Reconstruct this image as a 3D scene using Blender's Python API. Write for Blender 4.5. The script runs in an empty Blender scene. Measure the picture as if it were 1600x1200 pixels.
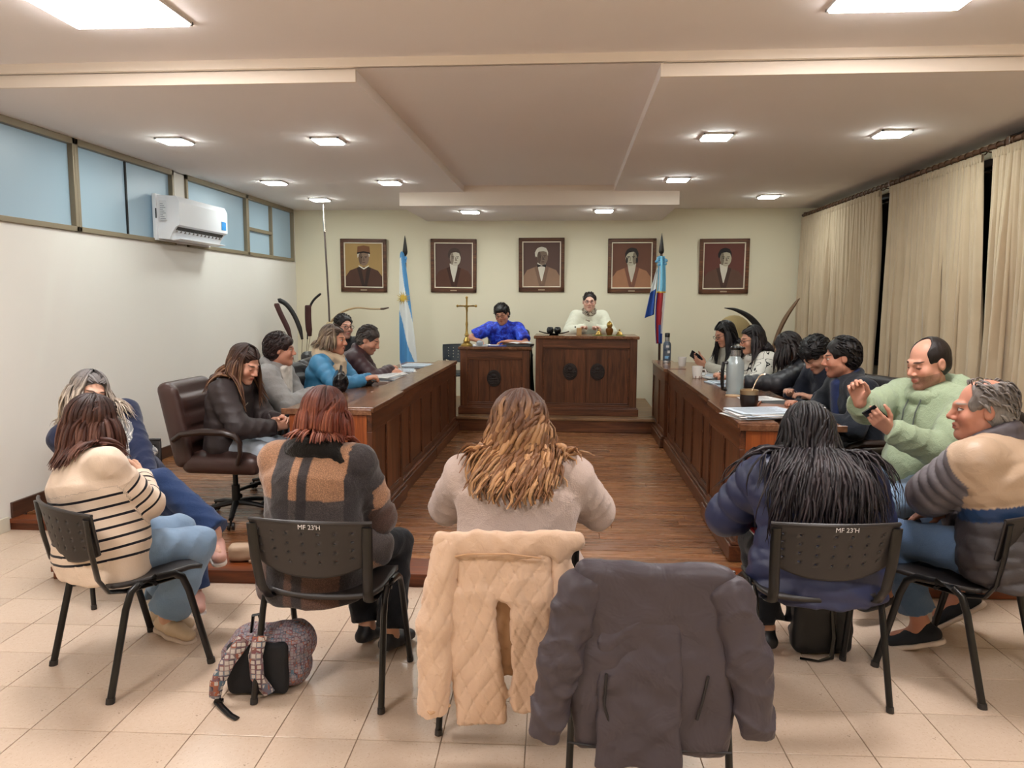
import bpy, bmesh, math, random
import numpy as np
from mathutils import Vector, Matrix, Euler
R = math.radians
SC = bpy.context.scene
COL = SC.collection
random.seed(7)
NR = np.random.RandomState(11)

# ------------------------------------------------------------------ camera, world, exposure
cam_d = bpy.data.cameras.new('camera')
cam = bpy.data.objects.new('camera', cam_d)
COL.objects.link(cam)
cam_d.sensor_width = 36.0
cam_d.lens = 36.0 * 1190 / 1600
cam_d.clip_start = 0.05
cam.matrix_world = (Matrix.Translation((0, 0, 1.61)) @ Matrix.Rotation(R(4.298), 4, 'Z')
                    @ Matrix.Rotation(R(90 - 6.33), 4, 'X') @ Matrix.Rotation(R(0.25), 4, 'Z'))
SC.camera = cam
world = bpy.data.worlds.new('world')
SC.world = world
world.use_nodes = True
bgn = world.node_tree.nodes['Background']
bgn.inputs[0].default_value = (0.10, 0.13, 0.18, 1)
bgn.inputs[1].default_value = 0.25
SC.view_settings.view_transform = 'Standard'
SC.view_settings.look = 'None'
SC.view_settings.gamma = 1.0
SC.view_settings.use_curve_mapping = False
SC.view_settings.exposure = 0.0
LAMP_NEAR = ((1.0, 0.955, 0.945), 56.0)     # big square panels over the public
LAMP_FAR = ((0.94, 1.0, 0.97), 96.0)      # small downlights over the benches

# ------------------------------------------------------------------ materials
MATS = {}


def srgb(h):
    if isinstance(h, str):
        h = h.lstrip('#')
        c = [int(h[i:i + 2], 16) / 255 for i in (0, 2, 4)]
    else:
        c = list(h)
    return tuple(((x / 12.92) if x <= 0.04045 else ((x + 0.055) / 1.055) ** 2.4) for x in c)


class NT:
    def __init__(s, name):
        s.m = bpy.data.materials.new(name)
        s.m.use_nodes = True
        s.t = s.m.node_tree
        s.b = s.t.nodes['Principled BSDF']

    def n(s, typ, **kw):
        nd = s.t.nodes.new(typ)
        for k, v in kw.items():
            if k.startswith('i_'):
                key = k[2:]
                key = int(key) if key.isdigit() else key
                nd.inputs[key].default_value = v
            else:
                setattr(nd, k, v)
        return nd

    def l(s, a, b):
        s.t.links.new(a, b)

    def math(s, op, a, b=None, c=None, clamp=False):
        nd = s.n('ShaderNodeMath', operation=op)
        nd.use_clamp = clamp
        for i, v in enumerate((a, b, c)):
            if v is None:
                continue
            if isinstance(v, (int, float)):
                nd.inputs[i].default_value = v
            else:
                s.l(v, nd.inputs[i])
        return nd.outputs[0]

    def mix(s, fac, a, b, mode='MIX'):
        nd = s.n('ShaderNodeMix', data_type='RGBA', blend_type=mode)
        for sock, v in ((nd.inputs[0], fac), (nd.inputs[6], a), (nd.inputs[7], b)):
            if isinstance(v, (int, float)):
                sock.default_value = v
            elif isinstance(v, (tuple, list)):
                sock.default_value = (*v[:3], 1)
            else:
                s.l(v, sock)
        return nd.outputs[2]

    def attr(s, name, out='Fac'):
        return s.n('ShaderNodeAttribute', attribute_name=name).outputs[out]

    def coord(s, which='Object', scale=(1, 1, 1)):
        tc = s.n('ShaderNodeTexCoord')
        mp = s.n('ShaderNodeMapping')
        mp.inputs['Scale'].default_value = scale
        s.l(tc.outputs[which], mp.inputs[0])
        return mp.outputs[0]

    def noise(s, vec, scale, detail=3, rough=.5, dist=0):
        nd = s.n('ShaderNodeTexNoise')
        nd.inputs['Scale'].default_value = scale
        nd.inputs['Detail'].default_value = detail
        nd.inputs['Roughness'].default_value = rough
        nd.inputs['Distortion'].default_value = dist
        s.l(vec, nd.inputs['Vector'])
        return nd.outputs[0]

    def ramp(s, fac, stops):
        nd = s.n('ShaderNodeValToRGB')
        cr = nd.color_ramp
        while len(cr.elements) < len(stops):
            cr.elements.new(0.5)
        for e, (p, c) in zip(cr.elements, stops):
            e.position = p
            e.color = (*c[:3], 1)
        s.l(fac, nd.inputs[0])
        return nd.outputs[0]

    def bump(s, h, strength=.3, dist=.01):
        nd = s.n('ShaderNodeBump')
        nd.inputs['Strength'].default_value = strength
        nd.inputs['Distance'].default_value = dist
        s.l(h, nd.inputs['Height'])
        s.l(nd.outputs[0], s.b.inputs['Normal'])

    def base(s, c, rough=.6, metal=0, spec=.5):
        if isinstance(c, (tuple, list)):
            s.b.inputs['Base Color'].default_value = (*c[:3], 1)
        else:
            s.l(c, s.b.inputs['Base Color'])
        if isinstance(rough, (int, float)):
            s.b.inputs['Roughness'].default_value = rough
        else:
            s.l(rough, s.b.inputs['Roughness'])
        s.b.inputs['Metallic'].default_value = metal
        s.b.inputs['Specular IOR Level'].default_value = spec


def plain(name, col, rough=.6, metal=0, spec=.5, var=.12, vs=6.0, bs=0, bscale=60, sheen=0, bd=.004):
    if name in MATS:
        return MATS[name]
    t = NT(name)
    c = srgb(col)
    v = t.coord('Object')
    n = t.noise(v, vs, 3)
    t.base(t.mix(n, tuple(x * (1 - var) for x in c), tuple(min(1, x * (1 + var)) for x in c)), rough, metal, spec)
    if bs:
        t.bump(t.noise(v, bscale, 3 if bd > .01 else 2, .6, .8 if bd > .01 else 0), bs, bd)
    if sheen:
        t.b.inputs['Sheen Weight'].default_value = sheen
    MATS[name] = t.m
    return t.m


def fabric(name, col, rough=.85, var=.1, weave=.15, scale=240, spec=.25, sheen=.15, fold=.25):
    """woven cloth: fine weave bump, soft larger creases"""
    if name in MATS:
        return MATS[name]
    t = NT(name)
    c = srgb(col)
    v = t.coord('Object')
    big = t.noise(v, 7, 4, .6)
    fine = t.noise(v, scale, 2)
    cc = t.mix(big, tuple(x * (1 - var) for x in c), tuple(min(1, x * (1 + var)) for x in c))
    cc = t.mix(t.math('MULTIPLY', fine, .25), cc, tuple(x * .6 for x in c))
    t.base(cc, rough, 0, spec)
    h = t.math('ADD', t.math('MULTIPLY', t.noise(v, 16, 3, .6, .6), fold), t.math('MULTIPLY', fine, weave * .25))
    t.bump(h, .8, .03)
    t.b.inputs['Sheen Weight'].default_value = sheen
    MATS[name] = t.m
    return t.m


def emit(name, col, strength):
    t = NT(name)
    t.base((.8, .8, .8), .5)
    t.b.inputs['Emission Color'].default_value = (*col, 1)
    t.b.inputs['Emission Strength'].default_value = strength
    MATS[name] = t.m
    return t.m


def wood(name, dark, mid, light, axis='z', scale=1.0, rough=.35, rand=.25, spec=.5):
    """straight oak-like grain running along the given axis, with cathedral figure"""
    if name in MATS:
        return MATS[name]
    t = NT(name)
    s = {'x': (1.2, 14, 14), 'y': (14, 1.2, 14), 'z': (14, 14, 1.2)}[axis]
    tc = t.n('ShaderNodeTexCoord')
    oi = t.n('ShaderNodeObjectInfo')
    off = t.n('ShaderNodeVectorMath', operation='ADD')
    t.l(tc.outputs['Object'], off.inputs[0])
    sc = t.n('ShaderNodeVectorMath', operation='SCALE')
    cx = t.n('ShaderNodeCombineXYZ')
    for i in range(3):
        t.l(oi.outputs['Random'], cx.inputs[i])
    t.l(cx.outputs[0], sc.inputs[0])
    sc.inputs['Scale'].default_value = 17.0
    t.l(sc.outputs[0], off.inputs[1])
    mp = t.n('ShaderNodeMapping')
    mp.inputs['Scale'].default_value = tuple(q * scale for q in s)
    t.l(off.outputs[0], mp.inputs[0])
    g1 = t.noise(mp.outputs[0], 1.0, 4, .55, 1.2)
    g2 = t.noise(mp.outputs[0], 6.0, 3, .6)
    f = t.math('ADD', t.math('MULTIPLY', g1, .7), t.math('MULTIPLY', g2, .3))
    c = t.ramp(f, [(.30, srgb(dark)), (.5, srgb(mid)), (.68, srgb(light))])
    k = t.math('ADD', t.math('MULTIPLY', oi.outputs['Random'], rand), 1 - rand / 2)
    hs = t.n('ShaderNodeHueSaturation')
    t.l(k, hs.inputs['Value'])
    t.l(c, hs.inputs['Color'])
    t.base(hs.outputs[0], t.math('ADD', t.math('MULTIPLY', g2, .2), rough - .1), 0, spec)
    t.bump(f, .12, .004)
    MATS[name] = t.m
    return t.m


# ------------------------------------------------------------------ objects and meshes
def new_obj(name, me, parent=None, mat=None):
    o = bpy.data.objects.new(name, me)
    COL.objects.link(o)
    if mat is not None and me is not None and len(me.materials) == 0:
        me.materials.append(mat)
    if parent is not None:
        o.parent = parent
    return o


def tag(o, label, cat=None, group=None, kind=None):
    if label:
        o['label'] = label
    if cat:
        o['category'] = cat
    if group:
        o['group'] = group
    if kind:
        o['kind'] = kind
    return o


def thing(name, label, cat, loc=(0, 0, 0), rz=0, group=None):
    o = bpy.data.objects.new(name, None)
    o.empty_display_size = .1
    COL.objects.link(o)
    o.location = loc
    o.rotation_euler = (0, 0, R(rz))
    return tag(o, label, cat, group)


def copy_tree(root):
    c = root.copy()
    COL.objects.link(c)
    for ch in list(root.children):
        k = copy_tree(ch)
        k.parent = c
    return c


def smooth_path(pts, n=5):
    """Catmull-Rom through the points"""
    P_ = [Vector(p) for p in pts]
    P_ = [P_[0] * 2 - P_[1]] + P_ + [P_[-1] * 2 - P_[-2]]
    out = []
    for i in range(1, len(P_) - 2):
        a, b, c, d = P_[i - 1:i + 3]
        for k in range(n):
            t = k / n
            out.append(.5 * ((2 * b) + (c - a) * t + (2 * a - 5 * b + 4 * c - d) * t * t + (3 * b - a - 3 * c + d) * t ** 3))
    return out + [P_[-2]]


def smooth_rad(r, n=5):
    out = []
    for a, b in zip(r[:-1], r[1:]):
        out += [a + (b - a) * k / n for k in range(n)]
    return out + [r[-1]]


class MB:
    """collects simple shapes into one mesh"""

    def __init__(s):
        s.v, s.f, s.mi = [], [], []
        s.cur = 0

    def add(s, vs, fs):
        b = len(s.v)
        s.v.extend([tuple(p) for p in vs])
        s.f.extend([tuple(i + b for i in f) for f in fs])
        s.mi.extend([s.cur] * len(fs))
        return s

    def box(s, lo, hi, bevel=0.0, M=None):
        lo, hi = [min(a, b) for a, b in zip(lo, hi)], [max(a, b) for a, b in zip(lo, hi)]
        if bevel <= 0:
            vs = [(x, y, z) for x in (lo[0], hi[0]) for y in (lo[1], hi[1]) for z in (lo[2], hi[2])]
            fs = [(0, 1, 3, 2), (4, 6, 7, 5), (0, 4, 5, 1), (2, 3, 7, 6), (0, 2, 6, 4), (1, 5, 7, 3)]
        else:
            bm = bmesh.new()
            bmesh.ops.create_cube(bm, size=1)
            for v in bm.verts:
                v.co = Vector([(lo[i] + hi[i]) / 2 + v.co[i] * (hi[i] - lo[i]) for i in range(3)])
            b = min(bevel, min(hi[i] - lo[i] for i in range(3)) * .45)
            bmesh.ops.bevel(bm, geom=list(bm.edges), offset=b, segments=2, profile=.5, affect='EDGES')
            bm.verts.index_update()
            vs = [v.co.copy() for v in bm.verts]
            fs = [[v.index for v in f.verts] for f in bm.faces]
            bm.free()
        if M is not None:
            vs = [M @ Vector(p) for p in vs]
        return s.add(vs, fs)

    def tube(s, pts, r, n=8, flat=None, cap=True, rx=None):
        """pts list; r number or list; flat=(up vector, ratio): cross-section widened by ratio along up"""
        pts = [Vector(p) for p in pts]
        m = len(pts)
        rs = [r] * m if isinstance(r, (int, float)) else list(r)
        vs, fs = [], []
        prev = None
        for i in range(m):
            d = (pts[min(i + 1, m - 1)] - pts[max(i - 1, 0)])
            if d.length < 1e-9:
                d = Vector((0, 0, 1))
            d.normalize()
            if flat is not None:
                u = Vector(flat[0])
                u = (u - d * u.dot(d))
                if u.length < 1e-6:
                    u = d.orthogonal()
                u.normalize()
            elif prev is None:
                u = d.orthogonal().normalized()
            else:
                u = (prev - d * prev.dot(d))
                u = u.normalized() if u.length > 1e-6 else d.orthogonal().normalized()
            prev = u
            w = d.cross(u)
            k = flat[1] if flat is not None else 1
            for j in range(n):
                a = 2 * math.pi * j / n
                vs.append(pts[i] + (u * math.cos(a) * k + w * math.sin(a)) * rs[i])
        for i in range(m - 1):
            for j in range(n):
                a, b = i * n + j, i * n + (j + 1) % n
                fs.append((a, b, b + n, a + n))
        if cap:
            fs.append(tuple(range(n - 1, -1, -1)))
            fs.append(tuple((m - 1) * n + j for j in range(n)))
        return s.add(vs, fs)

    def lathe(s, prof, n=20, M=None, sx=1, sy=1):
        """prof: (radius, z) pairs bottom to top"""
        vs, fs = [], []
        for (r, z) in prof:
            for j in range(n):
                a = 2 * math.pi * j / n
                p = Vector((r * math.cos(a) * sx, r * math.sin(a) * sy, z))
                vs.append(M @ p if M is not None else p)
        for i in range(len(prof) - 1):
            for j in range(n):
                a, b = i * n + j, i * n + (j + 1) % n
                fs.append((a, b, b + n, a + n))
        fs.append(tuple(range(n - 1, -1, -1)))
        fs.append(tuple((len(prof) - 1) * n + j for j in range(n)))
        return s.add(vs, fs)

    def prism(s, poly, z0, z1, M=None):
        n = len(poly)
        vs = [Vector((p[0], p[1], z0)) for p in poly] + [Vector((p[0], p[1], z1)) for p in poly]
        if M is not None:
            vs = [M @ p for p in vs]
        fs = [tuple(range(n - 1, -1, -1)), tuple(range(n, 2 * n))]
        fs += [(i, (i + 1) % n, (i + 1) % n + n, i + n) for i in range(n)]
        return s.add(vs, fs)

    def grid(s, fn, nu, nv, skip=None):
        vs = [fn(i / nu, j / nv) for i in range(nu + 1) for j in range(nv + 1)]
        fs = []
        for i in range(nu):
            for j in range(nv):
                if skip and skip(i, j):
                    continue
                a = i * (nv + 1) + j
                fs.append((a, a + nv + 1, a + nv + 2, a + 1))
        return s.add(vs, fs)

    def sphere(s, c, r, n=12, m=8, M=None):
        rr = (r, r, r) if isinstance(r, (int, float)) else r
        prof = []
        vs, fs = [], []
        for i in range(1, m):
            a = math.pi * i / m
            for j in range(n):
                b = 2 * math.pi * j / n
                vs.append(Vector((rr[0] * math.sin(a) * math.cos(b), rr[1] * math.sin(a) * math.sin(b), -rr[2] * math.cos(a))))
        vs.append(Vector((0, 0, -rr[2])))
        vs.append(Vector((0, 0, rr[2])))
        vs = [((M @ p) if M is not None else p) + Vector(c) for p in vs]
        for i in range(m - 2):
            for j in range(n):
                a, b = i * n + j, i * n + (j + 1) % n
                fs.append((a, b, b + n, a + n))
        for j in range(n):
            fs.append(((m - 1) * n, (j + 1) % n, j))
            fs.append(((m - 1) * n + 1, (m - 2) * n + j, (m - 2) * n + (j + 1) % n))
        return s.add(vs, fs)

    def mesh(s, name, mats=(), smooth=False):
        me = bpy.data.meshes.new(name)
        me.from_pydata(s.v, [], s.f)
        for m in mats:
            me.materials.append(m)
        if len(mats) > 1:
            me.polygons.foreach_set('material_index', s.mi)
        if smooth:
            me.polygons.foreach_set('use_smooth', [True] * len(me.polygons))
            try:
                me.set_sharp_from_angle(angle=R(40 if smooth is True else smooth))
            except Exception:
                pass
        me.update()
        return me

    def build(s, name, mat, parent=None, smooth=False):
        mats = mat if isinstance(mat, (list, tuple)) else (mat,)
        return new_obj(name, s.mesh(name, mats, smooth), parent)


def struct(o, label=None):
    o['kind'] = 'structure'
    return o


def text_mesh(txt, size, M, mat, name, parent, depth=.0006):
    cu = bpy.data.curves.new(name, 'FONT')
    cu.body = txt
    cu.size = size
    cu.align_x = 'CENTER'
    cu.align_y = 'CENTER'
    cu.extrude = depth
    tmp = bpy.data.objects.new(name + '_tmp', cu)
    COL.objects.link(tmp)
    dg = bpy.context.evaluated_depsgraph_get()
    me = bpy.data.meshes.new_from_object(tmp.evaluated_get(dg))
    bpy.data.objects.remove(tmp)
    me.transform(M)
    me.materials.clear()
    me.materials.append(mat)
    return new_obj(name, me, parent)
# ------------------------------------------------------------------ implicit surfaces (bodies, clothes, padding)
def npv(p):
    return np.array(p, dtype=np.float32)


NOPUFF = [False]


class Cone:
    """round cone from a to b; flat=(axis, k): k times wider along axis; puff=(period, amp, start)"""

    def __init__(s, a, b, r1, r2=None, flat=None, puff=None, wr=None):
        s.wr = wr
        s.a, s.b = npv(a), npv(b)
        s.r1, s.r2 = float(r1), float(r1 if r2 is None else r2)
        s.flat, s.puff = flat, puff
        m = max(s.r1, s.r2) * (flat[1] if flat and flat[1] > 1 else 1) + (puff[1] if puff else 0) + (wr[1] if wr else 0)
        s.lo, s.hi = np.minimum(s.a, s.b) - m, np.maximum(s.a, s.b) + m

    def f(s, X, Y, Z):
        ba = s.b - s.a
        L2 = float(ba.dot(ba)) + 1e-12
        x, y, z = X - s.a[0], Y - s.a[1], Z - s.a[2]
        t = np.clip((x * ba[0] + y * ba[1] + z * ba[2]) / L2, 0, 1)
        x, y, z = x - t * ba[0], y - t * ba[1], z - t * ba[2]
        if s.flat:
            w, k = npv(s.flat[0]), s.flat[1]
            w = w / np.linalg.norm(w)
            q = (x * w[0] + y * w[1] + z * w[2]) * (1 - 1 / k)
            x, y, z = x - q * w[0], y - q * w[1], z - q * w[2]
        r = s.r1 + (s.r2 - s.r1) * t
        if s.puff and not NOPUFF[0]:
            per, amp, st = s.puff[:3]
            r = r + amp * (np.sqrt(np.abs(np.sin((t * math.sqrt(L2) + st) * math.pi / per))) - .6)
        if s.wr and not NOPUFF[0]:
            per, amp, sd = s.wr
            q = t * (math.sqrt(L2) / per) + .55 * np.sin((x * .7 + y * .6 - z * .5) * 26 + sd) + .3 * np.sin((x - y) * 17 + sd * 2)
            r = r + amp * (1 - 1.6 * np.sqrt(np.abs(np.sin(math.pi * q)))) * np.where(t < .5, .55 + t * .3, .55 + t * .45)
        return np.sqrt(x * x + y * y + z * z) - r


class Ell:
    def __init__(s, c, r, M=None):
        s.c, s.r = npv(c), npv(r)
        s.M = None if M is None else np.array(M, dtype=np.float32)   # rows: axes of the ellipsoid
        if s.M is None:
            e = s.r
        else:
            e = np.sqrt(((s.M * s.r[:, None]) ** 2).sum(0))
        s.lo, s.hi = s.c - e, s.c + e

    def f(s, X, Y, Z):
        x, y, z = X - s.c[0], Y - s.c[1], Z - s.c[2]
        if s.M is not None:
            m = s.M
            x, y, z = (m[0, 0] * x + m[0, 1] * y + m[0, 2] * z, m[1, 0] * x + m[1, 1] * y + m[1, 2] * z, m[2, 0] * x + m[2, 1] * y + m[2, 2] * z)
        r = s.r
        k0 = np.sqrt((x / r[0]) ** 2 + (y / r[1]) ** 2 + (z / r[2]) ** 2)
        k1 = np.sqrt((x / r[0] ** 2) ** 2 + (y / r[1] ** 2) ** 2 + (z / r[2] ** 2) ** 2) + 1e-9
        return k0 * (k0 - 1) / k1


class RBox:
    def __init__(s, c, h, r, M=None):
        s.c, s.h, s.r = npv(c), npv(h), r
        s.M = None if M is None else np.array(M, dtype=np.float32)
        e = s.h if s.M is None else (np.abs(s.M) * s.h[:, None]).sum(0)
        s.lo, s.hi = s.c - e - .01, s.c + e + .01

    def f(s, X, Y, Z):
        x, y, z = X - s.c[0], Y - s.c[1], Z - s.c[2]
        if s.M is not None:
            m = s.M
            x, y, z = (m[0, 0] * x + m[0, 1] * y + m[0, 2] * z, m[1, 0] * x + m[1, 1] * y + m[1, 2] * z, m[2, 0] * x + m[2, 1] * y + m[2, 2] * z)
        qx, qy, qz = np.abs(x) - s.h[0] + s.r, np.abs(y) - s.h[1] + s.r, np.abs(z) - s.h[2] + s.r
        return (np.sqrt(np.maximum(qx, 0) ** 2 + np.maximum(qy, 0) ** 2 + np.maximum(qz, 0) ** 2)
                + np.minimum(np.maximum(np.maximum(qx, qy), qz), 0) - s.r)


class Half:
    """half space n.(p-c) > 0, within a box around c"""

    def __init__(s, c, n, ext=.2):
        s.c, s.n = npv(c), npv(n) / np.linalg.norm(npv(n))
        s.lo, s.hi = s.c - ext, s.c + ext

    def f(s, X, Y, Z):
        return -((X - s.c[0]) * s.n[0] + (Y - s.c[1]) * s.n[1] + (Z - s.c[2]) * s.n[2])


def axis_pts(lo, hi, h, fine):
    """grid coordinates with step h, smaller steps inside the fine intervals (a, b, step)"""
    pts = [lo]
    while pts[-1] < hi:
        st = h
        x = pts[-1]
        for a, b, q in fine:
            if a - .004 <= x <= b:
                st = min(st, q)
            elif x < a < x + st:
                st = min(st, max(a - x, q))
        pts.append(x + st)
    return np.array(pts, dtype=np.float32)


class Sdf:
    def __init__(s):
        s.ops = []

    def add(s, p, k=.02):
        s.ops.append((p, k, 1))
        return s

    def sub(s, p, k=.01):
        s.ops.append((p, k, -1))
        return s

    def bounds(s):
        lo = np.min([p.lo for p, k, m in s.ops if m > 0], axis=0)
        hi = np.max([p.hi for p, k, m in s.ops if m > 0], axis=0)
        return lo, hi

    @staticmethod
    def _comb(d, e, k, m):
        if m > 0:
            h = np.maximum(k - np.abs(d - e), 0) / k
            return np.minimum(d, e) - h * h * k * .25
        e = -e
        h = np.maximum(k - np.abs(d - e), 0) / k
        return np.maximum(d, e) + h * h * k * .25

    def at(s, P):
        P = np.asarray(P, dtype=np.float32)
        d = np.full(len(P), 1.0, np.float32)
        NOPUFF[0] = True
        for p, k, m in s.ops:
            if m > 0:
                d = s._comb(d, p.f(P[:, 0], P[:, 1], P[:, 2]), k, m)
        NOPUFF[0] = False
        return d - .004

    def mesh(s, h, fine=(), disp=None, pad=.02):
        """surface nets on a rectilinear grid -> (verts, quads)"""
        lo, hi = s.bounds()
        lo, hi = lo - pad - h, hi + pad + h
        ax = [axis_pts(lo[i], hi[i], h, [(f[0][i], f[1][i], f[2]) for f in fine]) for i in range(3)]
        D = np.full(tuple(len(a) for a in ax), .3, np.float32)
        for p, k, m in s.ops:
            mg = k + 1.6 * h + .012
            sl = []
            for i in range(3):
                a = max(0, int(np.searchsorted(ax[i], p.lo[i] - mg)) - 1)
                b = min(len(ax[i]), int(np.searchsorted(ax[i], p.hi[i] + mg)) + 1)
                sl.append(slice(a, b))
            if any(q.stop - q.start < 2 for q in sl):
                continue
            X = ax[0][sl[0]][:, None, None]
            Y = ax[1][sl[1]][None, :, None]
            Z = ax[2][sl[2]][None, None, :]
            sub = tuple(sl)
            D[sub] = s._comb(D[sub], p.f(X, Y, Z).astype(np.float32), k, m)
        if disp is not None:
            D += disp(ax[0][:, None, None], ax[1][None, :, None], ax[2][None, None, :]).astype(np.float32)
        return surface_nets(D, ax)


def surface_nets(D, ax):
    S = D < 0
    nx, ny, nz = D.shape
    c = S[:-1, :-1, :-1].astype(np.int8)
    cnt = np.zeros((nx - 1, ny - 1, nz - 1), np.int8)
    offs = [(i, j, k) for i in (0, 1) for j in (0, 1) for k in (0, 1)]
    for i, j, k in offs:
        cnt += S[i:nx - 1 + i, j:ny - 1 + j, k:nz - 1 + k]
    act = np.argwhere((cnt > 0) & (cnt < 8))
    n = len(act)
    if n == 0:
        return np.zeros((0, 3), np.float32), np.zeros((0, 4), np.int64)
    idx = np.full(cnt.shape, -1, np.int64)
    idx[act[:, 0], act[:, 1], act[:, 2]] = np.arange(n)
    acc = np.zeros((n, 3), np.float64)
    num = np.zeros(n)
    C = {o: D[act[:, 0] + o[0], act[:, 1] + o[1], act[:, 2] + o[2]].astype(np.float64) for o in offs}
    PX = {o: [ax[q][act[:, q] + o[q]] for q in range(3)] for o in offs}
    for o in offs:
        for q in range(3):
            if o[q]:
                continue
            o2 = tuple(1 if t == q else o[t] for t in range(3))
            a, b = C[o], C[o2]
            m = (a < 0) != (b < 0)
            t = np.where(m, a / np.where(m, a - b, 1), 0)
            for w in range(3):
                acc[:, w] += np.where(m, PX[o][w] + t * (PX[o2][w] - PX[o][w]), 0)
            num += m
    V = (acc / num[:, None]).astype(np.float32)
    F = []
    for q in range(3):
        u, w = (q + 1) % 3, (q + 2) % 3
        sl0 = [slice(None)] * 3
        sl1 = [slice(None)] * 3
        sl0[q] = slice(0, D.shape[q] - 1)
        sl1[q] = slice(1, D.shape[q])
        for z in (u, w):
            sl0[z] = slice(1, D.shape[z] - 1)
            sl1[z] = slice(1, D.shape[z] - 1)
        A, B = S[tuple(sl0)], S[tuple(sl1)]
        for inv, M in ((False, A & ~B), (True, ~A & B)):
            e = np.argwhere(M)
            if not len(e):
                continue
            for z in (u, w):
                e[:, z] += 1
            du, dw = np.zeros(3, int), np.zeros(3, int)
            du[u], dw[w] = 1, 1
            g = lambda p: idx[p[:, 0], p[:, 1], p[:, 2]]
            quad = np.stack([g(e - du - dw), g(e - dw), g(e), g(e - du)], 1)
            F.append(quad[:, ::-1] if inv else quad)
    F = np.concatenate(F)
    return V, F


def np_mesh(name, V, F, mats=(), smooth=True, attrs=None, colors=None):
    me = bpy.data.meshes.new(name)
    nf = len(F)
    k = F.shape[1]
    me.vertices.add(len(V))
    me.vertices.foreach_set('co', np.asarray(V, np.float32).ravel())
    me.loops.add(nf * k)
    me.loops.foreach_set('vertex_index', np.asarray(F, np.int32).ravel())
    me.polygons.add(nf)
    me.polygons.foreach_set('loop_start', np.arange(0, nf * k, k, dtype=np.int32))
    me.polygons.foreach_set('loop_total', np.full(nf, k, np.int32))
    me.update(calc_edges=True)
    if smooth:
        me.polygons.foreach_set('use_smooth', np.ones(nf, bool))
    for nm, arr in (attrs or {}).items():
        arr = np.asarray(arr, np.float32)
        if arr.ndim == 1:
            a = me.attributes.new(nm, 'FLOAT', 'POINT')
            a.data.foreach_set('value', arr)
        else:
            a = me.attributes.new(nm, 'FLOAT_VECTOR', 'POINT')
            a.data.foreach_set('vector', arr.ravel())
    if colors is not None:
        a = me.attributes.new('Col', 'FLOAT_COLOR', 'POINT')
        a.data.foreach_set('color', np.concatenate([colors, np.ones((len(colors), 1))], 1).astype(np.float32).ravel())
    for m in mats:
        me.materials.append(m)
    return me


def folds(amp, wl, seed, stretch=(1, 1, 1), n=5):
    """soft pseudo-random cloth relief: a few plane waves"""
    rs = np.random.RandomState(seed)
    ks = []
    for i in range(n):
        d = rs.normal(size=3)
        d /= np.linalg.norm(d)
        ks.append((d * np.array(stretch) * 2 * math.pi / (wl * rs.uniform(.7, 1.6)), rs.uniform(0, 6.28)))

    def f(X, Y, Z):
        t = 0
        for i, (k, ph) in enumerate(ks):
            a = k[0] * X + k[1] * Y + k[2] * Z + ph + 1.2 * np.sin(k[2] * .6 * X + k[0] * .6 * Z)
            t = t + (np.sin(a) if i % 2 else 1.9 * np.sqrt(np.abs(np.sin(.5 * a))) - 1.2)
        return t * (amp / n * 1.3)
    return f
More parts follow.
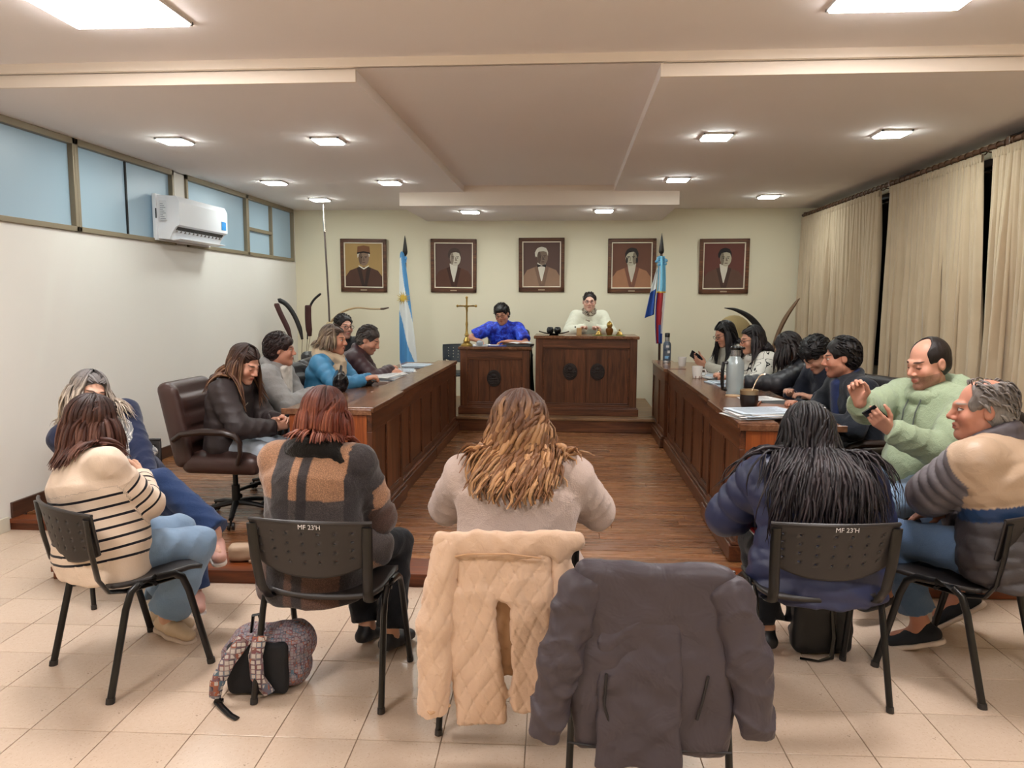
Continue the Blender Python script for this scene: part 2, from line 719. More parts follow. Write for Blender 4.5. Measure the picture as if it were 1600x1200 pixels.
# ------------------------------------------------------------------ people
def skin_mat(name, col, brow='#2a1c14', eyes='open', stubble=0.0, lips='#a8584e', stubcol='#2b221e'):
    t = NT(name)
    c = srgb(col)
    sep = t.n('ShaderNodeSeparateXYZ')
    t.l(t.attr('hp', 'Vector'), sep.inputs[0])
    X, Y, Z = sep.outputs
    ax = t.math('ABSOLUTE', X)
    front = t.math('GREATER_THAN', Y, .03)

    def ell(sx, cx, cz, rx, rz, k=4):
        a = t.math('POWER', t.math('DIVIDE', t.math('SUBTRACT', sx, cx), rx), 2)
        b = t.math('POWER', t.math('DIVIDE', t.math('SUBTRACT', Z, cz), rz), 2)
        q = t.math('SUBTRACT', 1, t.math('ADD', a, b))
        return t.math('MULTIPLY', t.math('MULTIPLY', q, k, clamp=True), front)
    v = t.coord('Object')
    n = t.noise(v, 30, 3)
    cc = t.mix(n, tuple(x * .9 for x in c), tuple(min(1, x * 1.08) for x in c))
    red = (c[0], c[1] * .72, c[2] * .68)
    cc = t.mix(t.math('MULTIPLY', ell(ax, .04, -.03, .03, .026, 1), .5), cc, red)
    cc = t.mix(t.math('MULTIPLY', ell(X, 0, -.03, .018, .02, 1), .5), cc, red)
    if stubble:
        m = t.math('MULTIPLY', t.math('LESS_THAN', Z, -.042), t.math('GREATER_THAN', Y, .0))
        m2 = t.math('SUBTRACT', 1, ell(X, 0, -.064, .026, .010, 3))
        nn = t.math('ADD', t.math('MULTIPLY', t.noise(v, 260, 1), .4), stubble - .1)
        cc = t.mix(t.math('MULTIPLY', t.math('MULTIPLY', m, m2), nn), cc, srgb(stubcol))
    cc = t.mix(t.math('MULTIPLY', ell(X, 0, -.064, .023, .0095), .75), cc, srgb(lips))
    cc = t.mix(t.math('MULTIPLY', ell(X, 0, -.0635, .021, .0018), .8), cc, tuple(x * .25 for x in srgb(lips)))
    cc = t.mix(t.math('MULTIPLY', ell(ax, .032, .027, .020, .0052, 3), .9), cc, srgb(brow))
    if eyes == 'open':
        cc = t.mix(ell(ax, .031, .005, .0160, .0078, 3), cc, (.03, .018, .012))
        cc = t.mix(ell(ax, .031, .0035, .0138, .0056), cc, (.62, .57, .52))
        cc = t.mix(ell(ax, .031, .0042, .0062, .0060), cc, (.02, .012, .008))
    else:
        cc = t.mix(t.math('MULTIPLY', ell(ax, .031, .006, .017, .011, 1), .35), cc, tuple(x * .5 for x in red))
        cc = t.mix(ell(ax, .031, -.0025, .0155, .0030, 3), cc, (.03, .018, .012))
    t.base(cc, .48, 0, .4)
    t.b.inputs['Subsurface Weight'].default_value = .06
    t.b.inputs['Subsurface Radius'].default_value = (.012, .005, .003)
    t.bump(t.noise(v, 180, 2), .08, .002)
    return t.m


def cloth_attr(name, rough=.85, weave=.2, scale=260, spec=.25, sheen=.1, fold=.35, fs=15, heather=0.0):
    """cloth whose colour comes from the garment's own blocks of colour"""
    if name in MATS:
        return MATS[name]
    t = NT(name)
    v = t.coord('Object')
    c = t.attr('Col', 'Color')
    fine = t.noise(v, scale, 2)
    cc = t.mix(t.math('MULTIPLY', t.noise(v, 9, 4), .35), c, t.mix(1.0, c, (.55, .55, .55), 'MULTIPLY'))
    if heather:
        sp = t.noise(t.coord('Object', (1, 1, 1)), 330, 2, .7)
        cc = t.mix(t.math('MULTIPLY', t.math('GREATER_THAN', sp, .53), heather), cc, t.mix(1.0, cc, (2.6, 2.5, 2.4), 'MULTIPLY'))
    t.base(cc, rough, 0, spec)
    t.bump(t.math('ADD', t.math('MULTIPLY', t.noise(v, fs, 4, .6, .8), fold), t.math('MULTIPLY', fine, weave * .2)), .6, .02)
    t.b.inputs['Sheen Weight'].default_value = sheen
    MATS[name] = t.m
    return t.m


def stripes_mat():
    t = NT('striped_knit')
    v = t.coord('Object')
    s = t.attr('st')
    m = t.math('LESS_THAN', t.math('FRACT', t.math('DIVIDE', s, .043)), .24)
    m = t.math('MULTIPLY', m, t.math('GREATER_THAN', s, 0))
    c = t.mix(t.noise(v, 8, 3), srgb('#d8c2ac'), srgb('#e6d2bf'))
    t.base(t.mix(m, c, srgb('#14121a')), .9, 0, .2)
    t.bump(t.math('ADD', t.math('MULTIPLY', t.noise(v, 14, 4, .6, .6), .4), t.math('MULTIPLY', t.noise(v, 300, 2), .05)), .6, .02)
    t.b.inputs['Sheen Weight'].default_value = .15
    return t.m


def zebra_mat():
    t = NT('swirl_knit')
    v = t.coord('Object')
    n = t.noise(v, 5.5, 1, .4, 2.2)
    q = t.math('ABSOLUTE', t.math('SUBTRACT', n, .5))
    m = t.math('LESS_THAN', q, .018)
    t.base(t.mix(m, srgb('#cfcdc4'), srgb('#101014')), .9, 0, .2)
    t.bump(t.noise(v, 160, 2), .2, .004)
    return t.m


def camou_mat():
    t = NT('patterned_silk')
    v = t.coord('Object')
    n = t.noise(v, 22, 2, .5, 1.5)
    t.base(t.ramp(n, [(.38, srgb('#2b2722')), (.46, srgb('#8b7a68')), (.55, srgb('#c9c2ae')), (.64, srgb('#554a45'))]), .7)
    t.bump(t.noise(v, 40, 2), .3, .006)
    return t.m


def blue_shirt_mat():
    t = NT('blue_print')
    v = t.coord('Object')
    n = t.noise(v, 16, 3, .6, 1)
    t.base(t.ramp(n, [(.38, srgb('#0a1a8c')), (.5, srgb('#1c3bd0')), (.64, srgb('#3f6bf0'))]), .55)
    t.bump(t.noise(v, 20, 3), .3, .01)
    return t.m


def hair_mat(name, rough=.42):
    t = NT(name)
    v = t.coord('Object')
    c = t.attr('Col', 'Color')
    n = t.noise(t.coord('Object', (260, 260, 22)), 1, 3, .6)
    cc = t.mix(n, t.mix(1.0, c, (.5, .5, .5), 'MULTIPLY'), t.mix(1.0, c, (1.35, 1.35, 1.35), 'MULTIPLY'))
    t.base(cc, rough, 0, .35)
    t.bump(n, .5, .004)
    t.b.inputs['Anisotropic'].default_value = .4
    return t.m


HAIR = hair_mat('hair')


def unit(v):
    v = np.asarray(v, float)
    return v / (np.linalg.norm(v) + 1e-9)


def ik(a, target, l1, l2, hint):
    """two-bone chain from a to target; returns joint and end"""
    a, target = np.asarray(a, float), np.asarray(target, float)
    d = target - a
    D = np.linalg.norm(d)
    Dm = min(max(D, abs(l1 - l2) + .02), (l1 + l2) * .999)
    u = d / (D + 1e-9)
    end = a + u * Dm
    x = (l1 * l1 - l2 * l2 + Dm * Dm) / (2 * Dm)
    h = math.sqrt(max(l1 * l1 - x * x, 0))
    n = np.asarray(hint, float)
    n = n - u * n.dot(u)
    n = unit(n)
    return a + u * x + n * h, end


class Person:
    pass


def person(label, head_at, face, floor=0.0, S=1.0, hs=1.0, lean=8, slouch=10, side=0, twist=0, head=(0, 0, 0), neckf=12,
           hl=None, hr=None, fl=None, fr=None, w=1.0, d=1.0, belly=0, bust=0, neck=.052, skin='#c8987c', near=True,
           group=None, sk=None, ts=.92, sw=1.0, fh=None):
    """sitting figure hung from where the head is; hands and feet by two-bone chains"""
    P = Person()
    P.S, P.near, P.w, P.d, P.label = S, near, w, d, label
    A = lambda ang: np.array([math.sin(R(side)), math.sin(R(ang)), math.cos(R(ang)) * math.cos(R(side))])
    pel = np.zeros(3)
    waist = pel + unit(A(lean * .4)) * .17 * S * ts
    chest = waist + unit(A(lean + slouch * .3)) * .17 * S * ts
    P.t = unit(A(lean + slouch * .6))
    nb = chest + unit(A(lean + slouch)) * .16 * S * ts
    hb = nb + unit(A((lean + slouch) * .5 + neckf)) * .075 * S
    yaw, pitch, roll = head
    Hf = np.array((Matrix.Rotation(R(yaw), 3, 'Z') @ Matrix.Rotation(R(-pitch), 3, 'X') @ Matrix.Rotation(R(roll), 3, 'Y')))
    P.Hf = Hf
    P.hs = hs * S
    hc = hb + Hf @ np.array([0, .022, .075]) * P.hs
    zr = face - 90
    Rz = np.array(Matrix.Rotation(R(zr), 3, 'Z'))
    off = Rz @ hc
    pz = head_at[2] - hc[2]
    loc = np.array([head_at[0] - off[0], head_at[1] - off[1], floor])
    up = np.array([0, 0, pz - floor])
    P.pel, P.waist, P.chest, P.nb, P.hb, P.hc = [q + up for q in (pel, waist, chest, nb, hb, hc)]
    P.loc, P.Rz = loc, Rz
    P.L = lambda p: Rz.T @ (np.asarray(p, float) - loc)       # world -> local
    P.W = lambda p: Rz @ np.asarray(p, float) + loc
    P.root = thing('person', label, 'person', loc, zr, group)
    P.seat = P.pel[2] - .10 * S
    rv = np.array([math.cos(R(twist)), math.sin(R(twist)), 0])
    rv = unit(rv - P.t * rv.dot(P.t))
    P.rv = rv
    P.fv = unit(np.cross(P.t, rv))
    sh0 = P.nb - P.t * .05 * S
    P.arm, P.leg, P.hand = {}, {}, {}
    for sgn, nm, hd in ((-1, 'l', hl), (1, 'r', hr)):
        sh = sh0 + rv * sgn * .168 * S * w * sw
        hd = dict(hd or dict(q=(sgn * .12, .30, P.pel[2] + .06)))
        tgt = P.L(hd['p']) if 'p' in hd else np.array(hd['q'], float)
        el, wr = ik(sh, tgt, .285 * S, .25 * S, hd.get('e', (sgn * .7, -.5, -.6)))
        P.arm[nm] = (sh, el, wr)
        fd = unit(hd.get('fd', wr - el))
        pn = np.array(hd.get('pn', (0, 0, -1)), float)
        pn = unit(pn - fd * pn.dot(fd))
        P.hand[nm] = (wr, fd, pn, sgn, hd.get('curl', 25), hd.get('thumb', 0))
    for sgn, nm, ft in ((-1, 'l', fl), (1, 'r', fr)):
        hip = P.pel + np.array([sgn * .088 * S * max(1, w * .95), .02, -.015])
        ft = dict(ft or dict(q=(sgn * .12, .42, .085)))
        tgt = P.L(ft['p']) if 'p' in ft else np.array(ft['q'], float)
        kn, an = ik(hip, tgt, .43 * S, .41 * S, ft.get('k', (sgn * .1, .6, .8)))
        toe = unit(ft.get('toe', (sgn * .15, 1, -.05)))
        P.leg[nm] = (hip, kn, an, toe)
    # ---- body: one continuous surface
    B = Sdf()
    k = S
    c = lambda a, b, r1, r2=None, kk=.03, flat=None: B.add(Cone(a, b, r1, r1 if r2 is None else r2, flat), kk)
    c(P.pel, P.waist, .085 * k * d, .08 * k * d, flat=(rv, 1.5 * w / d))
    c(P.waist, P.chest, .08 * k * d, .085 * k * d, flat=(rv, 1.5 * w / d))
    c(P.chest, P.nb - P.t * .05, .08 * k, .055 * k, flat=(rv, 1.6 * w))
    for nm in 'lr':
        sh, el, wr = P.arm[nm]
        c(P.nb - P.t * .03, sh, .045 * k, .045 * k)
        c(sh, el, .043 * k, .036 * k)
        c(el, wr, .035 * k, .025 * k, .02)
        hip, kn, an, toe = P.leg[nm]
        c(hip, kn, .066 * k, .048 * k)
        c(kn, an, .047 * k, .034 * k)
        hpos = an + np.array([0, 0, -.045])
        c(an, hpos + toe * .02, .034 * k, .03 * k)
        c(hpos, hpos + toe * .12, .03 * k, .022 * k)
    c(P.nb - P.t * .03, P.hc + Hf @ np.array([0, -.022, -.055]) * P.hs, neck * k * 1.06, neck * k * .96, .03)

    def hp(q):
        return P.hc + Hf @ np.array(q, float) * P.hs

    def he(q, r, kk=.02, sub=False):
        e = Ell(hp(q), np.array(r) * P.hs, Hf.T)
        B.sub(e, kk) if sub else B.add(e, kk)

    def hcone(a, b, r1, r2, kk=.012):
        B.add(Cone(hp(a), hp(b), r1 * P.hs, r2 * P.hs), kk)
    P.hp = hp
    he((0, -.018, .032), (.076, .094, .086))
    he((0, .022, -.032), (.064, .066, .082), .03)
    for s_ in (-1, 1):
        hcone((s_ * .046, .005, -.06), (s_ * .012, .062, -.1), .024, .019, .03)
        he((s_ * .042, .055, -.03), (.026, .026, .028), .02)
        hcone((s_ * .036, .073, .025), (0, .083, .02), .010, .012, .014)
    he((0, .068, -.1), (.022, .02, .017), .02)
    hcone((0, .086, .012), (0, .108, -.027), .0085, .0125, .014)
    for s_ in (-1, 1):
        he((s_ * .013, .096, -.034), (.009, .01, .008), .008)
        he((s_ * .031, .096, .003), (.018, .014, .011), .012, True)
        he((s_ * .031, .0745, .003), (.0128, .0128, .0128), .004)
        hcone((s_ * .019, .084, -.060), (0, .092, -.058), .005, .006, .008)
        hcone((s_ * .018, .083, -.069), (0, .090, -.070), .0055, .0065, .008)
        he((s_ * .080, -.012, -.002), (.011, .019, .031), .008)
        he((s_ * .090, -.004, .0), (.006, .010, .018), .006, True)
    he((0, .099, -.0642), (.02, .006, .0016), .004, True)
    fine = [(P.hc - .155 * P.hs, P.hc + .155 * P.hs, fh or (.0053 if near else .0078))]
    for nm in 'lr':
        vis = hd_visible(hl if nm == 'l' else hr)
        a, b = hand(B, P, nm)
        fine.append((a, b, (fh or (.0055 if near else .008)) if vis else .011))
    V, F = B.mesh(.020 if near else .028, fine)
    q = (V - P.hc) @ Hf / P.hs
    far = np.linalg.norm(q, axis=1) > .17
    q[far] = (0, -1, 0)
    me = np_mesh('body', V, F, [skin_mat('skin', skin, **(sk or {}))], attrs={'hp': q})
    P.body = new_obj('body', me, P.root)
    P.B = B
    return P


def hd_visible(h):
    return h is None or not h.get('hidden')


def hand(B, P, nm):
    """palm, four bent fingers of different lengths and a thumb from the side of the palm"""
    wr, fd, pn, sgn, curl, th = P.hand[nm]
    s = P.S * .97
    lat = np.cross(fd, pn) * sgn * 1.0
    # thumb side: for the right hand with palm down and fingers forward the thumb is on the left
    lat = -lat if False else lat
    tl = np.cross(pn, fd) * (-sgn)      # towards the thumb
    pts = [wr]
    for i, (lo, ln) in enumerate(((.027, .070), (.009, .080), (-.009, .074), (-.026, .058))):
        kn = wr + (fd * (.088 - abs(i - 1) * .004) + tl * lo * 1.05) * s
        B.add(Cone(wr + tl * lo * .5 * s, kn, .0145 * s, .0115 * s), .014)
        a = R(curl * (.7 + .12 * i))
        p = kn
        ang = a * .6
        for seg, r1, r2 in ((.45, .0098, .0088), (.31, .0088, .0080), (.24, .0080, .0068)):
            dd = fd * math.cos(ang) + pn * math.sin(ang) + tl * (lo * .9)
            q = p + unit(dd) * ln * seg * s
            B.add(Cone(p, q, r1 * s, r2 * s), .005)
            p = q
            ang += a
        pts.append(p)
    b0 = wr + (fd * .022 + tl * .018 + pn * .006) * s
    b1 = b0 + unit(fd * .62 + tl * .68 + pn * .35) * .046 * s
    b2 = b1 + unit(fd * .85 + tl * (.30 - th) + pn * .4) * .034 * s
    b3 = b2 + unit(fd * .9 + tl * (.05 - th) + pn * .5) * .026 * s
    B.add(Cone(b0, b1, .0165 * s, .012 * s), .012)
    B.add(Cone(b1, b2, .0115 * s, .0098 * s), .004)
    B.add(Cone(b2, b3, .0098 * s, .0078 * s), .004)
    pts += [b1, b3]
    pts = np.array(pts)
    return pts.min(0) - .016, pts.max(0) + .016


def chain_uv(P, V, torso, arms):
    """per vertex: distance along its torso/arm chain, sideways coordinate, chain id (0 torso, 1 left arm, 2 right arm)"""
    best = np.full(len(V), 1e9)
    u = np.zeros(len(V))
    cid = np.zeros(len(V), int)
    for ci, (pts, r) in enumerate([(torso, .155 * P.S)] + [(arms[n], .055 * P.S) for n in arms]):
        acc = 0
        for a, b in zip(pts[:-1], pts[1:]):
            ba = b - a
            L = np.linalg.norm(ba)
            t = (V - a) @ ba / (L * L)
            tc = np.clip(t, 0, 1)
            dd = np.linalg.norm(V - a - tc[:, None] * ba, axis=1) / r
            if ci == 0:
                q = V - a - tc[:, None] * ba
                lat = q @ P.rv
                dd = np.sqrt(np.maximum((q ** 2).sum(1) - lat ** 2, 0) + (lat / 1.45) ** 2) / (.115 * P.S)
            m = dd < best
            best[m] = dd[m]
            u[m] = acc + (tc * L)[m]
            cid[m] = ci
            acc += L
    v = (V - torso[0]) @ P.rv
    return u, v, cid


def top(P, name, mat, off=.012, puff=None, hem=.05, hemr=1.0, h=None, sleeve=1.0, fold=(.0035, .10), seed=1, colfn=None, collar=None, crease=(.075, .006),
        belly=0, bust=0, shoulder=1.0, arm=1.0, label=None, extra=None, cuff=True, width=1.0, short=None, drop=.0):
    S, w, d = P.S, P.w * width, P.d
    G = Sdf()
    o = off
    tor = [P.pel - P.t * hem * S, P.pel, P.waist, P.chest, P.nb - P.t * .055 * S]
    rd = [x * S * d + o for x in (.118 * hemr, .118 * hemr, .110, .110, .070)]
    rk = [1.42 * w / d, 1.38 * w / d, 1.40 * w / d, 1.62 * w / d]
    acc = 0
    for i in range(4):
        L = np.linalg.norm(tor[i + 1] - tor[i])
        G.add(Cone(tor[i], tor[i + 1], rd[i], rd[i + 1], (P.rv, rk[i]), (puff[0], puff[1], acc) if puff else None), .04)
        acc += L
    if belly:
        G.add(Ell(P.waist * .6 + P.pel * .4 + P.fv * .07 * S, (.15 * S * w, .10 * S + belly, .13 * S)), .06)
    if bust:
        for s_ in (-1, 1):
            G.add(Ell(P.chest - P.t * .02 + P.fv * (.075 * S) + P.rv * s_ * .07 * S, (.07 * S, .05 + bust, .07 * S)), .05)
    arms = {}
    for nm in 'lr':
        sh, el, wr = P.arm[nm]
        end = el + (wr - el) * sleeve if short is None else sh + (el - sh) * short
        G.add(Cone(P.nb - P.t * .035 * S, sh, .058 * S + o, (.056 * S + o) * shoulder), .04)
        pf = (puff[0] * .95, puff[1] * .9) if puff else None
        if short is None:
            G.add(Cone(sh, el, (.054 * S + o) * arm, (.045 * S + o) * arm, None, pf and (pf[0], pf[1], 0), None if pf or not crease else (crease[0], crease[1], seed)), .03)
            G.add(Cone(el, end, (.044 * S + o) * arm, (.033 * S + o * .8) * arm, None, pf and (pf[0], pf[1], np.linalg.norm(el - sh)), None if pf or not crease else (crease[0] * .85, crease[1], seed + 2)), .02)
            if cuff:
                G.sub(Half(end, end - el, .07 * S), .008)
            arms[nm] = [sh, el, wr]
        else:
            G.add(Cone(sh, end, (.056 * S + o) * arm, (.053 * S + o) * arm), .03)
            G.sub(Half(end, end - sh, .08 * S), .008)
            arms[nm] = [sh, el]
    if collar:
        ring(G, P, **collar)
    if extra:
        extra(G)
    G.sub(Half((0, 0, P.seat - drop), (0, 0, -1), .6), .02)
    P.garm = getattr(P, 'garm', []) + [G]
    V, F = G.mesh(h or (.009 if P.near else .0135), disp=folds(fold[0], fold[1], seed) if fold else None)
    u, v, cid = chain_uv(P, V, tor, arms)
    at = {'u': u, 'v': v, 'cid': cid.astype(np.float32)}
    col = None
    if colfn:
        out = colfn(V, u, v, cid, P)
        if isinstance(out, dict):
            at.update(out)
        else:
            col = out
    P.topsdf, P.tor = G, tor
    ob = new_obj(name, np_mesh(name, V, F, [mat], attrs=at, colors=col), P.root)
    if label:
        ob['label'] = label
    return ob


def ring(G, P, c=None, rx=.075, ry=.085, r=.022, tilt=20, up=0, fwd=0, k=.02, gap=0, n=14, sag=0):
    """a roll of cloth round the neck; gap leaves it open at the front (degrees)"""
    S = P.S
    c = (P.nb if c is None else c) + P.t * up * S + P.fv * fwd * S
    u3 = unit(np.cos(R(tilt)) * P.t - np.sin(R(tilt)) * P.fv * -1)
    f3 = unit(P.fv - u3 * P.fv.dot(u3))
    pts = []
    for i in range(n + 1):
        a = R(gap / 2) + (2 * math.pi - R(gap)) * i / n
        pts.append(c + P.rv * math.sin(a) * rx * S + f3 * math.cos(a) * ry * S - u3 * sag * S * max(0, math.cos(a)))
    for a, b in zip(pts[:-1], pts[1:]):
        G.add(Cone(a, b, r * S), k)


def part_sdf(P, name, G, mat, h, fold=None, seed=3, col=None, label=None):
    if name in ('fur_collar', 'scarf', 'hood', 'collar', 'cowl'):
        P.garm.append(G)
    V, F = G.mesh(h, disp=folds(fold[0], fold[1], seed) if fold else None)
    cols = np.tile(np.array(col, np.float32), (len(V), 1)) if col is not None else None
    ob = new_obj(name, np_mesh(name, V, F, [mat], colors=cols), P.root)
    if label:
        ob['label'] = label
    return ob


def pants(P, mat, name='trousers', off=.010, flare=0.0, h=None, fold=(.004, .09), seed=5, end=.97, wide=1.0, label=None, cuffs=False):
    S = P.S
    G = Sdf()
    G.add(Cone(P.pel + P.t * .05 * S, P.pel - P.t * .03 * S, .105 * S * P.d + off, .11 * S * P.d + off, (P.rv, 1.45 * P.w / P.d)), .03)
    G.sub(Half((0, 0, P.seat), (0, 0, -1), .25), .02)
    for nm in 'lr':
        hip, kn, an, toe = P.leg[nm]
        e = kn + (an - kn) * end
        G.add(Cone(hip, kn, (.085 * S + off) * wide, (.060 * S + off) * wide, wr=(.10, .005, seed)), .03)
        G.add(Cone(kn, e, (.058 * S + off) * wide, .044 * S + off + flare, wr=(.11, .006, seed + 1)), .025)
        G.sub(Half(e, e - kn, .10), .006)
        if cuffs:
            dn = unit(e - kn)
            G.add(Cone(e - dn * .045, e - dn * .002, .044 * S + off + flare + .006, .044 * S + off + flare + .008), .004)
            G.sub(Half(e, e - kn, .11), .004)
    V, F = G.mesh(h or (.0115 if P.near else .014), disp=folds(fold[0], fold[1], seed))
    P.pantsdf = G
    ob = new_obj(name, np_mesh(name, V, F, [mat]), P.root)
    if label:
        ob['label'] = label
    return ob


def shoes(P, mat, sole=None, h=None, which='lr', high=0.0, label=None):
    S = P.S
    h = h or (.006 if P.near else .011)
    for nm in which:
        hip, kn, an, toe = P.leg[nm]
        up = np.array([0, 0, 1.0])
        up = unit(up - toe * up.dot(toe))
        sd = np.cross(toe, up)
        b = an - up * .052 * S
        G = Sdf()
        G.add(Cone(b - toe * .035 * S, b + toe * .06 * S, .036 * S, .035 * S), .02)
        G.add(Cone(b + toe * .05 * S, b + toe * .155 * S - up * .008, .036 * S, .028 * S, (sd, 1.3)), .025)
        G.add(Cone(b, an + up * (.0 + high) - toe * .008, .036 * S, .036 * S), .02)
        G.sub(Half(b - up * .027 * S, -up, .25), .004)
        if not high:
            G.sub(Half(an + up * .0, up, .08), .004)
        part = part_sdf(P, 'shoe', G, mat, h)
        if label:
            part['label'] = label
        if sole is not None:
            q = Sdf()
            bb = b - up * .036 * S
            q.add(Cone(bb - toe * .036 * S, bb + toe * .05 * S, .038 * S, .037 * S), .02)
            q.add(Cone(bb + toe * .05 * S, bb + toe * .16 * S, .038 * S, .030 * S, (sd, 1.3)), .02)
            q.sub(Half(bb - up * .010 * S, -up, .3), .003)
            q.sub(Half(bb + up * .012 * S, up, .3), .003)
            V, F = q.mesh(h)
            new_obj('sole', np_mesh('sole', V, F, [sole]), part)


def glasses(P, mat, r=.020):
    m = MB()
    T = Matrix([[*P.Hf[i] * P.hs, P.hc[i]] for i in range(3)] + [[0, 0, 0, 1]])
    for s_ in (-1, 1):
        pts = [T @ Vector((s_ * .033 + r * 1.15 * math.cos(a), .103, .001 + r * .85 * math.sin(a))) for a in [2 * math.pi * i / 16 for i in range(17)]]
        m.tube(pts, .0022, 6)
        m.tube([T @ Vector((s_ * .056, .101, .006)), T @ Vector((s_ * .076, .06, .008)), T @ Vector((s_ * .084, -.01, .006))], .0020, 6)
    m.tube([T @ Vector((-.011, .104, .004)), T @ Vector((0, .107, .007)), T @ Vector((.011, .104, .004))], .0022, 6)
    m.build('glasses', mat, P.root, True)


def hair_short(P, col, front=.07, name='hair', th=.010, tuft=.004, bald=None, back=-.075, side=.03, h=None, fringe=0, label=None, vol=1.0, gray=None, tufts=200, tlen=.042, tfront=.035, comb=(0, -.8, 0)):
    """cropped hair: a shell over the skull with face, ears and nape cut out"""
    G = Sdf()
    s, Hf = P.hs, P.Hf

    def he(q, r, k=.01, sub=False):
        e = Ell(P.hp(q), np.array(r) * s, Hf.T)
        G.sub(e, k) if sub else G.add(e, k)
    he((0, -.020, .036), (.077 + th, .094 + th, .086 + th * vol))
    he((0, -.045, -.02), (.066 + th, .06 + th, .06), .03)
    he((0, .118, front - .092), (.098, .088, .098), .012, True)
    for q in (-1, 1):
        he((q * .09, .018, -.022), (.028, .034 + side * .3, .042), .008, True)
        he((q * .10, .06, -.05), (.05, .05, .07), .01, True)
    if bald:
        for (q, r) in bald:
            he(q, r, .012, True)
    G.sub(Half(P.hp((0, 0, back)), Hf @ np.array([0, 0.25, -1.0]), .22), .01)
    if fringe:
        he((0, .062, .068), (.062, .03, .03 + fringe), .02)
    V, F = G.mesh(h or (.0055 if P.near else .008), disp=folds(tuft, .022, 4, (1, 1, .5), 7))
    if tufts:
        rs = np.random.RandomState(len(V) % 97)
        q0 = (V - P.hc) @ Hf / s
        okv = np.where((np.linalg.norm(q0 - np.array([0, -.02, .034]), axis=1) > .074) & (q0[:, 1] < tfront) & ~((q0[:, 1] > -.03) & (q0[:, 2] < .03)))[0]
        pick = V[rs.choice(okv, tufts)].astype(float)
        nb_ = tufts
        C0 = P.hp((0, -.02, .02))
        step = tlen / 5 * s
        cw = Hf @ np.array(comb, float)
        A = [pick]
        for j in range(5):
            p = A[-1]
            nrm = p - C0
            nrm /= np.linalg.norm(nrm, axis=1, keepdims=True)
            dn = np.tile(cw, (nb_, 1)) + rs.normal(0, .28, (nb_, 3)) + Hf @ np.array([0, 0, -.35 - .25 * j])
            dn -= nrm * (dn * nrm).sum(1, keepdims=True)
            dn /= np.linalg.norm(dn, axis=1, keepdims=True) + 1e-6
            q = p + dn * step
            dv = G.at(q)
            A.append(q + nrm * np.clip(.0035 - dv, -.006, .02)[:, None])
        A = np.stack(A, 1)
        m_ = 6
        T = np.gradient(A, axis=1)
        T /= np.linalg.norm(T, axis=2, keepdims=True) + 1e-9
        O = A - C0
        O -= T * (O * T).sum(2, keepdims=True)
        O /= np.linalg.norm(O, axis=2, keepdims=True) + 1e-9
        Wd = np.cross(T, O)
        wv = .0062 * rs.uniform(.6, 1.3, (nb_, 1)) * np.array([.5, 1, 1, .9, .7, .15])[None, :]
        K = 4
        rg_ = [A + Wd * (math.cos(2 * math.pi * k / K) * wv)[:, :, None] + O * (math.sin(2 * math.pi * k / K) * wv * .6)[:, :, None] for k in range(K)]
        V2 = np.stack(rg_, 2).reshape(-1, 3)
        bi = (np.arange(nb_)[:, None, None] * m_ + np.arange(m_ - 1)[None, :, None]) * K + np.arange(K)[None, None, :]
        nx = (np.arange(K) + 1) % K - np.arange(K)
        F2 = np.stack([bi, bi + nx, bi + nx + K, bi + K], -1).reshape(-1, 4)
        tone = np.repeat(rs.uniform(.65, 1.5, nb_), m_ * K)
        F = np.concatenate([F, F2 + len(V)])
        tone = np.concatenate([np.ones(len(V)), tone])
        V = np.concatenate([V, V2])
    c = np.tile(np.array(srgb(col)), (len(V), 1))
    if gray is not None:
        q = (V - P.hc) @ Hf / s
        m = np.clip((.045 - q[:, 2]) / .06, 0, 1)[:, None]
        c = c * (1 - m) + np.array(srgb(gray)) * m
    if tufts:
        c = c * tone[:, None]
    ob = new_obj(name, np_mesh(name, V, F, [HAIR], colors=c), P.root)
    if label:
        ob['label'] = label
    return ob


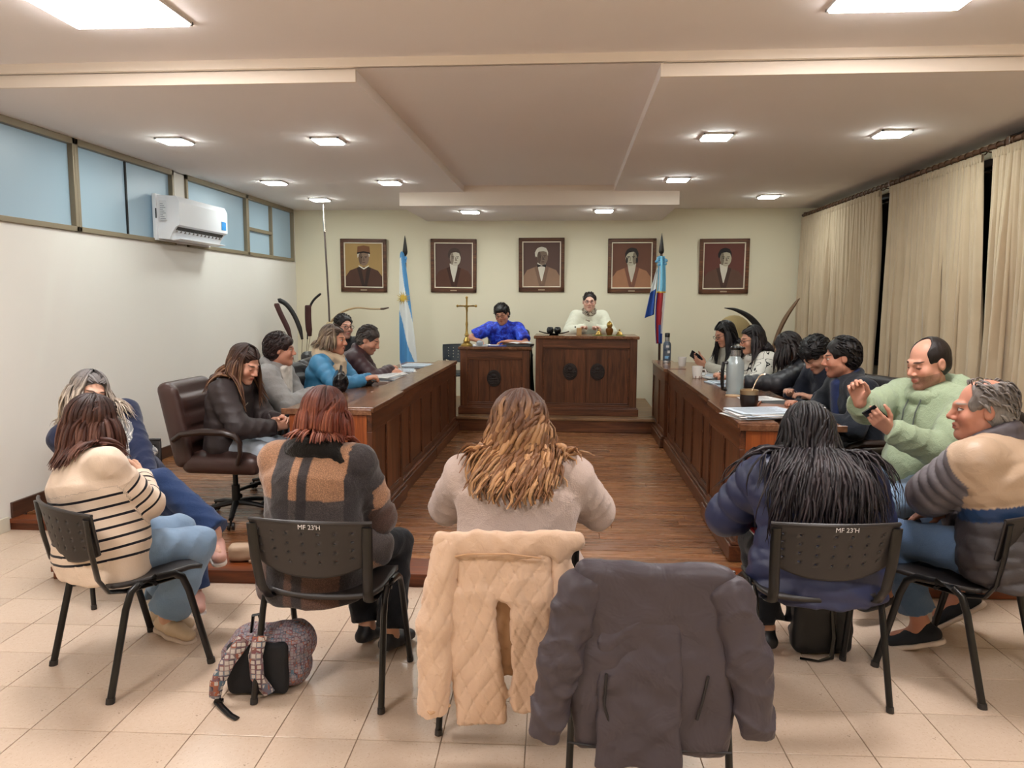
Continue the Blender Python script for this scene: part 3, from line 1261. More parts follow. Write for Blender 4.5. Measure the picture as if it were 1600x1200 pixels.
def hair_long(P, cols, n=150, length=.30, az0=48, wave=(.008, 26), width=.014, seed=1, front=.075, name='hair', spread=.0, label=None,
              part=0.0, curl=0.0, gravity=.35, base=True, tail=None, jit=.25, extra_sdf=(), thick=.012, backlen=None, lift=.0, pull=None, tipw=.12, sweep=.35, dbg=False, slx=.35):
    """long hair: shell on the skull plus many tapering locks that run down over head, neck and clothes"""
    rs = np.random.RandomState(seed)
    s, Hf = P.hs, P.Hf
    ctr = np.array([0, -.018, .034])
    rad = np.array([.079, .097, .089])
    az = R(az0) + (2 * math.pi - 2 * R(az0)) * (np.arange(n) + rs.uniform(-.4, .4, n)) / n
    lay = rs.uniform(0, 1, n) ** 1.3
    cr, ct, ch = [np.array(srgb(q)) for q in cols]
    colls = list(getattr(P, 'garm', [])) + list(extra_sdf) + [P.B]

    def push(p, w):
        hit = np.zeros(len(p), bool)
        for G in colls + colls:
            dv = G.at(p)
            m = dv < w
            wm = w[m]
            if m.any():
                q = p[m]
                e = .008
                g = np.stack([G.at(q + np.eye(3)[i] * e) - G.at(q - np.eye(3)[i] * e) for i in range(3)], 1)
                g /= np.linalg.norm(g, axis=1, keepdims=True) + 1e-6
                p[m] = q + g * np.minimum(wm - dv[m], .05)[:, None]
                hit[m] = True
        return p, hit
    pts = []
    steps = 9
    n2 = int(n * sweep)
    if n2:
        sd_ = np.where(rs.uniform(size=n2) < .5, -1, 1)
        e0 = np.radians(rs.uniform(2, 80, n2)) * sd_
        t0 = R(62) + R(10) * np.abs(e0) / R(80) + np.radians(rs.uniform(-6, 3, n2))
        e1 = (math.pi - np.radians(rs.uniform(20, 92, n2))) * sd_
        t1 = R(94) + np.zeros(n2)
        az = np.concatenate([az, e1 % (2 * math.pi)])
        lay = np.concatenate([lay, .15 + .6 * rs.uniform(size=n2)])
        n = n + n2
    th0 = rs.uniform(R(4), R(16), n)
    th1 = R(88) + R(14) * (np.abs(np.cos(az / 2)) < .7)
    for j in range(steps):
        th = th0 + (th1 - th0) * j / (steps - 1)
        dr = np.stack([np.sin(az) * np.sin(th), np.cos(az) * np.sin(th), np.cos(th)], 1)
        if n2:
            d0 = np.stack([np.sin(e0) * np.sin(t0), np.cos(e0) * np.sin(t0), np.cos(t0)], 1)
            d1 = np.stack([np.sin(e1) * np.sin(t1), np.cos(e1) * np.sin(t1), np.cos(t1)], 1)
            om = np.arccos(np.clip((d0 * d1).sum(1), -.99, .99))[:, None]
            q_ = j / (steps - 1)
            ds = (np.sin((1 - q_) * om) * d0 + np.sin(q_ * om) * d1) / np.sin(om)
            ds[:, 2] += .38 * math.sin(math.pi * q_)
            ds /= np.linalg.norm(ds, axis=1, keepdims=True)
            dr[-n2:] = ds
        o = (.003 + thick * lay + lift * math.sin(math.pi * j / steps))[:, None]
        q = ctr + dr * (rad + o)
        q[:, 0] += part * (1 - j / (steps - 1))
        # near the face the lock swings back so the face stays free
        pts.append(P.hc + (q @ Hf.T) * s)
    L = length * P.S * (1 + jit * rs.uniform(-1, .4, n))
    if backlen is not None:
        L = L * (1 + (backlen - 1) * np.clip(-np.cos(az), 0, 1))
    st = 13 if P.near else 9
    slide_dir = np.array([slx, 1.0, 0])
    p = pts[-1].copy()
    v = pts[-1] - pts[-2]
    v /= np.linalg.norm(v, axis=1, keepdims=True)
    out = p - (P.hc + (ctr * s) @ Hf.T)
    out[:, 2] = 0
    out /= np.linalg.norm(out, axis=1, keepdims=True) + 1e-6
    for j in range(st):
        g = np.tile(np.array([0, 0, -1.0]), (n, 1))
        if pull is not None:
            g = g + np.array(pull)
        v = v * (1 - gravity) + g * gravity + out * spread * (.3 if j > 5 else 1)
        v /= np.linalg.norm(v, axis=1, keepdims=True)
        p0 = p.copy()
        p = p + v * (L / st)[:, None]
        p, hit = push(p, .006 + .014 * lay)
        mv = p - p0
        ml = np.linalg.norm(mv, axis=1, keepdims=True)
        slide = .5 * v + mv / (ml + .004) + out * slide_dir * .55
        v = np.where(hit[:, None], slide, v)
        v /= np.linalg.norm(v, axis=1, keepdims=True)
        pts.append(p.copy())
    A = np.stack(pts, 1)                                   # n, m, 3
    m = A.shape[1]
    T = np.gradient(A, axis=1)
    T /= np.linalg.norm(T, axis=2, keepdims=True) + 1e-9
    C = P.hc + (ctr * s) @ Hf.T
    O = A - C
    O[:, steps:, 2] *= .25
    O -= T * (O * T).sum(2, keepdims=True)
    O /= np.linalg.norm(O, axis=2, keepdims=True) + 1e-9
    Wd = np.cross(T, O)
    sarc = np.concatenate([np.zeros((n, 1)), np.cumsum(np.linalg.norm(np.diff(A, axis=1), axis=2), 1)], 1)
    ph = rs.uniform(0, 6.28, (n, 1))
    fr = wave[1] * rs.uniform(.8, 1.25, (n, 1))
    amp = wave[0] * np.clip((sarc - .06) / .15, 0, 1)
    A = A + Wd * (amp * np.sin(sarc * fr + ph))[:, :, None] + O * (amp * .7 * (np.cos(sarc * fr + ph) + .8))[:, :, None]
    wv = width * rs.uniform(.7, 1.3, (n, 1)) * np.clip(.35 + sarc / .05, 0, 1)
    tt = np.linspace(0, 1, m)[None, :]
    wv = wv * np.where(tt > .75, 1 - (tt - .75) / .25 * (1 - tipw), 1)
    K = 4
    ring_ = []
    for q in range(K):
        a = 2 * math.pi * q / K
        ring_.append(A + Wd * (np.cos(a) * wv)[:, :, None] + O * (np.sin(a) * wv * .42)[:, :, None])
    V = np.stack(ring_, 2).reshape(-1, 3)                  # n, m, K
    base_i = (np.arange(n)[:, None, None] * m + np.arange(m - 1)[None, :, None]) * K + np.arange(K)[None, None, :]
    nx = (np.arange(K) + 1) % K - np.arange(K)
    F = np.stack([base_i, base_i + nx, base_i + nx + K, base_i + K], -1).reshape(-1, 4)
    if dbg:
        for k in range(0, n, 17):
            print('HAIR', np.round(az[k], 2), np.round(A[k, ::4], 3).tolist())
    tone = rs.uniform(0, 1, (n, 1, 1))
    g = np.clip((sarc / (sarc[:, -1:] + 1e-6) - .18) / .5, 0, 1)[:, :, None]
    c = cr * (1 - g) + ct * g
    hi = (tone > .62).astype(float) * g
    c = c * (1 - .75 * hi) + ch * .75 * hi
    c = c * (.75 + .5 * rs.uniform(0, 1, (n, 1, 1)))
    Cc = np.repeat(c, K, axis=1).reshape(-1, 3)
    if base:
        G = Sdf()

        def he(q, r, k=.01, sub=False):
            e = Ell(P.hp(q), np.array(r) * s, Hf.T)
            G.sub(e, k) if sub else G.add(e, k)
        he((0, -.020, .036), (.0785, .0965, .0885))
        he((0, -.055, -.03), (.068, .055, .075), .03)
        he((0, .118, front - .092), (.094, .088, .098), .012, True)
        V2, F2 = G.mesh(.0065 if P.near else .009, disp=folds(.003, .03, seed, (1, 1, .3), 6))
        c2 = np.tile(cr * .95, (len(V2), 1))
        F = np.concatenate([F, F2 + len(V)])
        V = np.concatenate([V, V2])
        Cc = np.concatenate([Cc, c2])
    ob = new_obj(name, np_mesh(name, V, F, [HAIR], colors=Cc), P.root)
    if label:
        ob['label'] = label
    return ob
# ------------------------------------------------------------------ the room
XL, XR, YB, YF = -3.87, 3.28, 10.62, -2.6
PLAT, DAIS = 0.08, 0.25
M_wall_l = plain('paint_left', '#e6e2da', .75, var=.03, vs=1.2, bs=.05, bscale=90)
M_wall_b = plain('paint_cream', '#e4dcc2', .75, var=.03, vs=1.2, bs=.05, bscale=90)
M_ceil = plain('paint_ceiling', '#f5eeea', .85, var=.03, vs=.8, bs=.04, bscale=60)
M_fascia = plain('paint_fascia', '#f4e8da', .8, var=.02)
OAK = wood('oak_vertical', '#2e160d', '#55301b', '#74452a', 'z', 1.0, .34)
OAK_X = wood('oak_along_x', '#2e160d', '#57311c', '#77482c', 'x', 1.0, .34)
OAK_Y = wood('oak_along_y', '#2e160d', '#55301b', '#74452a', 'y', 1.0, .34)
OAK_END = wood('oak_end_panel', '#5a2a12', '#8a461f', '#a75c2c', 'z', 1.0, .34)
OAK_TOP = wood('oak_worktop', '#4b2d1c', '#6b452d', '#8a6044', 'y', 1.0, .22, spec=.7)
BOARD = wood('floor_board', '#573318', '#7f5130', '#98683f', 'x', .5, .28, .42)
BOARD_D = wood('floor_board_dais', '#4f3722', '#7a5a3c', '#92714f', 'x', .8, .35, .3)
NOSE = wood('board_nosing', '#3a1a0c', '#6b3416', '#8d4a20', 'x', .8, .34, .2)


def tile_mat():
    t = NT('granite_tile')
    v = t.coord('Object')
    oi = t.n('ShaderNodeObjectInfo')
    k = t.math('ADD', t.math('MULTIPLY', oi.outputs['Random'], .10), .95)
    c = t.mix(t.noise(v, 45, 3, .7), srgb('#c6ae98'), srgb('#d6c2ae'))
    c = t.mix(t.math('MULTIPLY', t.math('GREATER_THAN', t.noise(v, 95, 1), .66), .35), c, srgb('#b0947a'))
    c = t.mix(t.math('MULTIPLY', t.math('GREATER_THAN', t.noise(v, 12, 4, .75), .69), .45), c, srgb('#6d5946'))
    hs = t.n('ShaderNodeHueSaturation')
    t.l(k, hs.inputs['Value'])
    t.l(c, hs.inputs['Color'])
    t.base(hs.outputs[0], t.math('ADD', t.math('MULTIPLY', t.noise(v, 4, 3), .15), .16), 0, .5)
    return t.m


M_TILE = tile_mat()
M_GROUT = plain('grout', '#8f7a64', .9)
fl_ = struct(MB().box((XL - .2, YF - .2, -.12), (XR + .3, YB + .2, -.004)).build('floor', M_GROUT))
# tiles laid on the public part of the hall, slightly out of square with the platform
ta = .026
TM = Matrix.Translation((-2.0, 2.556, 0)) @ Matrix.Rotation(ta, 4, 'Z')
tm = MB().box((-.1532, -.1482, -.012), (.1532, .1482, 0), .0015).mesh('tile', (M_TILE,))
PF0, PF1 = (-2.94, 4.0), (3.25, 4.19)            # front line of the wooden platform
for j in range(-3, 9):
    for i in range(-7, 18):
        p = TM @ Vector((.31 * (i + .5), .30 * (j + .5), 0))
        if not (XL + .05 < p.x < XR + .1 and p.y > 1.75):
            continue
        lim = 4.85 if p.x < -2.94 else PF0[1] + (p.x - PF0[0]) * (PF1[1] - PF0[1]) / (PF1[0] - PF0[0])
        if p.y - .15 > lim:
            continue
        if abs(p.x * 1190 / max(p.y, .1) - 90) > 1190 or p.y < 1.9:
            continue
        o = new_obj('tile', tm, fl_)
        o.matrix_world = Matrix.Translation(p) @ Matrix.Rotation(ta, 4, 'Z')
# plain floor of the unseen part behind the camera
struct(MB().box((XL, YF, -.004), (XR, 1.95, -.0005)).build('floor_near', plain('floor_near', '#d2bda0', .3)))

# wooden platform
pl = struct(MB().prism([(-2.94, 4.02), (3.25, 4.21), (3.25, YB), (XL, YB), (XL, 4.89), (-2.94, 4.89)], 0, PLAT - .02)
            .build('floor_platform', NOSE))
nz = MB()
nz.prism([(-2.94, 4.0), (3.25, 4.19), (3.25, 4.33), (-2.94, 4.33)], PLAT - .03, PLAT)
o = nz.build('plank', NOSE, pl)
o = MB().box((XL, 4.87, PLAT - .03), (-2.94, 5.0, PLAT), .006).build('plank', NOSE, pl)
rs_ = random.Random(3)
y = 4.33
bw_ = .118
k = 0
while y < 8.74:
    y1 = min(y + bw_, 8.745)
    x0 = -2.94 if y < 4.98 else XL + .01
    cuts = [x0] + sorted([rs_.uniform(-1.2, .9) for q in range(1)] + [-1.34 if k % 2 else -1.5, 1.25 if k % 2 else 1.15]) + [XR - .06]
    for a, b in zip(cuts[:-1], cuts[1:]):
        if b - a > .02:
            MB().box((a + .0012, y + .0022, PLAT - .022), (b - .0012, y1 - .0022, PLAT + rs_.uniform(-.0008, .0008)), .002).build('plank', BOARD, pl)
    y += bw_
    k += 1
# dais at the far end
da = struct(MB().box((-2.35, 8.78, PLAT - .01), (1.06, YB, DAIS - .022)).build('floor_dais', BOARD_D))
MB().box((-2.35, 8.745, DAIS - .035), (1.06, 8.88, DAIS), .008).build('plank', BOARD_D, da)
MB().box((-2.35, 8.762, PLAT), (1.06, 8.79, DAIS - .034), .003).build('riser', OAK_X, da)
y = 8.88
while y < YB - .01:
    y1 = min(y + .13, YB)
    MB().box((-2.35, y + .0015, DAIS - .03), (1.06, y1 - .0015, DAIS), .002).build('plank', BOARD_D, da)
    y += .13

# walls
wl = MB()
wl.box((XL - .16, YF, 0), (XL, YB + .16, 2.135))
wl.box((XL - .16, 7.30, 2.13), (XL, 7.54, 2.83))
wl.box((XL - .16, YF, 2.13), (XL, 2.2, 3.0))
wl.box((XL - .16, 10.53, 2.13), (XL, YB + .16, 2.83))
struct(wl.build('wall_left', M_wall_l))
struct(MB().box((XL - .16, YB, 0), (XR + .3, YB + .16, 3.0)).build('wall_back', M_wall_b))
wr_ = MB()
wr_.box((XR, YF, 0), (XR + .16, YB, .95))
wr_.box((XR, YF, 2.70), (XR + .16, YB, 3.0))
for a, b in ((YF, .5), (3.0, 3.35), (5.75, 6.15), (7.65, 8.1), (10.2, YB)):
    wr_.box((XR, a, .9), (XR + .16, b, 2.75))
struct(wr_.build('wall_right', M_wall_b))
struct(MB().box((XL - .16, YF - .16, 0), (XR + .3, YF, 3.0)).build('wall_front', M_wall_b))

# ceiling: near field, recess down the middle, dropped fields left and right, box over the dais
ce = MB()
ce.box((XL - .16, YF - .16, 2.96), (XR + .3, 4.40, 3.10))
ce.box((-1.24, 4.40, 2.91), (.5, YB + .1, 3.10))
struct(ce.build('ceiling', M_ceil))
struct(MB().box((XL - .16, 4.38, 2.91), (XR + .3, 4.41, 2.97)).build('trim_1', M_fascia))
for nm, a, b in (('trim_2', XL - .16, -1.235), ('trim_3', .485, XR + .3)):
    o = struct(MB().box((a, 4.44, 2.84), (b, YB + .1, 3.05)).build('ceiling', M_ceil))
    e = MB()
    e.box((a, 4.425, 2.8395), (b, 4.443, 2.911))
    struct(e.build(nm, M_fascia))
struct(MB().box((-1.99, 8.92, 2.686), (1.22, YB + .05, 2.92)).build('ceiling', M_ceil))
struct(MB().box((-1.992, 8.912, 2.686), (1.222, 8.925, 2.84)).build('trim_4', M_fascia))
struct(MB().box((-1.24, 8.905, 2.84), (.49, 8.93, 2.915)).build('trim_5', M_fascia))

# skirting
M_SKB = wood('skirting_wood', '#3a2116', '#4d2f20', '#5f3c29', 'y', 1, .45)
struct(MB().box((XL, 4.9, PLAT), (XL + .02, 8.9, PLAT + .11), .004).build('baseboard_left', M_SKB))
struct(MB().box((XL, YF, 0), (XL + .016, 4.87, .10), .004).build('baseboard_left', plain('cream_skirting', '#d3cbb9', .5)))

# ---- high windows of the left wall
M_ALU = plain('window_profile', '#8d8069', .45, .3, var=.06)
M_ALU_D = plain('window_profile_dark', '#4d4338', .5, .2)


def frosted():
    t = NT('frosted_glass')
    v = t.coord('Object')
    t.base(t.mix(t.noise(v, .8, 2), srgb('#8ea5b2'), srgb('#a4b9c4')), .38, 0, .4)
    t.b.inputs['Emission Color'].default_value = (.40, .60, .80, 1)
    t.b.inputs['Emission Strength'].default_value = .085      # last daylight behind the panes
    t.bump(t.noise(v, 400, 1), .05, .001)
    return t.m


M_FROST = frosted()
Z0, Z1 = 2.165, 2.81


def high_window(n, y0, y1, panes, mids=()):
    f = MB()
    f.box((XL - .06, y0, Z0 - .04), (XL + .022, y1, Z0), .004)
    f.box((XL - .06, y0, Z1 - .02), (XL + .022, y1, Z1 + .03), .004)
    f.box((XL - .06, y0, Z0 - .04), (XL + .022, y0 + .035, Z1 + .03), .004)
    f.box((XL - .06, y1 - .035, Z0 - .04), (XL + .022, y1, Z1 + .03), .004)
    for m_, th in mids:
        f.box((XL - .05, m_ - th / 2, Z0), (XL + .006, m_ + th / 2, Z1))
    w = struct(f.build('window_%d' % n, M_ALU))
    for a, b, c, d in panes:
        MB().box((XL - .030, a, c), (XL - .022, b, d)).build('pane', M_FROST, w)
    return w


w1 = high_window(1, 2.2, 4.08, [(2.23, 3.1, Z0, Z1), (3.1, 4.05, Z0, Z1)], [(3.1, .012)])
w2 = high_window(2, 4.08, 5.81, [(4.11, 5.78, Z0, Z1)])
w3 = high_window(3, 5.81, 7.30, [(5.84, 6.53, Z0, Z1), (6.55, 7.27, Z0, Z1)])
MB().box((XL - .035, 6.525, Z0), (XL - .010, 6.545, Z1)).build('mullion', plain('black_gap', '#141414', .6), w3)
w4 = high_window(4, 7.54, 9.0, [(7.57, 8.97, Z0, Z1)])
w5 = high_window(5, 9.0, 10.53, [(9.03, 9.74, Z0, 2.43), (9.03, 9.74, 2.46, Z1), (9.77, 10.5, Z0, Z1)])
fr5 = MB()
fr5.box((XL - .04, 9.03, 2.425), (XL + .016, 9.75, 2.465), .003)
fr5.box((XL - .04, 9.735, Z0), (XL + .016, 9.775, Z1), .003)
fr5.build('mullion', M_ALU, w5)

# ---- dark windows behind the curtains
M_NIGHT = plain('night_glass', '#0a0c0d', .08, var=0)
M_DWOOD = plain('dark_window_wood', '#241812', .5)
for n, (a, b) in enumerate(((3.35, 5.75), (6.15, 7.65), (8.1, 10.2))):
    f = MB()
    f.box((XR - .02, a, .93), (XR + .06, b, .99), .004)
    f.box((XR - .02, a, 2.66), (XR + .06, b, 2.72), .004)
    for q in (a, (a + b) / 2 - .03, b - .06):
        f.box((XR - .02, q, .95), (XR + .06, q + .06, 2.70), .004)
    w = struct(f.build('window_%d' % (6 + n), M_DWOOD))
    MB().box((XR + .02, a + .03, .97), (XR + .03, b - .03, 2.68)).build('pane', M_NIGHT, w)
for a, b in ((7.62, 8.02), (5.85, 6.12)):
    # dark boards set behind the gaps between the curtains
    struct(MB().box((XR - .035, a, .1), (XR - .002, b, 2.84), .004).build('trim_6', M_DWOOD))

# ---- ceiling lamps
M_DIFF_N = emit('lamp_diffuser_near', *LAMP_NEAR)
M_DIFF_F = emit('lamp_diffuser_far', *LAMP_FAR)
M_WHITE = plain('white_enamel', '#e8e8e6', .4)


def lamp(x, y, z, s, m, label, group, rot=0):
    t = thing('ceiling_light', label, 'ceiling light', (x, y, z), rot, group)
    h = s / 2
    f = MB()
    for a in ((-h, -h, h, -h + .012), (-h, h - .012, h, h), (-h, -h, -h + .012, h), (h - .012, -h, h, h)):
        f.box((a[0], a[1], -.014), (a[2], a[3], 0))
    f.build('frame', M_WHITE, t)
    MB().box((-h + .012, -h + .012, -.024), (h - .012, h - .012, -.002), .006).build('diffuser', m, t)


lamp(-2.17, 3.50, 2.96, .60, M_DIFF_N, 'large square ceiling panel lamp over the left of the public seats', 'large ceiling panels')
lamp(1.47, 3.52, 2.96, .60, M_DIFF_N, 'large square ceiling panel lamp over the right of the public seats', 'large ceiling panels')
lamp(-2.17, .6, 2.96, .60, M_DIFF_N, 'large unseen ceiling panel lamp added for light behind the photographer, by the left wall', 'large ceiling panels')  # unseen panel, added behind the camera to light the room
lamp(1.47, .6, 2.96, .60, M_DIFF_N, 'large unseen ceiling panel lamp added for light behind the photographer, by the curtains', 'large ceiling panels')  # second added panel out of view, also there to light the room
for x, y, z, l in ((-3.10, 5.92, 2.84, 'small square downlight nearest to the air conditioner'),
                   (-1.89, 5.97, 2.84, 'small square downlight nearest the near end of the left bench'),
                   (1.08, 5.99, 2.84, 'small square downlight over the near part of the right bench'),
                   (2.34, 5.95, 2.84, 'small square downlight nearest the curtains'),
                   (-3.14, 8.05, 2.84, 'small square downlight by the high windows past the air conditioner'),
                   (-1.91, 8.10, 2.84, 'small square downlight over the far end of the left bench'),
                   (1.08, 8.04, 2.84, 'small square downlight over the far end of the right bench'),
                   (2.32, 9.38, 2.84, 'small square downlight in the far corner by the curtains'),
                   (-3.11, 9.44, 2.84, 'small square downlight above the tip of the spear'),
                   (-1.235, 9.46, 2.686, 'small square downlight in the box over the smaller lectern'),
                   (.396, 9.40, 2.686, 'small square downlight in the box over the larger lectern')):
    lamp(x, y, z, .22, M_DIFF_F, l, 'small ceiling downlights')

# ---- curtains
M_ROD = wood('rod_wood', '#3a2417', '#5b3d28', '#70503a', 'y', 1, .45)


def curtain_mat():
    t = NT('curtain_cloth')
    v = t.coord('Object')
    t.base(t.mix(t.noise(v, 5, 3), srgb('#b9a68a'), srgb('#cab89c')), .9, 0, .2)
    t.b.inputs['Sheen Weight'].default_value = .2
    t.bump(t.noise(v, 260, 2), .15, .003)
    return t.m


M_CURT = curtain_mat()
CX = 3.07
rod = thing('curtain_rod', 'long brown wooden curtain rod under the ceiling along the right wall', 'curtain rod', (CX, 6.5, 2.735))
MB().tube([(0, -4.6, 0), (0, 4.05, 0)], .019, 10).build('pole', M_ROD, rod, True)
for yy in (-3.6, -.75, 1.25, 3.95):
    MB().box((-.02, yy - .025, -.03), (XR - CX, yy + .025, .03), .006).build('bracket', M_ROD, rod)
rg = MB().tube([(.028 * math.cos(a), 0, .028 * math.sin(a) - .008) for a in [2 * math.pi * i / 14 for i in range(15)]], .005, 6, cap=False).mesh('ring', (M_ROD,), True)
for i in range(78):
    o = new_obj('ring', rg, rod)
    o.location = (0, -4.5 + i * .108, 0)


def curtain(y0, y1, label, seed, top_=2.70, bot=.14, flare=0.0, x=CX):
    rs = random.Random(seed)
    t = thing('curtain', label, 'curtain', (x, (y0 + y1) / 2, bot), 0, 'pleated curtains on the right wall')
    W = y1 - y0
    n = max(8, int(W / .085))
    ph = [rs.uniform(-.35, .35) for _ in range(n + 2)]
    am = [rs.uniform(.6, 1.25) for _ in range(n + 2)]
    H_ = top_ - bot

    def fn(u, v):
        # u across, v upwards
        s = u * n
        i = int(min(s, n - 1))
        q = s - i
        a = am[i] * (1 - q) + am[i + 1] * q
        wob = ph[i] * (1 - q) + ph[i + 1] * q
        d = (1 - v)
        amp = (.016 + .062 * min(1, d * 1.8)) * a
        g_ = math.sin(math.pi * (s + wob * d))
        xx = -.25 * amp * math.cos(2 * math.pi * (s + wob * d)) + 1.75 * amp * math.exp(-(g_ / .42) ** 2) - .02 + min(1, d * 2) * (.030 * math.sin(2 * math.pi * (u * W / .31 + .4 * math.sin(5 * u + seed))) + .018 * math.sin(2 * math.pi * u * W / .19 + seed))
        yy = (u - .5) * W * (1 + flare * d) + .018 * math.sin(2 * math.pi * (s + wob)) * min(1, d * 2) + .03 * math.sin(seed + 4 * u) * d
        if v > .965:
            xx += .006 * math.sin(2 * math.pi * s * 3)
        return (xx, yy, v * H_)
    m = MB().grid(fn, n * 10, 24)
    o = m.build('cloth', M_CURT, t, 80)
    md = o.modifiers.new('thick', 'SOLIDIFY')
    md.thickness = .004

    def fh(u, v):
        s = u * n
        return (-.014 - .006 * math.cos(2 * math.pi * s * 2), (u - .5) * W, H_ - .055 + v * .06)
    hd = MB().grid(fh, n * 8, 2).build('heading_tape', M_CURT, t, 80)
    md = hd.modifiers.new('thick', 'SOLIDIFY')
    md.thickness = .004
    return t


curtain(9.32, 10.56, 'beige pleated curtain in the far corner, beside the back wall', 1)
curtain(7.98, 9.34, 'beige pleated curtain second from the back wall', 2)
curtain(6.08, 7.74, 'wide beige pleated curtain between the two dark gaps', 3, flare=.05)
curtain(4.35, 5.94, 'beige pleated curtain on the near side of the second dark gap', 4, flare=.04)
curtain(2.75, 4.35, 'beige pleated curtain at the edge of the frame, nearest the old man', 5)
# ------------------------------------------------------------------ benches and lecterns
M_DARKW = plain('desk_inside', '#2a1710', .6)


def bench_unit(name, label, xf, sgn, y0, y1, z1, group, near_end=False, npan=3, depth=.60, dx=0):
    """a panelled council bench; front face at x=xf looks towards -sgn (the aisle), sitters at +sgn side"""
    t = thing(name, label, 'desk', (xf, (y0 + y1) / 2, PLAT), 0, group)
    L = (y1 - y0) / 2
    h = z1 - PLAT
    S_ = lambda a: a * sgn
    MB().box((S_(.03), -L + .004, 0), (S_(.055), L - .004, h - .035)).build('back_board', M_DARKW, t)
    MB().box((S_(-.035), -L, 0), (S_(.04), L, .10), .008).build('plinth', OAK_Y, t)
    MB().box((S_(-.022), -L, .10), (S_(.03), L, .122), .008).build('plinth_moulding', OAK_Y, t)
    # stiles, rails and raised panels
    MB().box((S_(0), -L, h - .16), (S_(.035), L, h - .035), .004).build('top_rail', OAK_Y, t)
    MB().box((S_(.002), -L, .122), (S_(.035), L, .16), .003).build('bottom_rail', OAK_Y, t)
    pw = 2 * L / npan
    for i in range(npan + 1):
        yy = -L + i * pw
        a, b = max(-L, yy - .035), min(L, yy + .035)
        MB().box((S_(.001), a, .16), (S_(.036), b, h - .16), .003).build('stile', OAK, t)
        if i < npan:
            MB().box((S_(.014), yy + .035, .16), (S_(.032), yy + pw - .035, h - .16)).build('panel', OAK, t)
            mo = MB()
            for q in (.16, h - .172):
                mo.box((S_(.004), yy + .035, q), (S_(.02), yy + pw - .035, q + .012), .003)
            for q in (yy + .035, yy + pw - .047):
                mo.box((S_(.004), q, .16), (S_(.02), q + .012, h - .16), .003)
            mo.build('panel_moulding', OAK_Y, t)
    # ledge along the aisle and the lower writing top behind it
    MB().box((S_(-.012), -L - .004, h - .036), (S_(.215), L + .004, h), .006).build('ledge', OAK_TOP, t)
    MB().box((S_(.215), -L, h - .052), (S_(depth), L, h - .022), .004).build('worktop', OAK_TOP, t)
    for yy in ((-L, -L + .03), (L - .03, L)):
        MB().box((S_(.036), yy[0], 0), (S_(depth - .05), yy[1], h - .052), .002).build('end_panel', OAK_END, t)
    if near_end:
        MB().box((S_(.0), -L - .012, h - .05), (S_(depth), -L + .01, h - .012), .004).build('end_lipping', OAK_TOP, t)
    return t


gL, gR = 'panelled benches on the left of the aisle', 'panelled benches on the right of the aisle'
bench_unit('council_desk', 'near short unit of the left panelled oak bench, behind the plaid coat', -1.27, -1, 4.80, 5.705, .91, gL, True, 2)
bench_unit('council_desk', 'middle unit of the left panelled oak bench', -1.305, -1, 5.71, 7.20, .905, gL, False, 3)
bench_unit('council_desk', 'far unit of the left panelled oak bench, ending by the smaller lectern', -1.305, -1, 7.205, 8.72, .905, gL, False, 3)
bench_unit('council_desk', 'near unit of the right panelled oak bench, with stacked papers at its corner', .985, 1, 4.42, 5.40, .915, gR, True, 2)
bench_unit('council_desk', 'long middle unit of the right panelled oak bench, carrying the thermos', 1.02, 1, 5.405, 7.90, .905, gR, False, 5)
bench_unit('council_desk', 'far unit of the right panelled oak bench, carrying the steel bottle', .985, 1, 7.905, 9.05, .91, gR, False, 2)

M_CARVE = plain('carved_dark_wood', '#1f120d', .5, bs=.3, bscale=90)


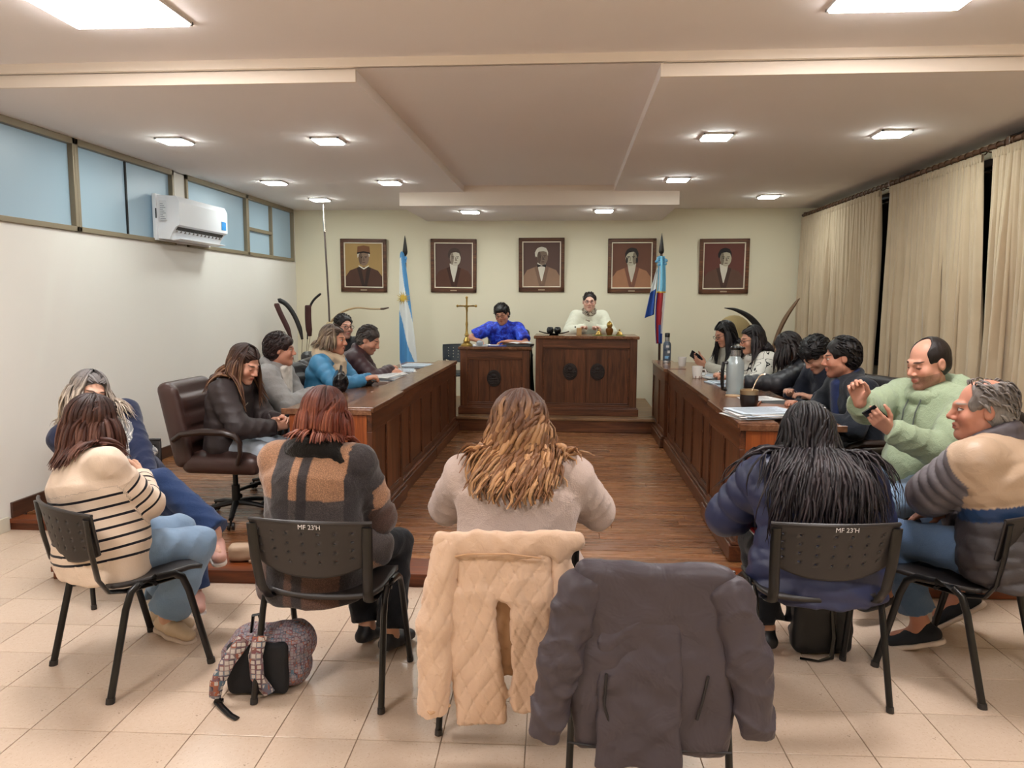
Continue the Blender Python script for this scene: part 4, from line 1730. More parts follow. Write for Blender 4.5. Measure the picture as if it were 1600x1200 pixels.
def lectern(label, x0, x1, yf, z1, nboards, seals, depth=.55):
    cx, w, h = (x0 + x1) / 2, (x1 - x0) / 2, z1 - DAIS
    t = thing('lectern', label, 'lectern', (cx, yf, DAIS))
    MB().box((-w - .015, -.012, 0), (w + .015, depth, .085), .006).build('plinth', OAK_X, t)
    MB().box((-w - .004, -.004, .085), (w + .004, depth, .10), .005).build('plinth_moulding', OAK_X, t)
    for a, b in ((-w + .01, -w + .095), (w - .095, w - .01)):
        MB().box((a, 0, .10), (b, .035, h - .035), .004).build('stile', OAK, t)
    MB().box((-w + .095, .001, h - .135), (w - .095, .035, h - .035), .004).build('top_rail', OAK_X, t)
    MB().box((-w + .095, .001, .10), (w - .095, .035, .13), .004).build('bottom_rail', OAK_X, t)
    pw = (2 * w - .19) / nboards
    MB().box((-w + .03, .037, .09), (w - .03, .046, h - .036)).build('backing', M_DARKW, t)
    for i in range(nboards):
        a = -w + .095 + i * pw
        MB().box((a + .0012, .020, .13), (a + pw - .0012, .034, h - .135), .001).build('board', OAK, t)
    fr = MB()
    for a in ((-w + .095, .13, w - .095, .148), (-w + .095, h - .153, w - .095, h - .135), (-w + .095, .13, -w + .113, h - .135), (w - .113, .13, w - .095, h - .135)):
        fr.box((a[0], .006, a[1]), (a[2], .022, a[3]), .004)
    fr.build('panel_moulding', OAK_X, t)
    for a in (-w + .01, w - .035):
        MB().box((a, .036, .085), (a + .025, depth - .02, h - .03)).build('side_panel', OAK, t)
    MB().box((-w - .012, -.022, h - .036), (w + .012, depth, h), .009).build('top', OAK_TOP, t)
    for sx, sz in seals:
        s_ = thing_part('seal', t, (sx, .018, sz))
        d = MB()
        d.lathe([(.0, 0), (.083, 0), (.086, .006), (.083, .014), (.074, .015), (.070, .009), (0, .009)], 28,
                Matrix.Rotation(R(90), 4, 'X') @ Matrix.Diagonal((1, 1.18, 1, 1)))
        d.build('medallion', M_CARVE, s_, True)
        g = MB()
        # carved relief: wreath of leaves, clasped bar and a dome on top
        for q in range(18):
            a = 2 * math.pi * q / 18
            g.sphere((.060 * math.cos(a), -.012, .072 * math.sin(a)), (.012, .005, .008), 8, 5)
        g.sphere((0, -.011, .028), (.026, .006, .024), 10, 6)
        g.tube([(-.042, -.013, -.012), (-.015, -.016, -.004), (.015, -.016, -.004), (.042, -.013, -.012)], .007, 6)
        g.tube([(0, -.013, -.05), (0, -.015, .02)], .004, 6)
        g.tube([(-.04, -.012, -.035), (0, -.014, -.045), (.04, -.012, -.035)], .004, 6)
        g.build('relief', M_CARVE, s_, True)
    return t


def thing_part(name, parent, loc):
    o = bpy.data.objects.new(name, None)
    COL.objects.link(o)
    o.parent = parent
    o.location = loc
    return o


lectern('smaller oak lectern with one dark carved seal, in front of the man in blue', -1.30, -.455, 8.93, 1.055, 5, [(-.01, .43)])
lectern('larger oak lectern with two dark carved seals, in front of the woman in white', -.405, .80, 8.93, 1.19, 4, [(-.185, .52), (.135, .52)], .60)
M_SOIL = plain('black_cloth', '#12181a', .9)
cl = thing('dark_cloth', 'dark green cloth hanging in the gap between the two lecterns', 'cloth', (-.43, 9.15, DAIS))
MB().grid(lambda u, v: (-.035 + .05 * u * (1.3 - v) + .004 * math.sin(9 * v), .02 * math.sin(6 * u + 3 * v), .05 + .72 * v), 8, 12).build('cloth', plain('dark_green_cloth', '#16211e', .9), cl, True)

# ------------------------------------------------------------------ stacking chairs
M_PLAS = plain('black_plastic', '#2b2726', .42, var=.05, bs=.12, bscale=420)
M_TUBE = plain('black_tube', '#131212', .28, .1, var=.05)
M_PLAS_B = plain('blue_black_plastic', '#17232b', .45, var=.05)
M_PRINT = plain('white_print', '#dedede', .6)


def back_fn(off=0.0):
    def fn(u, v):
        # v 0 bottom, 1 top ; shell curved round the sitter, lower edge rounded
        x = (u - .5) * 2
        wd = .226 + .018 * v
        zb = .545 + .055 * abs(x) ** 2.2
        zt = .776 - .008 * x * x
        z = zb + (zt - zb) * v
        yb = -.262 - .05 * v + .055 * x * x * (.7 + .3 * v) - off
        return (x * wd, yb, z)
    return fn


def stack_chair(label, x, y, rz, group=None, code=None, mat=None, tilt=0):
    t = thing('stacking_chair', label, 'chair', (x, y, 0), rz, group)
    mp = mat or M_PLAS

    def skip(i, j):
        return (i % 6 in (3,)) and i < 45 and i > 2 and j in (6, 10, 14, 18)
    b = MB().grid(back_fn(), 46, 23, skip).build('backrest', mp, t, 60)
    md = b.modifiers.new('thick', 'SOLIDIFY')
    md.thickness = .009
    md.offset = 0
    rim = MB()
    rim.tube([back_fn()(i / 24, 1) for i in range(25)], .008, 8)
    rim.build('backrest_rim', mp, b, True)

    def sf(u, v):
        x_, y_ = (u - .5) * 2, (v - .5) * 2
        k = 1 - .10 * (abs(x_) * abs(y_)) ** 2
        return (x_ * .232 * k, y_ * .215 * k + .02, .442 + .014 * x_ * x_ - .03 * max(0, y_ - .55) ** 1.5 * 2 + .014 * max(0, -y_ - .5))
    s = MB().grid(sf, 20, 18).build('seat', mp, t, True)
    md = s.modifiers.new('thick', 'SOLIDIFY')
    md.thickness = .018
    md.offset = -1
    for q in (-1, 1):
        MB().tube([(q * .262, -.235, .004), (q * .252, -.15, .36), (q * .250, -.125, .425), (q * .248, -.09, .449), (q * .247, -.02, .455),
                   (q * .248, .06, .449), (q * .250, .095, .425), (q * .252, .12, .36), (q * .262, .205, .004)], .0125, 10, ((0, 1, 0.1), 1.25)).build('leg', M_TUBE, t, True)
        MB().tube([(q * .229, -.272, .755), (q * .225, -.258, .62), (q * .216, -.235, .50), (q * .206, -.195, .437), (q * .198, -.12, .415), (q * .198, .12, .415)],
                  .0085, 10, ((1, 0, 0), 2.5)).build('back_support', M_TUBE, t, True)
        for fy in (-.235, .205):
            MB().tube([(q * .262, fy, 0), (q * .2615, fy * .985, .022)], .0145, 10, ((0, 1, 0), 1.3)).build('foot_cap', M_PLAS, t, True)
    for yy in (-.02, .10):
        MB().tube([(-.248, yy, .427), (.248, yy, .427)], .008, 8).build('stretcher', M_TUBE, t, True)
    if code:
        f = back_fn(.0075)
        p = Vector(f(.5, .93))
        q = Vector(f(.5, .80))
        zv = (p - q).normalized()
        Mx = Matrix(((1, 0, 0, p.x), (0, -zv.y * -1, 0, p.y - .001), (0, 0, 1, p.z), (0, 0, 0, 1)))
        Mx = Matrix.Translation((.02, p.y - .0015, p.z)) @ Matrix.Rotation(R(97), 4, 'X')
        text_mesh(code, .026, Mx, M_PRINT, 'painted_code', b, .0004)
    return t


g_ch = 'black stacking chairs of the public'
FA = math.degrees
stack_chair('black perforated stacking chair under the woman in the striped sweater', -1.90, 3.09, -33, g_ch)
stack_chair('black perforated stacking chair with white code, under the woman in the plaid coat', -.965, 3.02, -3, g_ch, "MF 23'H")
stack_chair('black stacking chair under the curly-haired woman, covered by the beige quilted coat', -.205, 2.88, 0, g_ch)
stack_chair('black perforated stacking chair with white code, under the woman with long black hair', 1.0, 3.16, 4, g_ch, "MF 23'H")
stack_chair('black perforated stacking chair under the old man in the grey puffer jacket', 1.70, 3.35, 41, g_ch)
stack_chair('empty black stacking chair in front, covered by the dark grey coat', .285, 2.60, -2, g_ch)
o = stack_chair('empty blue-black perforated chair standing beside the smaller lectern', -1.42, 9.55, 176, None, None, M_PLAS_B)
o.location.z = DAIS

# ------------------------------------------------------------------ padded executive chairs


def leather(name, col):
    t = NT(name)
    v = t.coord('Object')
    c = srgb(col)
    t.base(t.mix(t.noise(v, 5, 3), tuple(x * .75 for x in c), tuple(x * 1.15 for x in c)), .38, 0, .5)
    t.bump(t.noise(v, 220, 2), .2, .003)
    return t.m


M_LEA = leather('brown_leather', '#3f2a25')
M_LEA_B = leather('black_leather', '#1b1718')
M_ARM_W = plain('dark_arm', '#2a1d18', .35)
M_STEEL_B = plain('black_steel', '#161616', .4, .3)
EX = {}


def exec_meshes():
    G = Sdf()
    I3 = np.eye(3)
    G.add(RBox((0, .02, .43), (.27, .27, .065), .05), .03)
    G.add(RBox((0, .03, .465), (.225, .21, .05), .045), .02)
    V, F = G.mesh(.019)
    EX['seat'] = np_mesh('seat', V, F)
    G = Sdf()
    a = R(12)
    Mr = np.array(((1, 0, 0), (0, math.cos(a), math.sin(a)), (0, -math.sin(a), math.cos(a))))
    G.add(RBox((0, -.30, .69), (.27, .055, .29), .05, Mr), .03)
    for zz in (.60, .71, .82):
        G.add(RBox((0, -.265 - (zz - .74) * .21, zz), (.215, .045, .062), .04, Mr), .015)
    for s_ in (-1, 1):
        G.add(RBox((s_ * .235, -.27, .68), (.035, .06, .27), .03, Mr), .02)
    V, F = G.mesh(.018)
    EX['backrest'] = np_mesh('backrest', V, F)
    for s_, n in ((-1, 'al'), (1, 'ar')):
        m = MB()
        m.tube([(s_ * .30, -.27, .60), (s_ * .315, -.20, .645), (s_ * .32, -.05, .665), (s_ * .32, .10, .665), (s_ * .318, .17, .645), (s_ * .31, .20, .60),
                (s_ * .30, .195, .52), (s_ * .275, .16, .445)], [.016, .020, .024, .024, .022, .017, .014, .014], 10, ((1, 0, 0), 1.25))
        EX[n] = m.mesh('armrest', (), True)
    m = MB()
    m.lathe([(.028, .10), (.028, .24), (.018, .24), (.018, .40), (.06, .40), (.09, .42)], 16)
    EX['column'] = m.mesh('column', (), True)
    m = MB()
    m.tube([(0, 0, .12), (.14, 0, .105), (.29, 0, .072)], [.026, .021, .016], 8, ((0, 0, 1), .8))
    EX['foot'] = m.mesh('base_arm', (), True)
    m = MB()
    for q in (-.014, .014):
        m.lathe([(.0, -.009), (.024, -.009), (.027, 0), (.024, .009), (0, .009)], 12, Matrix.Translation((.29, q, .028)) @ Matrix.Rotation(R(90), 4, 'X'))
    m.tube([(.29, 0, .03), (.29, 0, .07)], .008, 6)
    EX['caster'] = m.mesh('caster', (), True)


exec_meshes()


def exec_chair(label, x, y, face, z=PLAT, mat=None, group=None, dz=0.0):
    t = thing('office_chair', label, 'chair', (x, y, z), face - 90, group)
    mat = mat or M_LEA_B

    def put(name, key, m, parent=t, rz=0):
        o = new_obj(name, EX[key] if len(EX[key].materials) == 0 else EX[key], parent)
        if len(o.data.materials) == 0:
            o.data.materials.append(m)
        o.material_slots[0].link = 'OBJECT'
        o.material_slots[0].material = m
        o.rotation_euler = (0, 0, R(rz))
        return o
    put('seat', 'seat', mat)
    put('backrest', 'backrest', mat)
    put('armrest', 'al', M_ARM_W)
    put('armrest', 'ar', M_ARM_W)
    put('column', 'column', M_STEEL_B)
    for i in range(5):
        f = put('base_arm', 'foot', M_STEEL_B, t, 72 * i + 20)
        put('caster', 'caster', M_STEEL_B, f)
    return t
# ------------------------------------------------------------------ the people
PEOPLE = []
M_SOLE = plain('pale_sole', '#cdb9a8', .6)
M_BLACKSHOE = plain('black_shoe', '#17171a', .5)
M_JEAN = fabric('jeans_mid', '#546c8c', .85, .2, .4, 380)
M_JEAN_L = fabric('jeans_light', '#7f98b2', .85, .22, .4, 380)
M_JEAN_D = fabric('jeans_dark', '#233a63', .85, .2, .4, 380)
M_JEAN_W = fabric('jeans_bleached', '#a9b4c0', .85, .2, .4, 380)
M_TROU = fabric('black_trousers', '#15161b', .85, .15, .2)
M_GLASS = plain('glasses_frame', '#1d1716', .3)
M_GLASS_R = plain('glasses_frame_red', '#6e2a2c', .3)


def finish(P, trousers=M_TROU, shoe=M_BLACKSHOE, sole=None, pk=None, shk=None):
    hid = P.loc[2] > .05                                   # legs behind a bench
    pants(P, trousers, **{**(dict(h=.02, fold=(.002, .1)) if hid else {}), **(pk or {})})
    shoes(P, shoe, sole, **{**(dict(h=.014) if hid else {}), **(shk or {})})
    PEOPLE.append(P)


def block(colr):
    return lambda V, u, v, cid, P: np.tile(np.array(srgb(colr)), (len(V), 1))


# -- woman in the striped sweater (front left)
P = person('woman with brown hair in a cream sweater with black stripes, arms folded', (-2.06, 3.14, 1.065), 54, ts=.84, fh=.008, S=.96, hs=1.02, lean=-6, slouch=10, side=-13, head=(10, 6, 6), w=1.16, d=1.25,
           hl=dict(q=(-.05, .20, .74), e=(-.8, -.1, -.6), fd=(.95, .1, -.1), hidden=True), hr=dict(q=(-.13, .24, .79), e=(.75, .1, -.65), fd=(-1, .3, .25), pn=(0, -1, -.2), curl=15),
           fl=dict(p=(-1.98, 3.47, .10), toe=(.9, .4, -.1), k=(-.05, 1, .6)), fr=dict(p=(-1.90, 3.36, .105), toe=(.97, .26, -.12), k=(.12, 1, .6)), skin='#c99b80', sk=dict(eyes='open'))


def st1(V, u, v, cid, P):
    st = np.where(cid == 0, u + .012 * np.sin(v * 9), u + .09)
    st = np.where((cid == 0) & ((u > .375) | (u < .07)), -.5, st)
    st = np.where((cid > 0) & (u < .10), -.5, st)
    return {'st': st}


top(P, 'sweater', stripes_mat(), off=.016, hem=.12, hemr=1.12, fold=(.005, .12), seed=3, colfn=st1, belly=.03, bust=.02, h=.007, arm=1.04, collar=dict(rx=.062, ry=.066, r=.016, up=.015, tilt=10))
finish(P, M_JEAN_L, plain('beige_slip_on', '#c9b193', .6), M_SOLE, dict(flare=.035, wide=1.10, off=.014, end=.93, cuffs=True, fold=(.005, .10)))
hair_long(P, ('#2e1b16', '#4d2b22', '#7b5547'), n=300, length=.215, az0=50, wave=(.006, 16), width=.009, seed=2, spread=.05, label='brown shoulder-length hair')

# -- grey-haired woman behind her
P = person('woman with long grey-blond hair, patterned grey scarf and dark jeans, legs crossed', (-2.60, 3.93, 1.09), -44, ts=.9, fh=.0075, S=.97, lean=-28, side=20, slouch=14, head=(8, 6, -12), neckf=18, w=1.05,
           hl=dict(q=(-.02, .34, .62), fd=(.7, .6, -.3), curl=35), hr=dict(q=(.10, .36, .60), fd=(-.2, .9, -.3), pn=(-.3, 0, -1), curl=35),
           fl=dict(p=(-1.96, 3.74, .10), toe=(.2, 1, -.1)), fr=dict(p=(-1.80, 3.66, .43), toe=(.15, .9, -.35), k=(.0, .5, 1)), skin='#cf9f88')
M_NAVY = fabric('navy_cloth', '#1b2440', .85, .2, .2)
top(P, 'jacket', M_NAVY, off=.022, hem=.08, fold=(.006, .10), seed=6, bust=.01, belly=.02)


def scarf_mat():
    t = NT('grey_print')
    v = t.coord('Object')
    n = t.noise(v, 9, 1, .5, 1.8)
    q = t.math('FRACT', t.math('MULTIPLY', n, 7))
    c = t.mix(t.math('LESS_THAN', q, .22), srgb('#77797b'), srgb('#c9c6c0'))
    t.base(c, .85)
    t.bump(t.noise(v, 25, 3), .3, .008)
    return t.m


G = Sdf()
ring(G, P, rx=.085, ry=.09, r=.034, up=.0, tilt=20)
for s_ in (-.055, .055):
    G.add(Cone(P.nb + P.fv * .10 + P.rv * s_ + P.t * -.03, P.waist + P.fv * .165 + P.rv * s_ * 1.5 - P.t * .04, .030, .042, (P.rv, 2.0)), .03)
part_sdf(P, 'scarf', G, scarf_mat(), .008, (.005, .07), 4)
finish(P, M_JEAN_D, plain('pink_trainer', '#c99a8d', .7), plain('trainer_sole', '#d8cdc6', .6), dict(flare=.030, off=.010, end=1.04), dict(h=.006, high=.03))
hair_long(P, ('#6f6a68', '#a8998a', '#c8b9a4'), n=230, length=.27, az0=44, wave=(.012, 24), width=.009, seed=8, spread=.03, label='grey-blond wavy hair')

# -- woman in dark leather jacket
P = person('woman with long brown hair in a dark leather jacket and bleached jeans, looking down', (-2.20, 5.02, 1.165), -3, ts=.86, floor=PLAT, S=.97, hs=1.04, lean=2, slouch=16, head=(-14, 26, 0), w=1.08,
           hl=dict(q=(.0, .36, .70), fd=(.4, .8, .2), curl=45, pn=(.6, 0, -.6)), hr=dict(q=(.07, .36, .66), fd=(-.2, .9, .3), pn=(-.7, .2, .4), curl=45, e=(.9, -.4, -.5)),
           skin='#cb977f', sk=dict(eyes='down', lips='#a5473f'))
M_LJ = plain('dark_suede', '#2a2020', .6, var=.2, bs=.25, bscale=60)
top(P, 'jacket', M_LJ, off=.028, hem=.04, fold=(.007, .10), seed=9, arm=1.1, collar=dict(rx=.085, ry=.09, r=.033, up=.0, tilt=25, gap=60))
m = MB()
a_ = [P.nb + P.fv * .13 + P.rv * .05 - P.t * .11, P.nb + P.fv * .135 + P.rv * .11 - P.t * .13, P.nb + P.fv * .11 + P.rv * .16 - P.t * .15]
m.tube(a_, .004, 6)
m.build('zip', plain('zip_metal', '#a09a90', .35, .8), P.root)
finish(P, M_JEAN_W, pk=dict(h=.010))
hair_long(P, ('#35221b', '#5d3d2d', '#9a7455'), n=190, length=.34, az0=64, wave=(.005, 14), width=.009, seed=5, spread=.0, label='long brown hair with lighter tips', gravity=.4)

# -- short-haired woman in grey jacket
P = person('woman with short dark hair in a light grey jacket with white lining', (-2.22, 5.72, 1.215), 2, floor=PLAT, S=.97, lean=2, slouch=12, head=(14, 2, 0), w=1.08, fh=.0065,
           hl=dict(q=(-.02, .33, .80), curl=40), hr=dict(q=(.05, .36, .80), curl=40, e=(.8, -.4, -.5)), skin='#b9826a', near=True)
top(P, 'jacket', fabric('grey_jacket', '#8f8d8b', .8, .12, .3), off=.030, hem=.04, fold=(.007, .10), seed=12, arm=1.12)
G = Sdf()
ring(G, P, rx=.088, ry=.10, r=.030, up=.01, tilt=25, gap=50)
part_sdf(P, 'hood', G, fabric('grey_jacket', '#8f8d8b'), .009, (.004, .06), 3)
G = Sdf()
for s_ in (-.055, .055):
    G.add(Cone(P.nb + P.fv * .085 + P.rv * s_ * 1.3 + P.t * .02, P.chest + P.fv * .138 + P.rv * s_ * .7 - P.t * .04, .020, .016, (P.rv, 2.6)), .05)
part_sdf(P, 'lining', G, fabric('white_fleece', '#d8d2c8', .95), .009, (.003, .04), 5)
finish(P, fabric('pale_jeans2', '#8c9fae'), pk=dict(h=.012))
hair_short(P, '#2a1a18', front=.055, th=.020, tuft=.005, back=-.105, side=.0, fringe=.004, vol=1.1, label='short dark brown bob')

# -- woman in blue jacket with beige scarf
P = person('woman with brown hair, bright blue jacket and thick beige scarf', (-1.98, 6.3, 1.265), -6, floor=PLAT, S=.98, lean=6, slouch=10, head=(2, 4, 0), w=1.02,
           hl=dict(q=(-.06, .40, .86), curl=40), hr=dict(q=(.10, .42, .865), curl=40, e=(.8, -.4, -.4)), skin='#bd8468', near=False, sk=dict(lips='#9a4a40'))
top(P, 'jacket', plain('blue_quilt', '#3a7ba3', .5, var=.1, bs=.2, bscale=40), off=.024, puff=(.075, .014), hem=.05, fold=(.004, .08), seed=15)
G = Sdf()
ring(G, P, rx=.088, ry=.098, r=.044, up=.02, tilt=15)
ring(G, P, rx=.098, ry=.118, r=.042, up=-.045, tilt=28)
G.add(Cone(P.nb + P.fv * .13 - P.t * .03, P.waist + P.fv * .19 + P.rv * .03, .030, .034, (P.rv, 2.0)), .03)
part_sdf(P, 'scarf', G, fabric('beige_scarf', '#cbb597', .95, .12, .5, 160), .010, (.006, .05), 4)
finish(P)
hair_long(P, ('#4b3a30', '#75614f', '#9a8569'), n=130, length=.13, az0=62, wave=(.006, 18), width=.014, seed=21, spread=.08, label='brown shoulder-length hair')

# -- man with glasses at the back
P = person('man with short dark hair and dark glasses in a black jacket, behind the left bench', (-2.33, 7.75, 1.325), -42, floor=PLAT, S=1.0, lean=2, slouch=8, head=(0, 4, 0), w=1.08, near=False, skin='#cb9a85', sk=dict(stubble=.3),
           hl=dict(q=(-.12, .36, .80), hidden=True), hr=dict(q=(.12, .36, .80), hidden=True))
top(P, 'jacket', fabric('black_jacket', '#17171a', .8), off=.025, hem=.04, seed=18, collar=dict(rx=.075, ry=.085, r=.026, up=.03, tilt=10, gap=70))
finish(P)
hair_short(P, '#1d1512', front=.075, th=.009, h=.007)
glasses(P, M_GLASS)

# -- man in maroon puffer, writing
P = person('man with short greying hair in a maroon padded jacket, writing on papers', (-1.88, 7.05, 1.225), 6, floor=PLAT, S=1.0, lean=20, slouch=16, head=(-10, 26, 0), w=1.12, near=False, skin='#c68f76', sk=dict(eyes='down', stubble=.15),
           hr=dict(p=(-1.665, 7.02, .955), fd=(.8, .5, -.15), pn=(-.3, .3, -1), curl=48, e=(.9, -.5, -.3)), hl=dict(q=(-.12, .42, .85), curl=30))
top(P, 'jacket', plain('maroon_quilt', '#3b2126', .5, var=.1, bs=.15, bscale=40), off=.026, puff=(.062, .013), hem=.05, fold=(.004, .08), seed=20, collar=dict(rx=.072, ry=.08, r=.026, up=.015, tilt=15))
finish(P)
hair_short(P, '#3d3430', front=.07, th=.012, gray='#5b534d', h=.007)
MAROON = P

# -- woman in the plaid coat (back view)
P = person('woman with reddish brown hair in a brown and charcoal plaid coat, seen from behind', (-1.045, 3.17, 1.105), 84, fh=.008, ts=.84, S=.97, hs=1.02, lean=4, slouch=14, head=(2, 10, 4), w=1.08, d=1.15,
           hl=dict(q=(-.06, .36, .66), hidden=True), hr=dict(q=(.10, .36, .66), curl=40, hidden=True, e=(.6, -.5, -.6)),
           fl=dict(p=(-.93, 3.36, .10), toe=(.2, 1, -.1)), fr=dict(p=(-.80, 3.29, .10), toe=(.3, 1, -.1)), skin='#c4957c')


def plaid(V, u, v, cid, P):
    tan, char, brn, mix = [np.array(srgb(q)) for q in ('#8f6c54', '#332f30', '#4d3a33', '#443e3d')]
    c = np.tile(char, (len(V), 1))
    back = cid == 0
    x = v
    colr = np.select([x < -.135, x < -.045, x < -.012, x < .035, x < .17], [0, 1, 2, 1, 2], 1)
    topz = u > .37
    for k, q in ((0, tan), (1, char), (2, tan)):
        c[(colr == k) & topz & back] = q
    low = back & ~topz & (u > .17)
    c[low] = np.where(((colr == 1)[:, None])[low], char * .9, mix)
    lw = back & (u <= .17)
    c[lw] = np.where(((colr == 1)[:, None])[lw], char * .8, brn)
    am = ~back
    q = (u % .30)
    c[am] = np.where((q < .10)[:, None], char, np.where((q < .19)[:, None], tan * .95, brn * .9))[am]
    return c


M_PLAID = cloth_attr('plaid_wool', .95, .5, 200, .15, .3, .5, 12, heather=.55)
top(P, 'coat', M_PLAID, off=.026, drop=.10, hem=.16, hemr=1.14, fold=(.006, .12), seed=25, colfn=plaid, h=.007, arm=1.14, belly=.02)
G = Sdf()
ring(G, P, rx=.100, ry=.094, r=.048, up=-.014, tilt=12)
G.add(Cone(P.nb + P.rv * .07 - P.fv * .06, P.nb + P.rv * .21 - P.t * .075 - P.fv * .055, .034, .020, (P.fv, 1.4)), .03)
part_sdf(P, 'fur_collar', G, fabric('black_fur', '#15120f', .95, .2, .8, 120), .008, (.006, .03), 4)
# loose coat corner lying over the seat side
G = Sdf()
G.add(Cone(P.pel + P.rv * .16 + P.fv * .05 + P.t * .04, P.pel + P.rv * .25 + P.fv * .14 + P.t * .02, .07, .050, (P.fv, 1.7)), .04)
G.add(Cone(P.pel + P.rv * .17 - P.fv * .02 - P.t * .05, P.pel + P.rv * .25 + P.fv * .12 - P.t * .03, .05, .05), .04)
V, F = G.mesh(.008, disp=folds(.006, .09, 7))
cc_ = np.where(((V[:, 0] * 9 + V[:, 2] * 4) % 1 < .35)[:, None], np.array(srgb('#8f6c54')), np.array(srgb('#443e3d')))
new_obj('coat_skirt', np_mesh('coat_skirt', V, F, [M_PLAID], colors=cc_), P.root)
finish(P, M_TROU, M_BLACKSHOE, None, dict(flare=.02))
hair_long(P, ('#4a2219', '#6e3424', '#93563e'), n=330, length=.185, az0=48, wave=(.003, 14), width=.009, seed=31, spread=.0, label='reddish brown straight hair')

# -- curly-haired woman, back view in the middle
P = person('woman with long curly blond-brown hair in a beige sweater, seen from behind', (-.195, 3.06, 1.095), 89, fh=.008, ts=.82, S=1.0, hs=1.04, lean=6, slouch=12, head=(-2, 12, 0), w=1.26, d=1.2,
           hl=dict(q=(-.10, .36, .76), e=(-1, -.25, -.35), hidden=True), hr=dict(q=(.10, .36, .76), e=(1, -.25, -.35), hidden=True), skin='#cf9f88')
top(P, 'sweater', fabric('beige_knit', '#c9b5ab', .9, .06, .4, 220, fold=.35), off=.018, hem=.10, hemr=1.12, fold=(.006, .13), seed=33, belly=.05, h=.008, arm=1.28, shoulder=1.1)
finish(P, M_TROU)
hair_long(P, ('#553a2e', '#8a6040', '#c99a6c'), n=330, length=.33, az0=40, wave=(.015, 40), width=.0125, seed=41, spread=.10, slx=.2, tipw=.3, label='long curly hair, brown roots and blond tips', thick=.024, gravity=.42, jit=.3)

# -- man in blue shirt at the small lectern
P = person('man with dark hair in a bright blue patterned shirt, writing at the smaller lectern', (-.845, 9.48, 1.425), 266, floor=DAIS, S=1.0, lean=18, slouch=14, head=(-4, 15, 8), w=1.06, near=False, skin='#c08a70', sk=dict(eyes='down', stubble=.1),
           hr=dict(p=(-1.10, 9.33, 1.10), fd=(.1, .9, -.3), pn=(-.5, .2, -.9), curl=50, e=(1, -.3, -.2)), hl=dict(p=(-.75, 9.27, 1.10), fd=(1, .25, -.05), pn=(0, .2, -1), curl=35, e=(-1, -.3, -.3)))
top(P, 'shirt', blue_shirt_mat(), off=.018, hem=.06, fold=(.006, .09), seed=44, short=.80, arm=1.15, collar=dict(rx=.062, ry=.07, r=.014, up=.012, tilt=20, gap=70))
finish(P)
hair_short(P, '#17100e', front=.064, th=.017, tuft=.006, back=-.09, side=.0, fringe=.002, vol=1.05, h=.007, label='dark hair with a fringe')
glasses(P, M_GLASS)

# -- woman in white at the large lectern
P = person('woman with tied-back dark hair, glasses and a white sweater with patterned neckerchief', (.245, 9.72, 1.583), 270, floor=DAIS, S=.98, lean=6, slouch=8, head=(0, 2, 0), w=1.0, near=False, skin='#d3a894', sk=dict(lips='#9c4a44'),
           hr=dict(p=(.20, 9.50, 1.265), fd=(.7, .6, 0), pn=(-.5, .3, -.7), curl=45, e=(1, -.3, -.4)), hl=dict(p=(.30, 9.50, 1.265), fd=(-.7, .6, 0), pn=(.5, .3, -.7), curl=45, e=(-1, -.3, -.4)))
top(P, 'sweater', fabric('white_knit', '#d9d9c6', .95, .06, .5, 150), off=.026, hem=.06, fold=(.005, .10), seed=46, bust=.015, arm=1.1)
G = Sdf()
ring(G, P, rx=.075, ry=.082, r=.030, up=.02, tilt=12)
ring(G, P, rx=.085, ry=.098, r=.028, up=-.03, tilt=28)
part_sdf(P, 'neckerchief', G, camou_mat(), .010, (.005, .05), 4)
finish(P)
hair_short(P, '#1d1412', front=.078, th=.006, back=-.04, side=.03, h=.007, tufts=80, label='dark hair tied back')
glasses(P, M_GLASS_R)

# -- far right: woman with phone
P = person('young woman with long black hair, glasses and pale grey sweater, looking at her phone', (1.55, 7.8, 1.275), 196, floor=PLAT, S=.96, lean=10, slouch=14, head=(2, 24, 0), w=1.0, near=False, skin='#b9866d', sk=dict(eyes='down', lips='#94424a'),
           hr=dict(p=(1.345, 7.87, .985), fd=(0, .8, .5), pn=(-.8, .2, .5), curl=45), hl=dict(p=(1.36, 7.70, .965), fd=(.2, .9, .4), pn=(.7, 0, .6), curl=45, e=(-.8, -.4, -.5)))
top(P, 'sweater', fabric('pale_grey_knit', '#a8a598', .9), off=.020, hem=.06, fold=(.005, .10), seed=48, bust=.01, collar=dict(rx=.062, ry=.068, r=.018, up=.01, tilt=12))
finish(P)
hair_long(P, ('#0d0a0c', '#151115', '#221c20'), n=150, length=.36, az0=66, wave=(.004, 14), width=.014, seed=51, label='long straight black hair')
glasses(P, M_GLASS)
PHONEW = P

# -- woman in black and white sweater
P = person('woman with long dark hair, glasses and a white sweater with black swirls', (1.645, 7.05, 1.255), 192, floor=PLAT, S=.98, lean=8, slouch=12, head=(-2, 10, 0), w=1.08, near=False, skin='#c08c72', sk=dict(eyes='down', lips='#8f3b3b'),
           hr=dict(q=(.10, .38, .84), curl=40), hl=dict(q=(-.12, .38, .84), curl=40, e=(-.9, -.4, -.4)))
top(P, 'sweater', zebra_mat(), off=.026, hem=.06, fold=(.005, .10), seed=52, bust=.02, arm=1.2)
G = Sdf()
ring(G, P, rx=.078, ry=.088, r=.030, up=.012, tilt=20)
part_sdf(P, 'cowl', G, fabric('white_cowl', '#cfcdc4', .95), .010, (.005, .05), 4)
finish(P)
hair_long(P, ('#100c0d', '#1b1416', '#2d2224'), n=140, length=.25, az0=70, wave=(.006, 20), width=.014, seed=55, spread=.03, label='long dark hair')
glasses(P, M_GLASS)

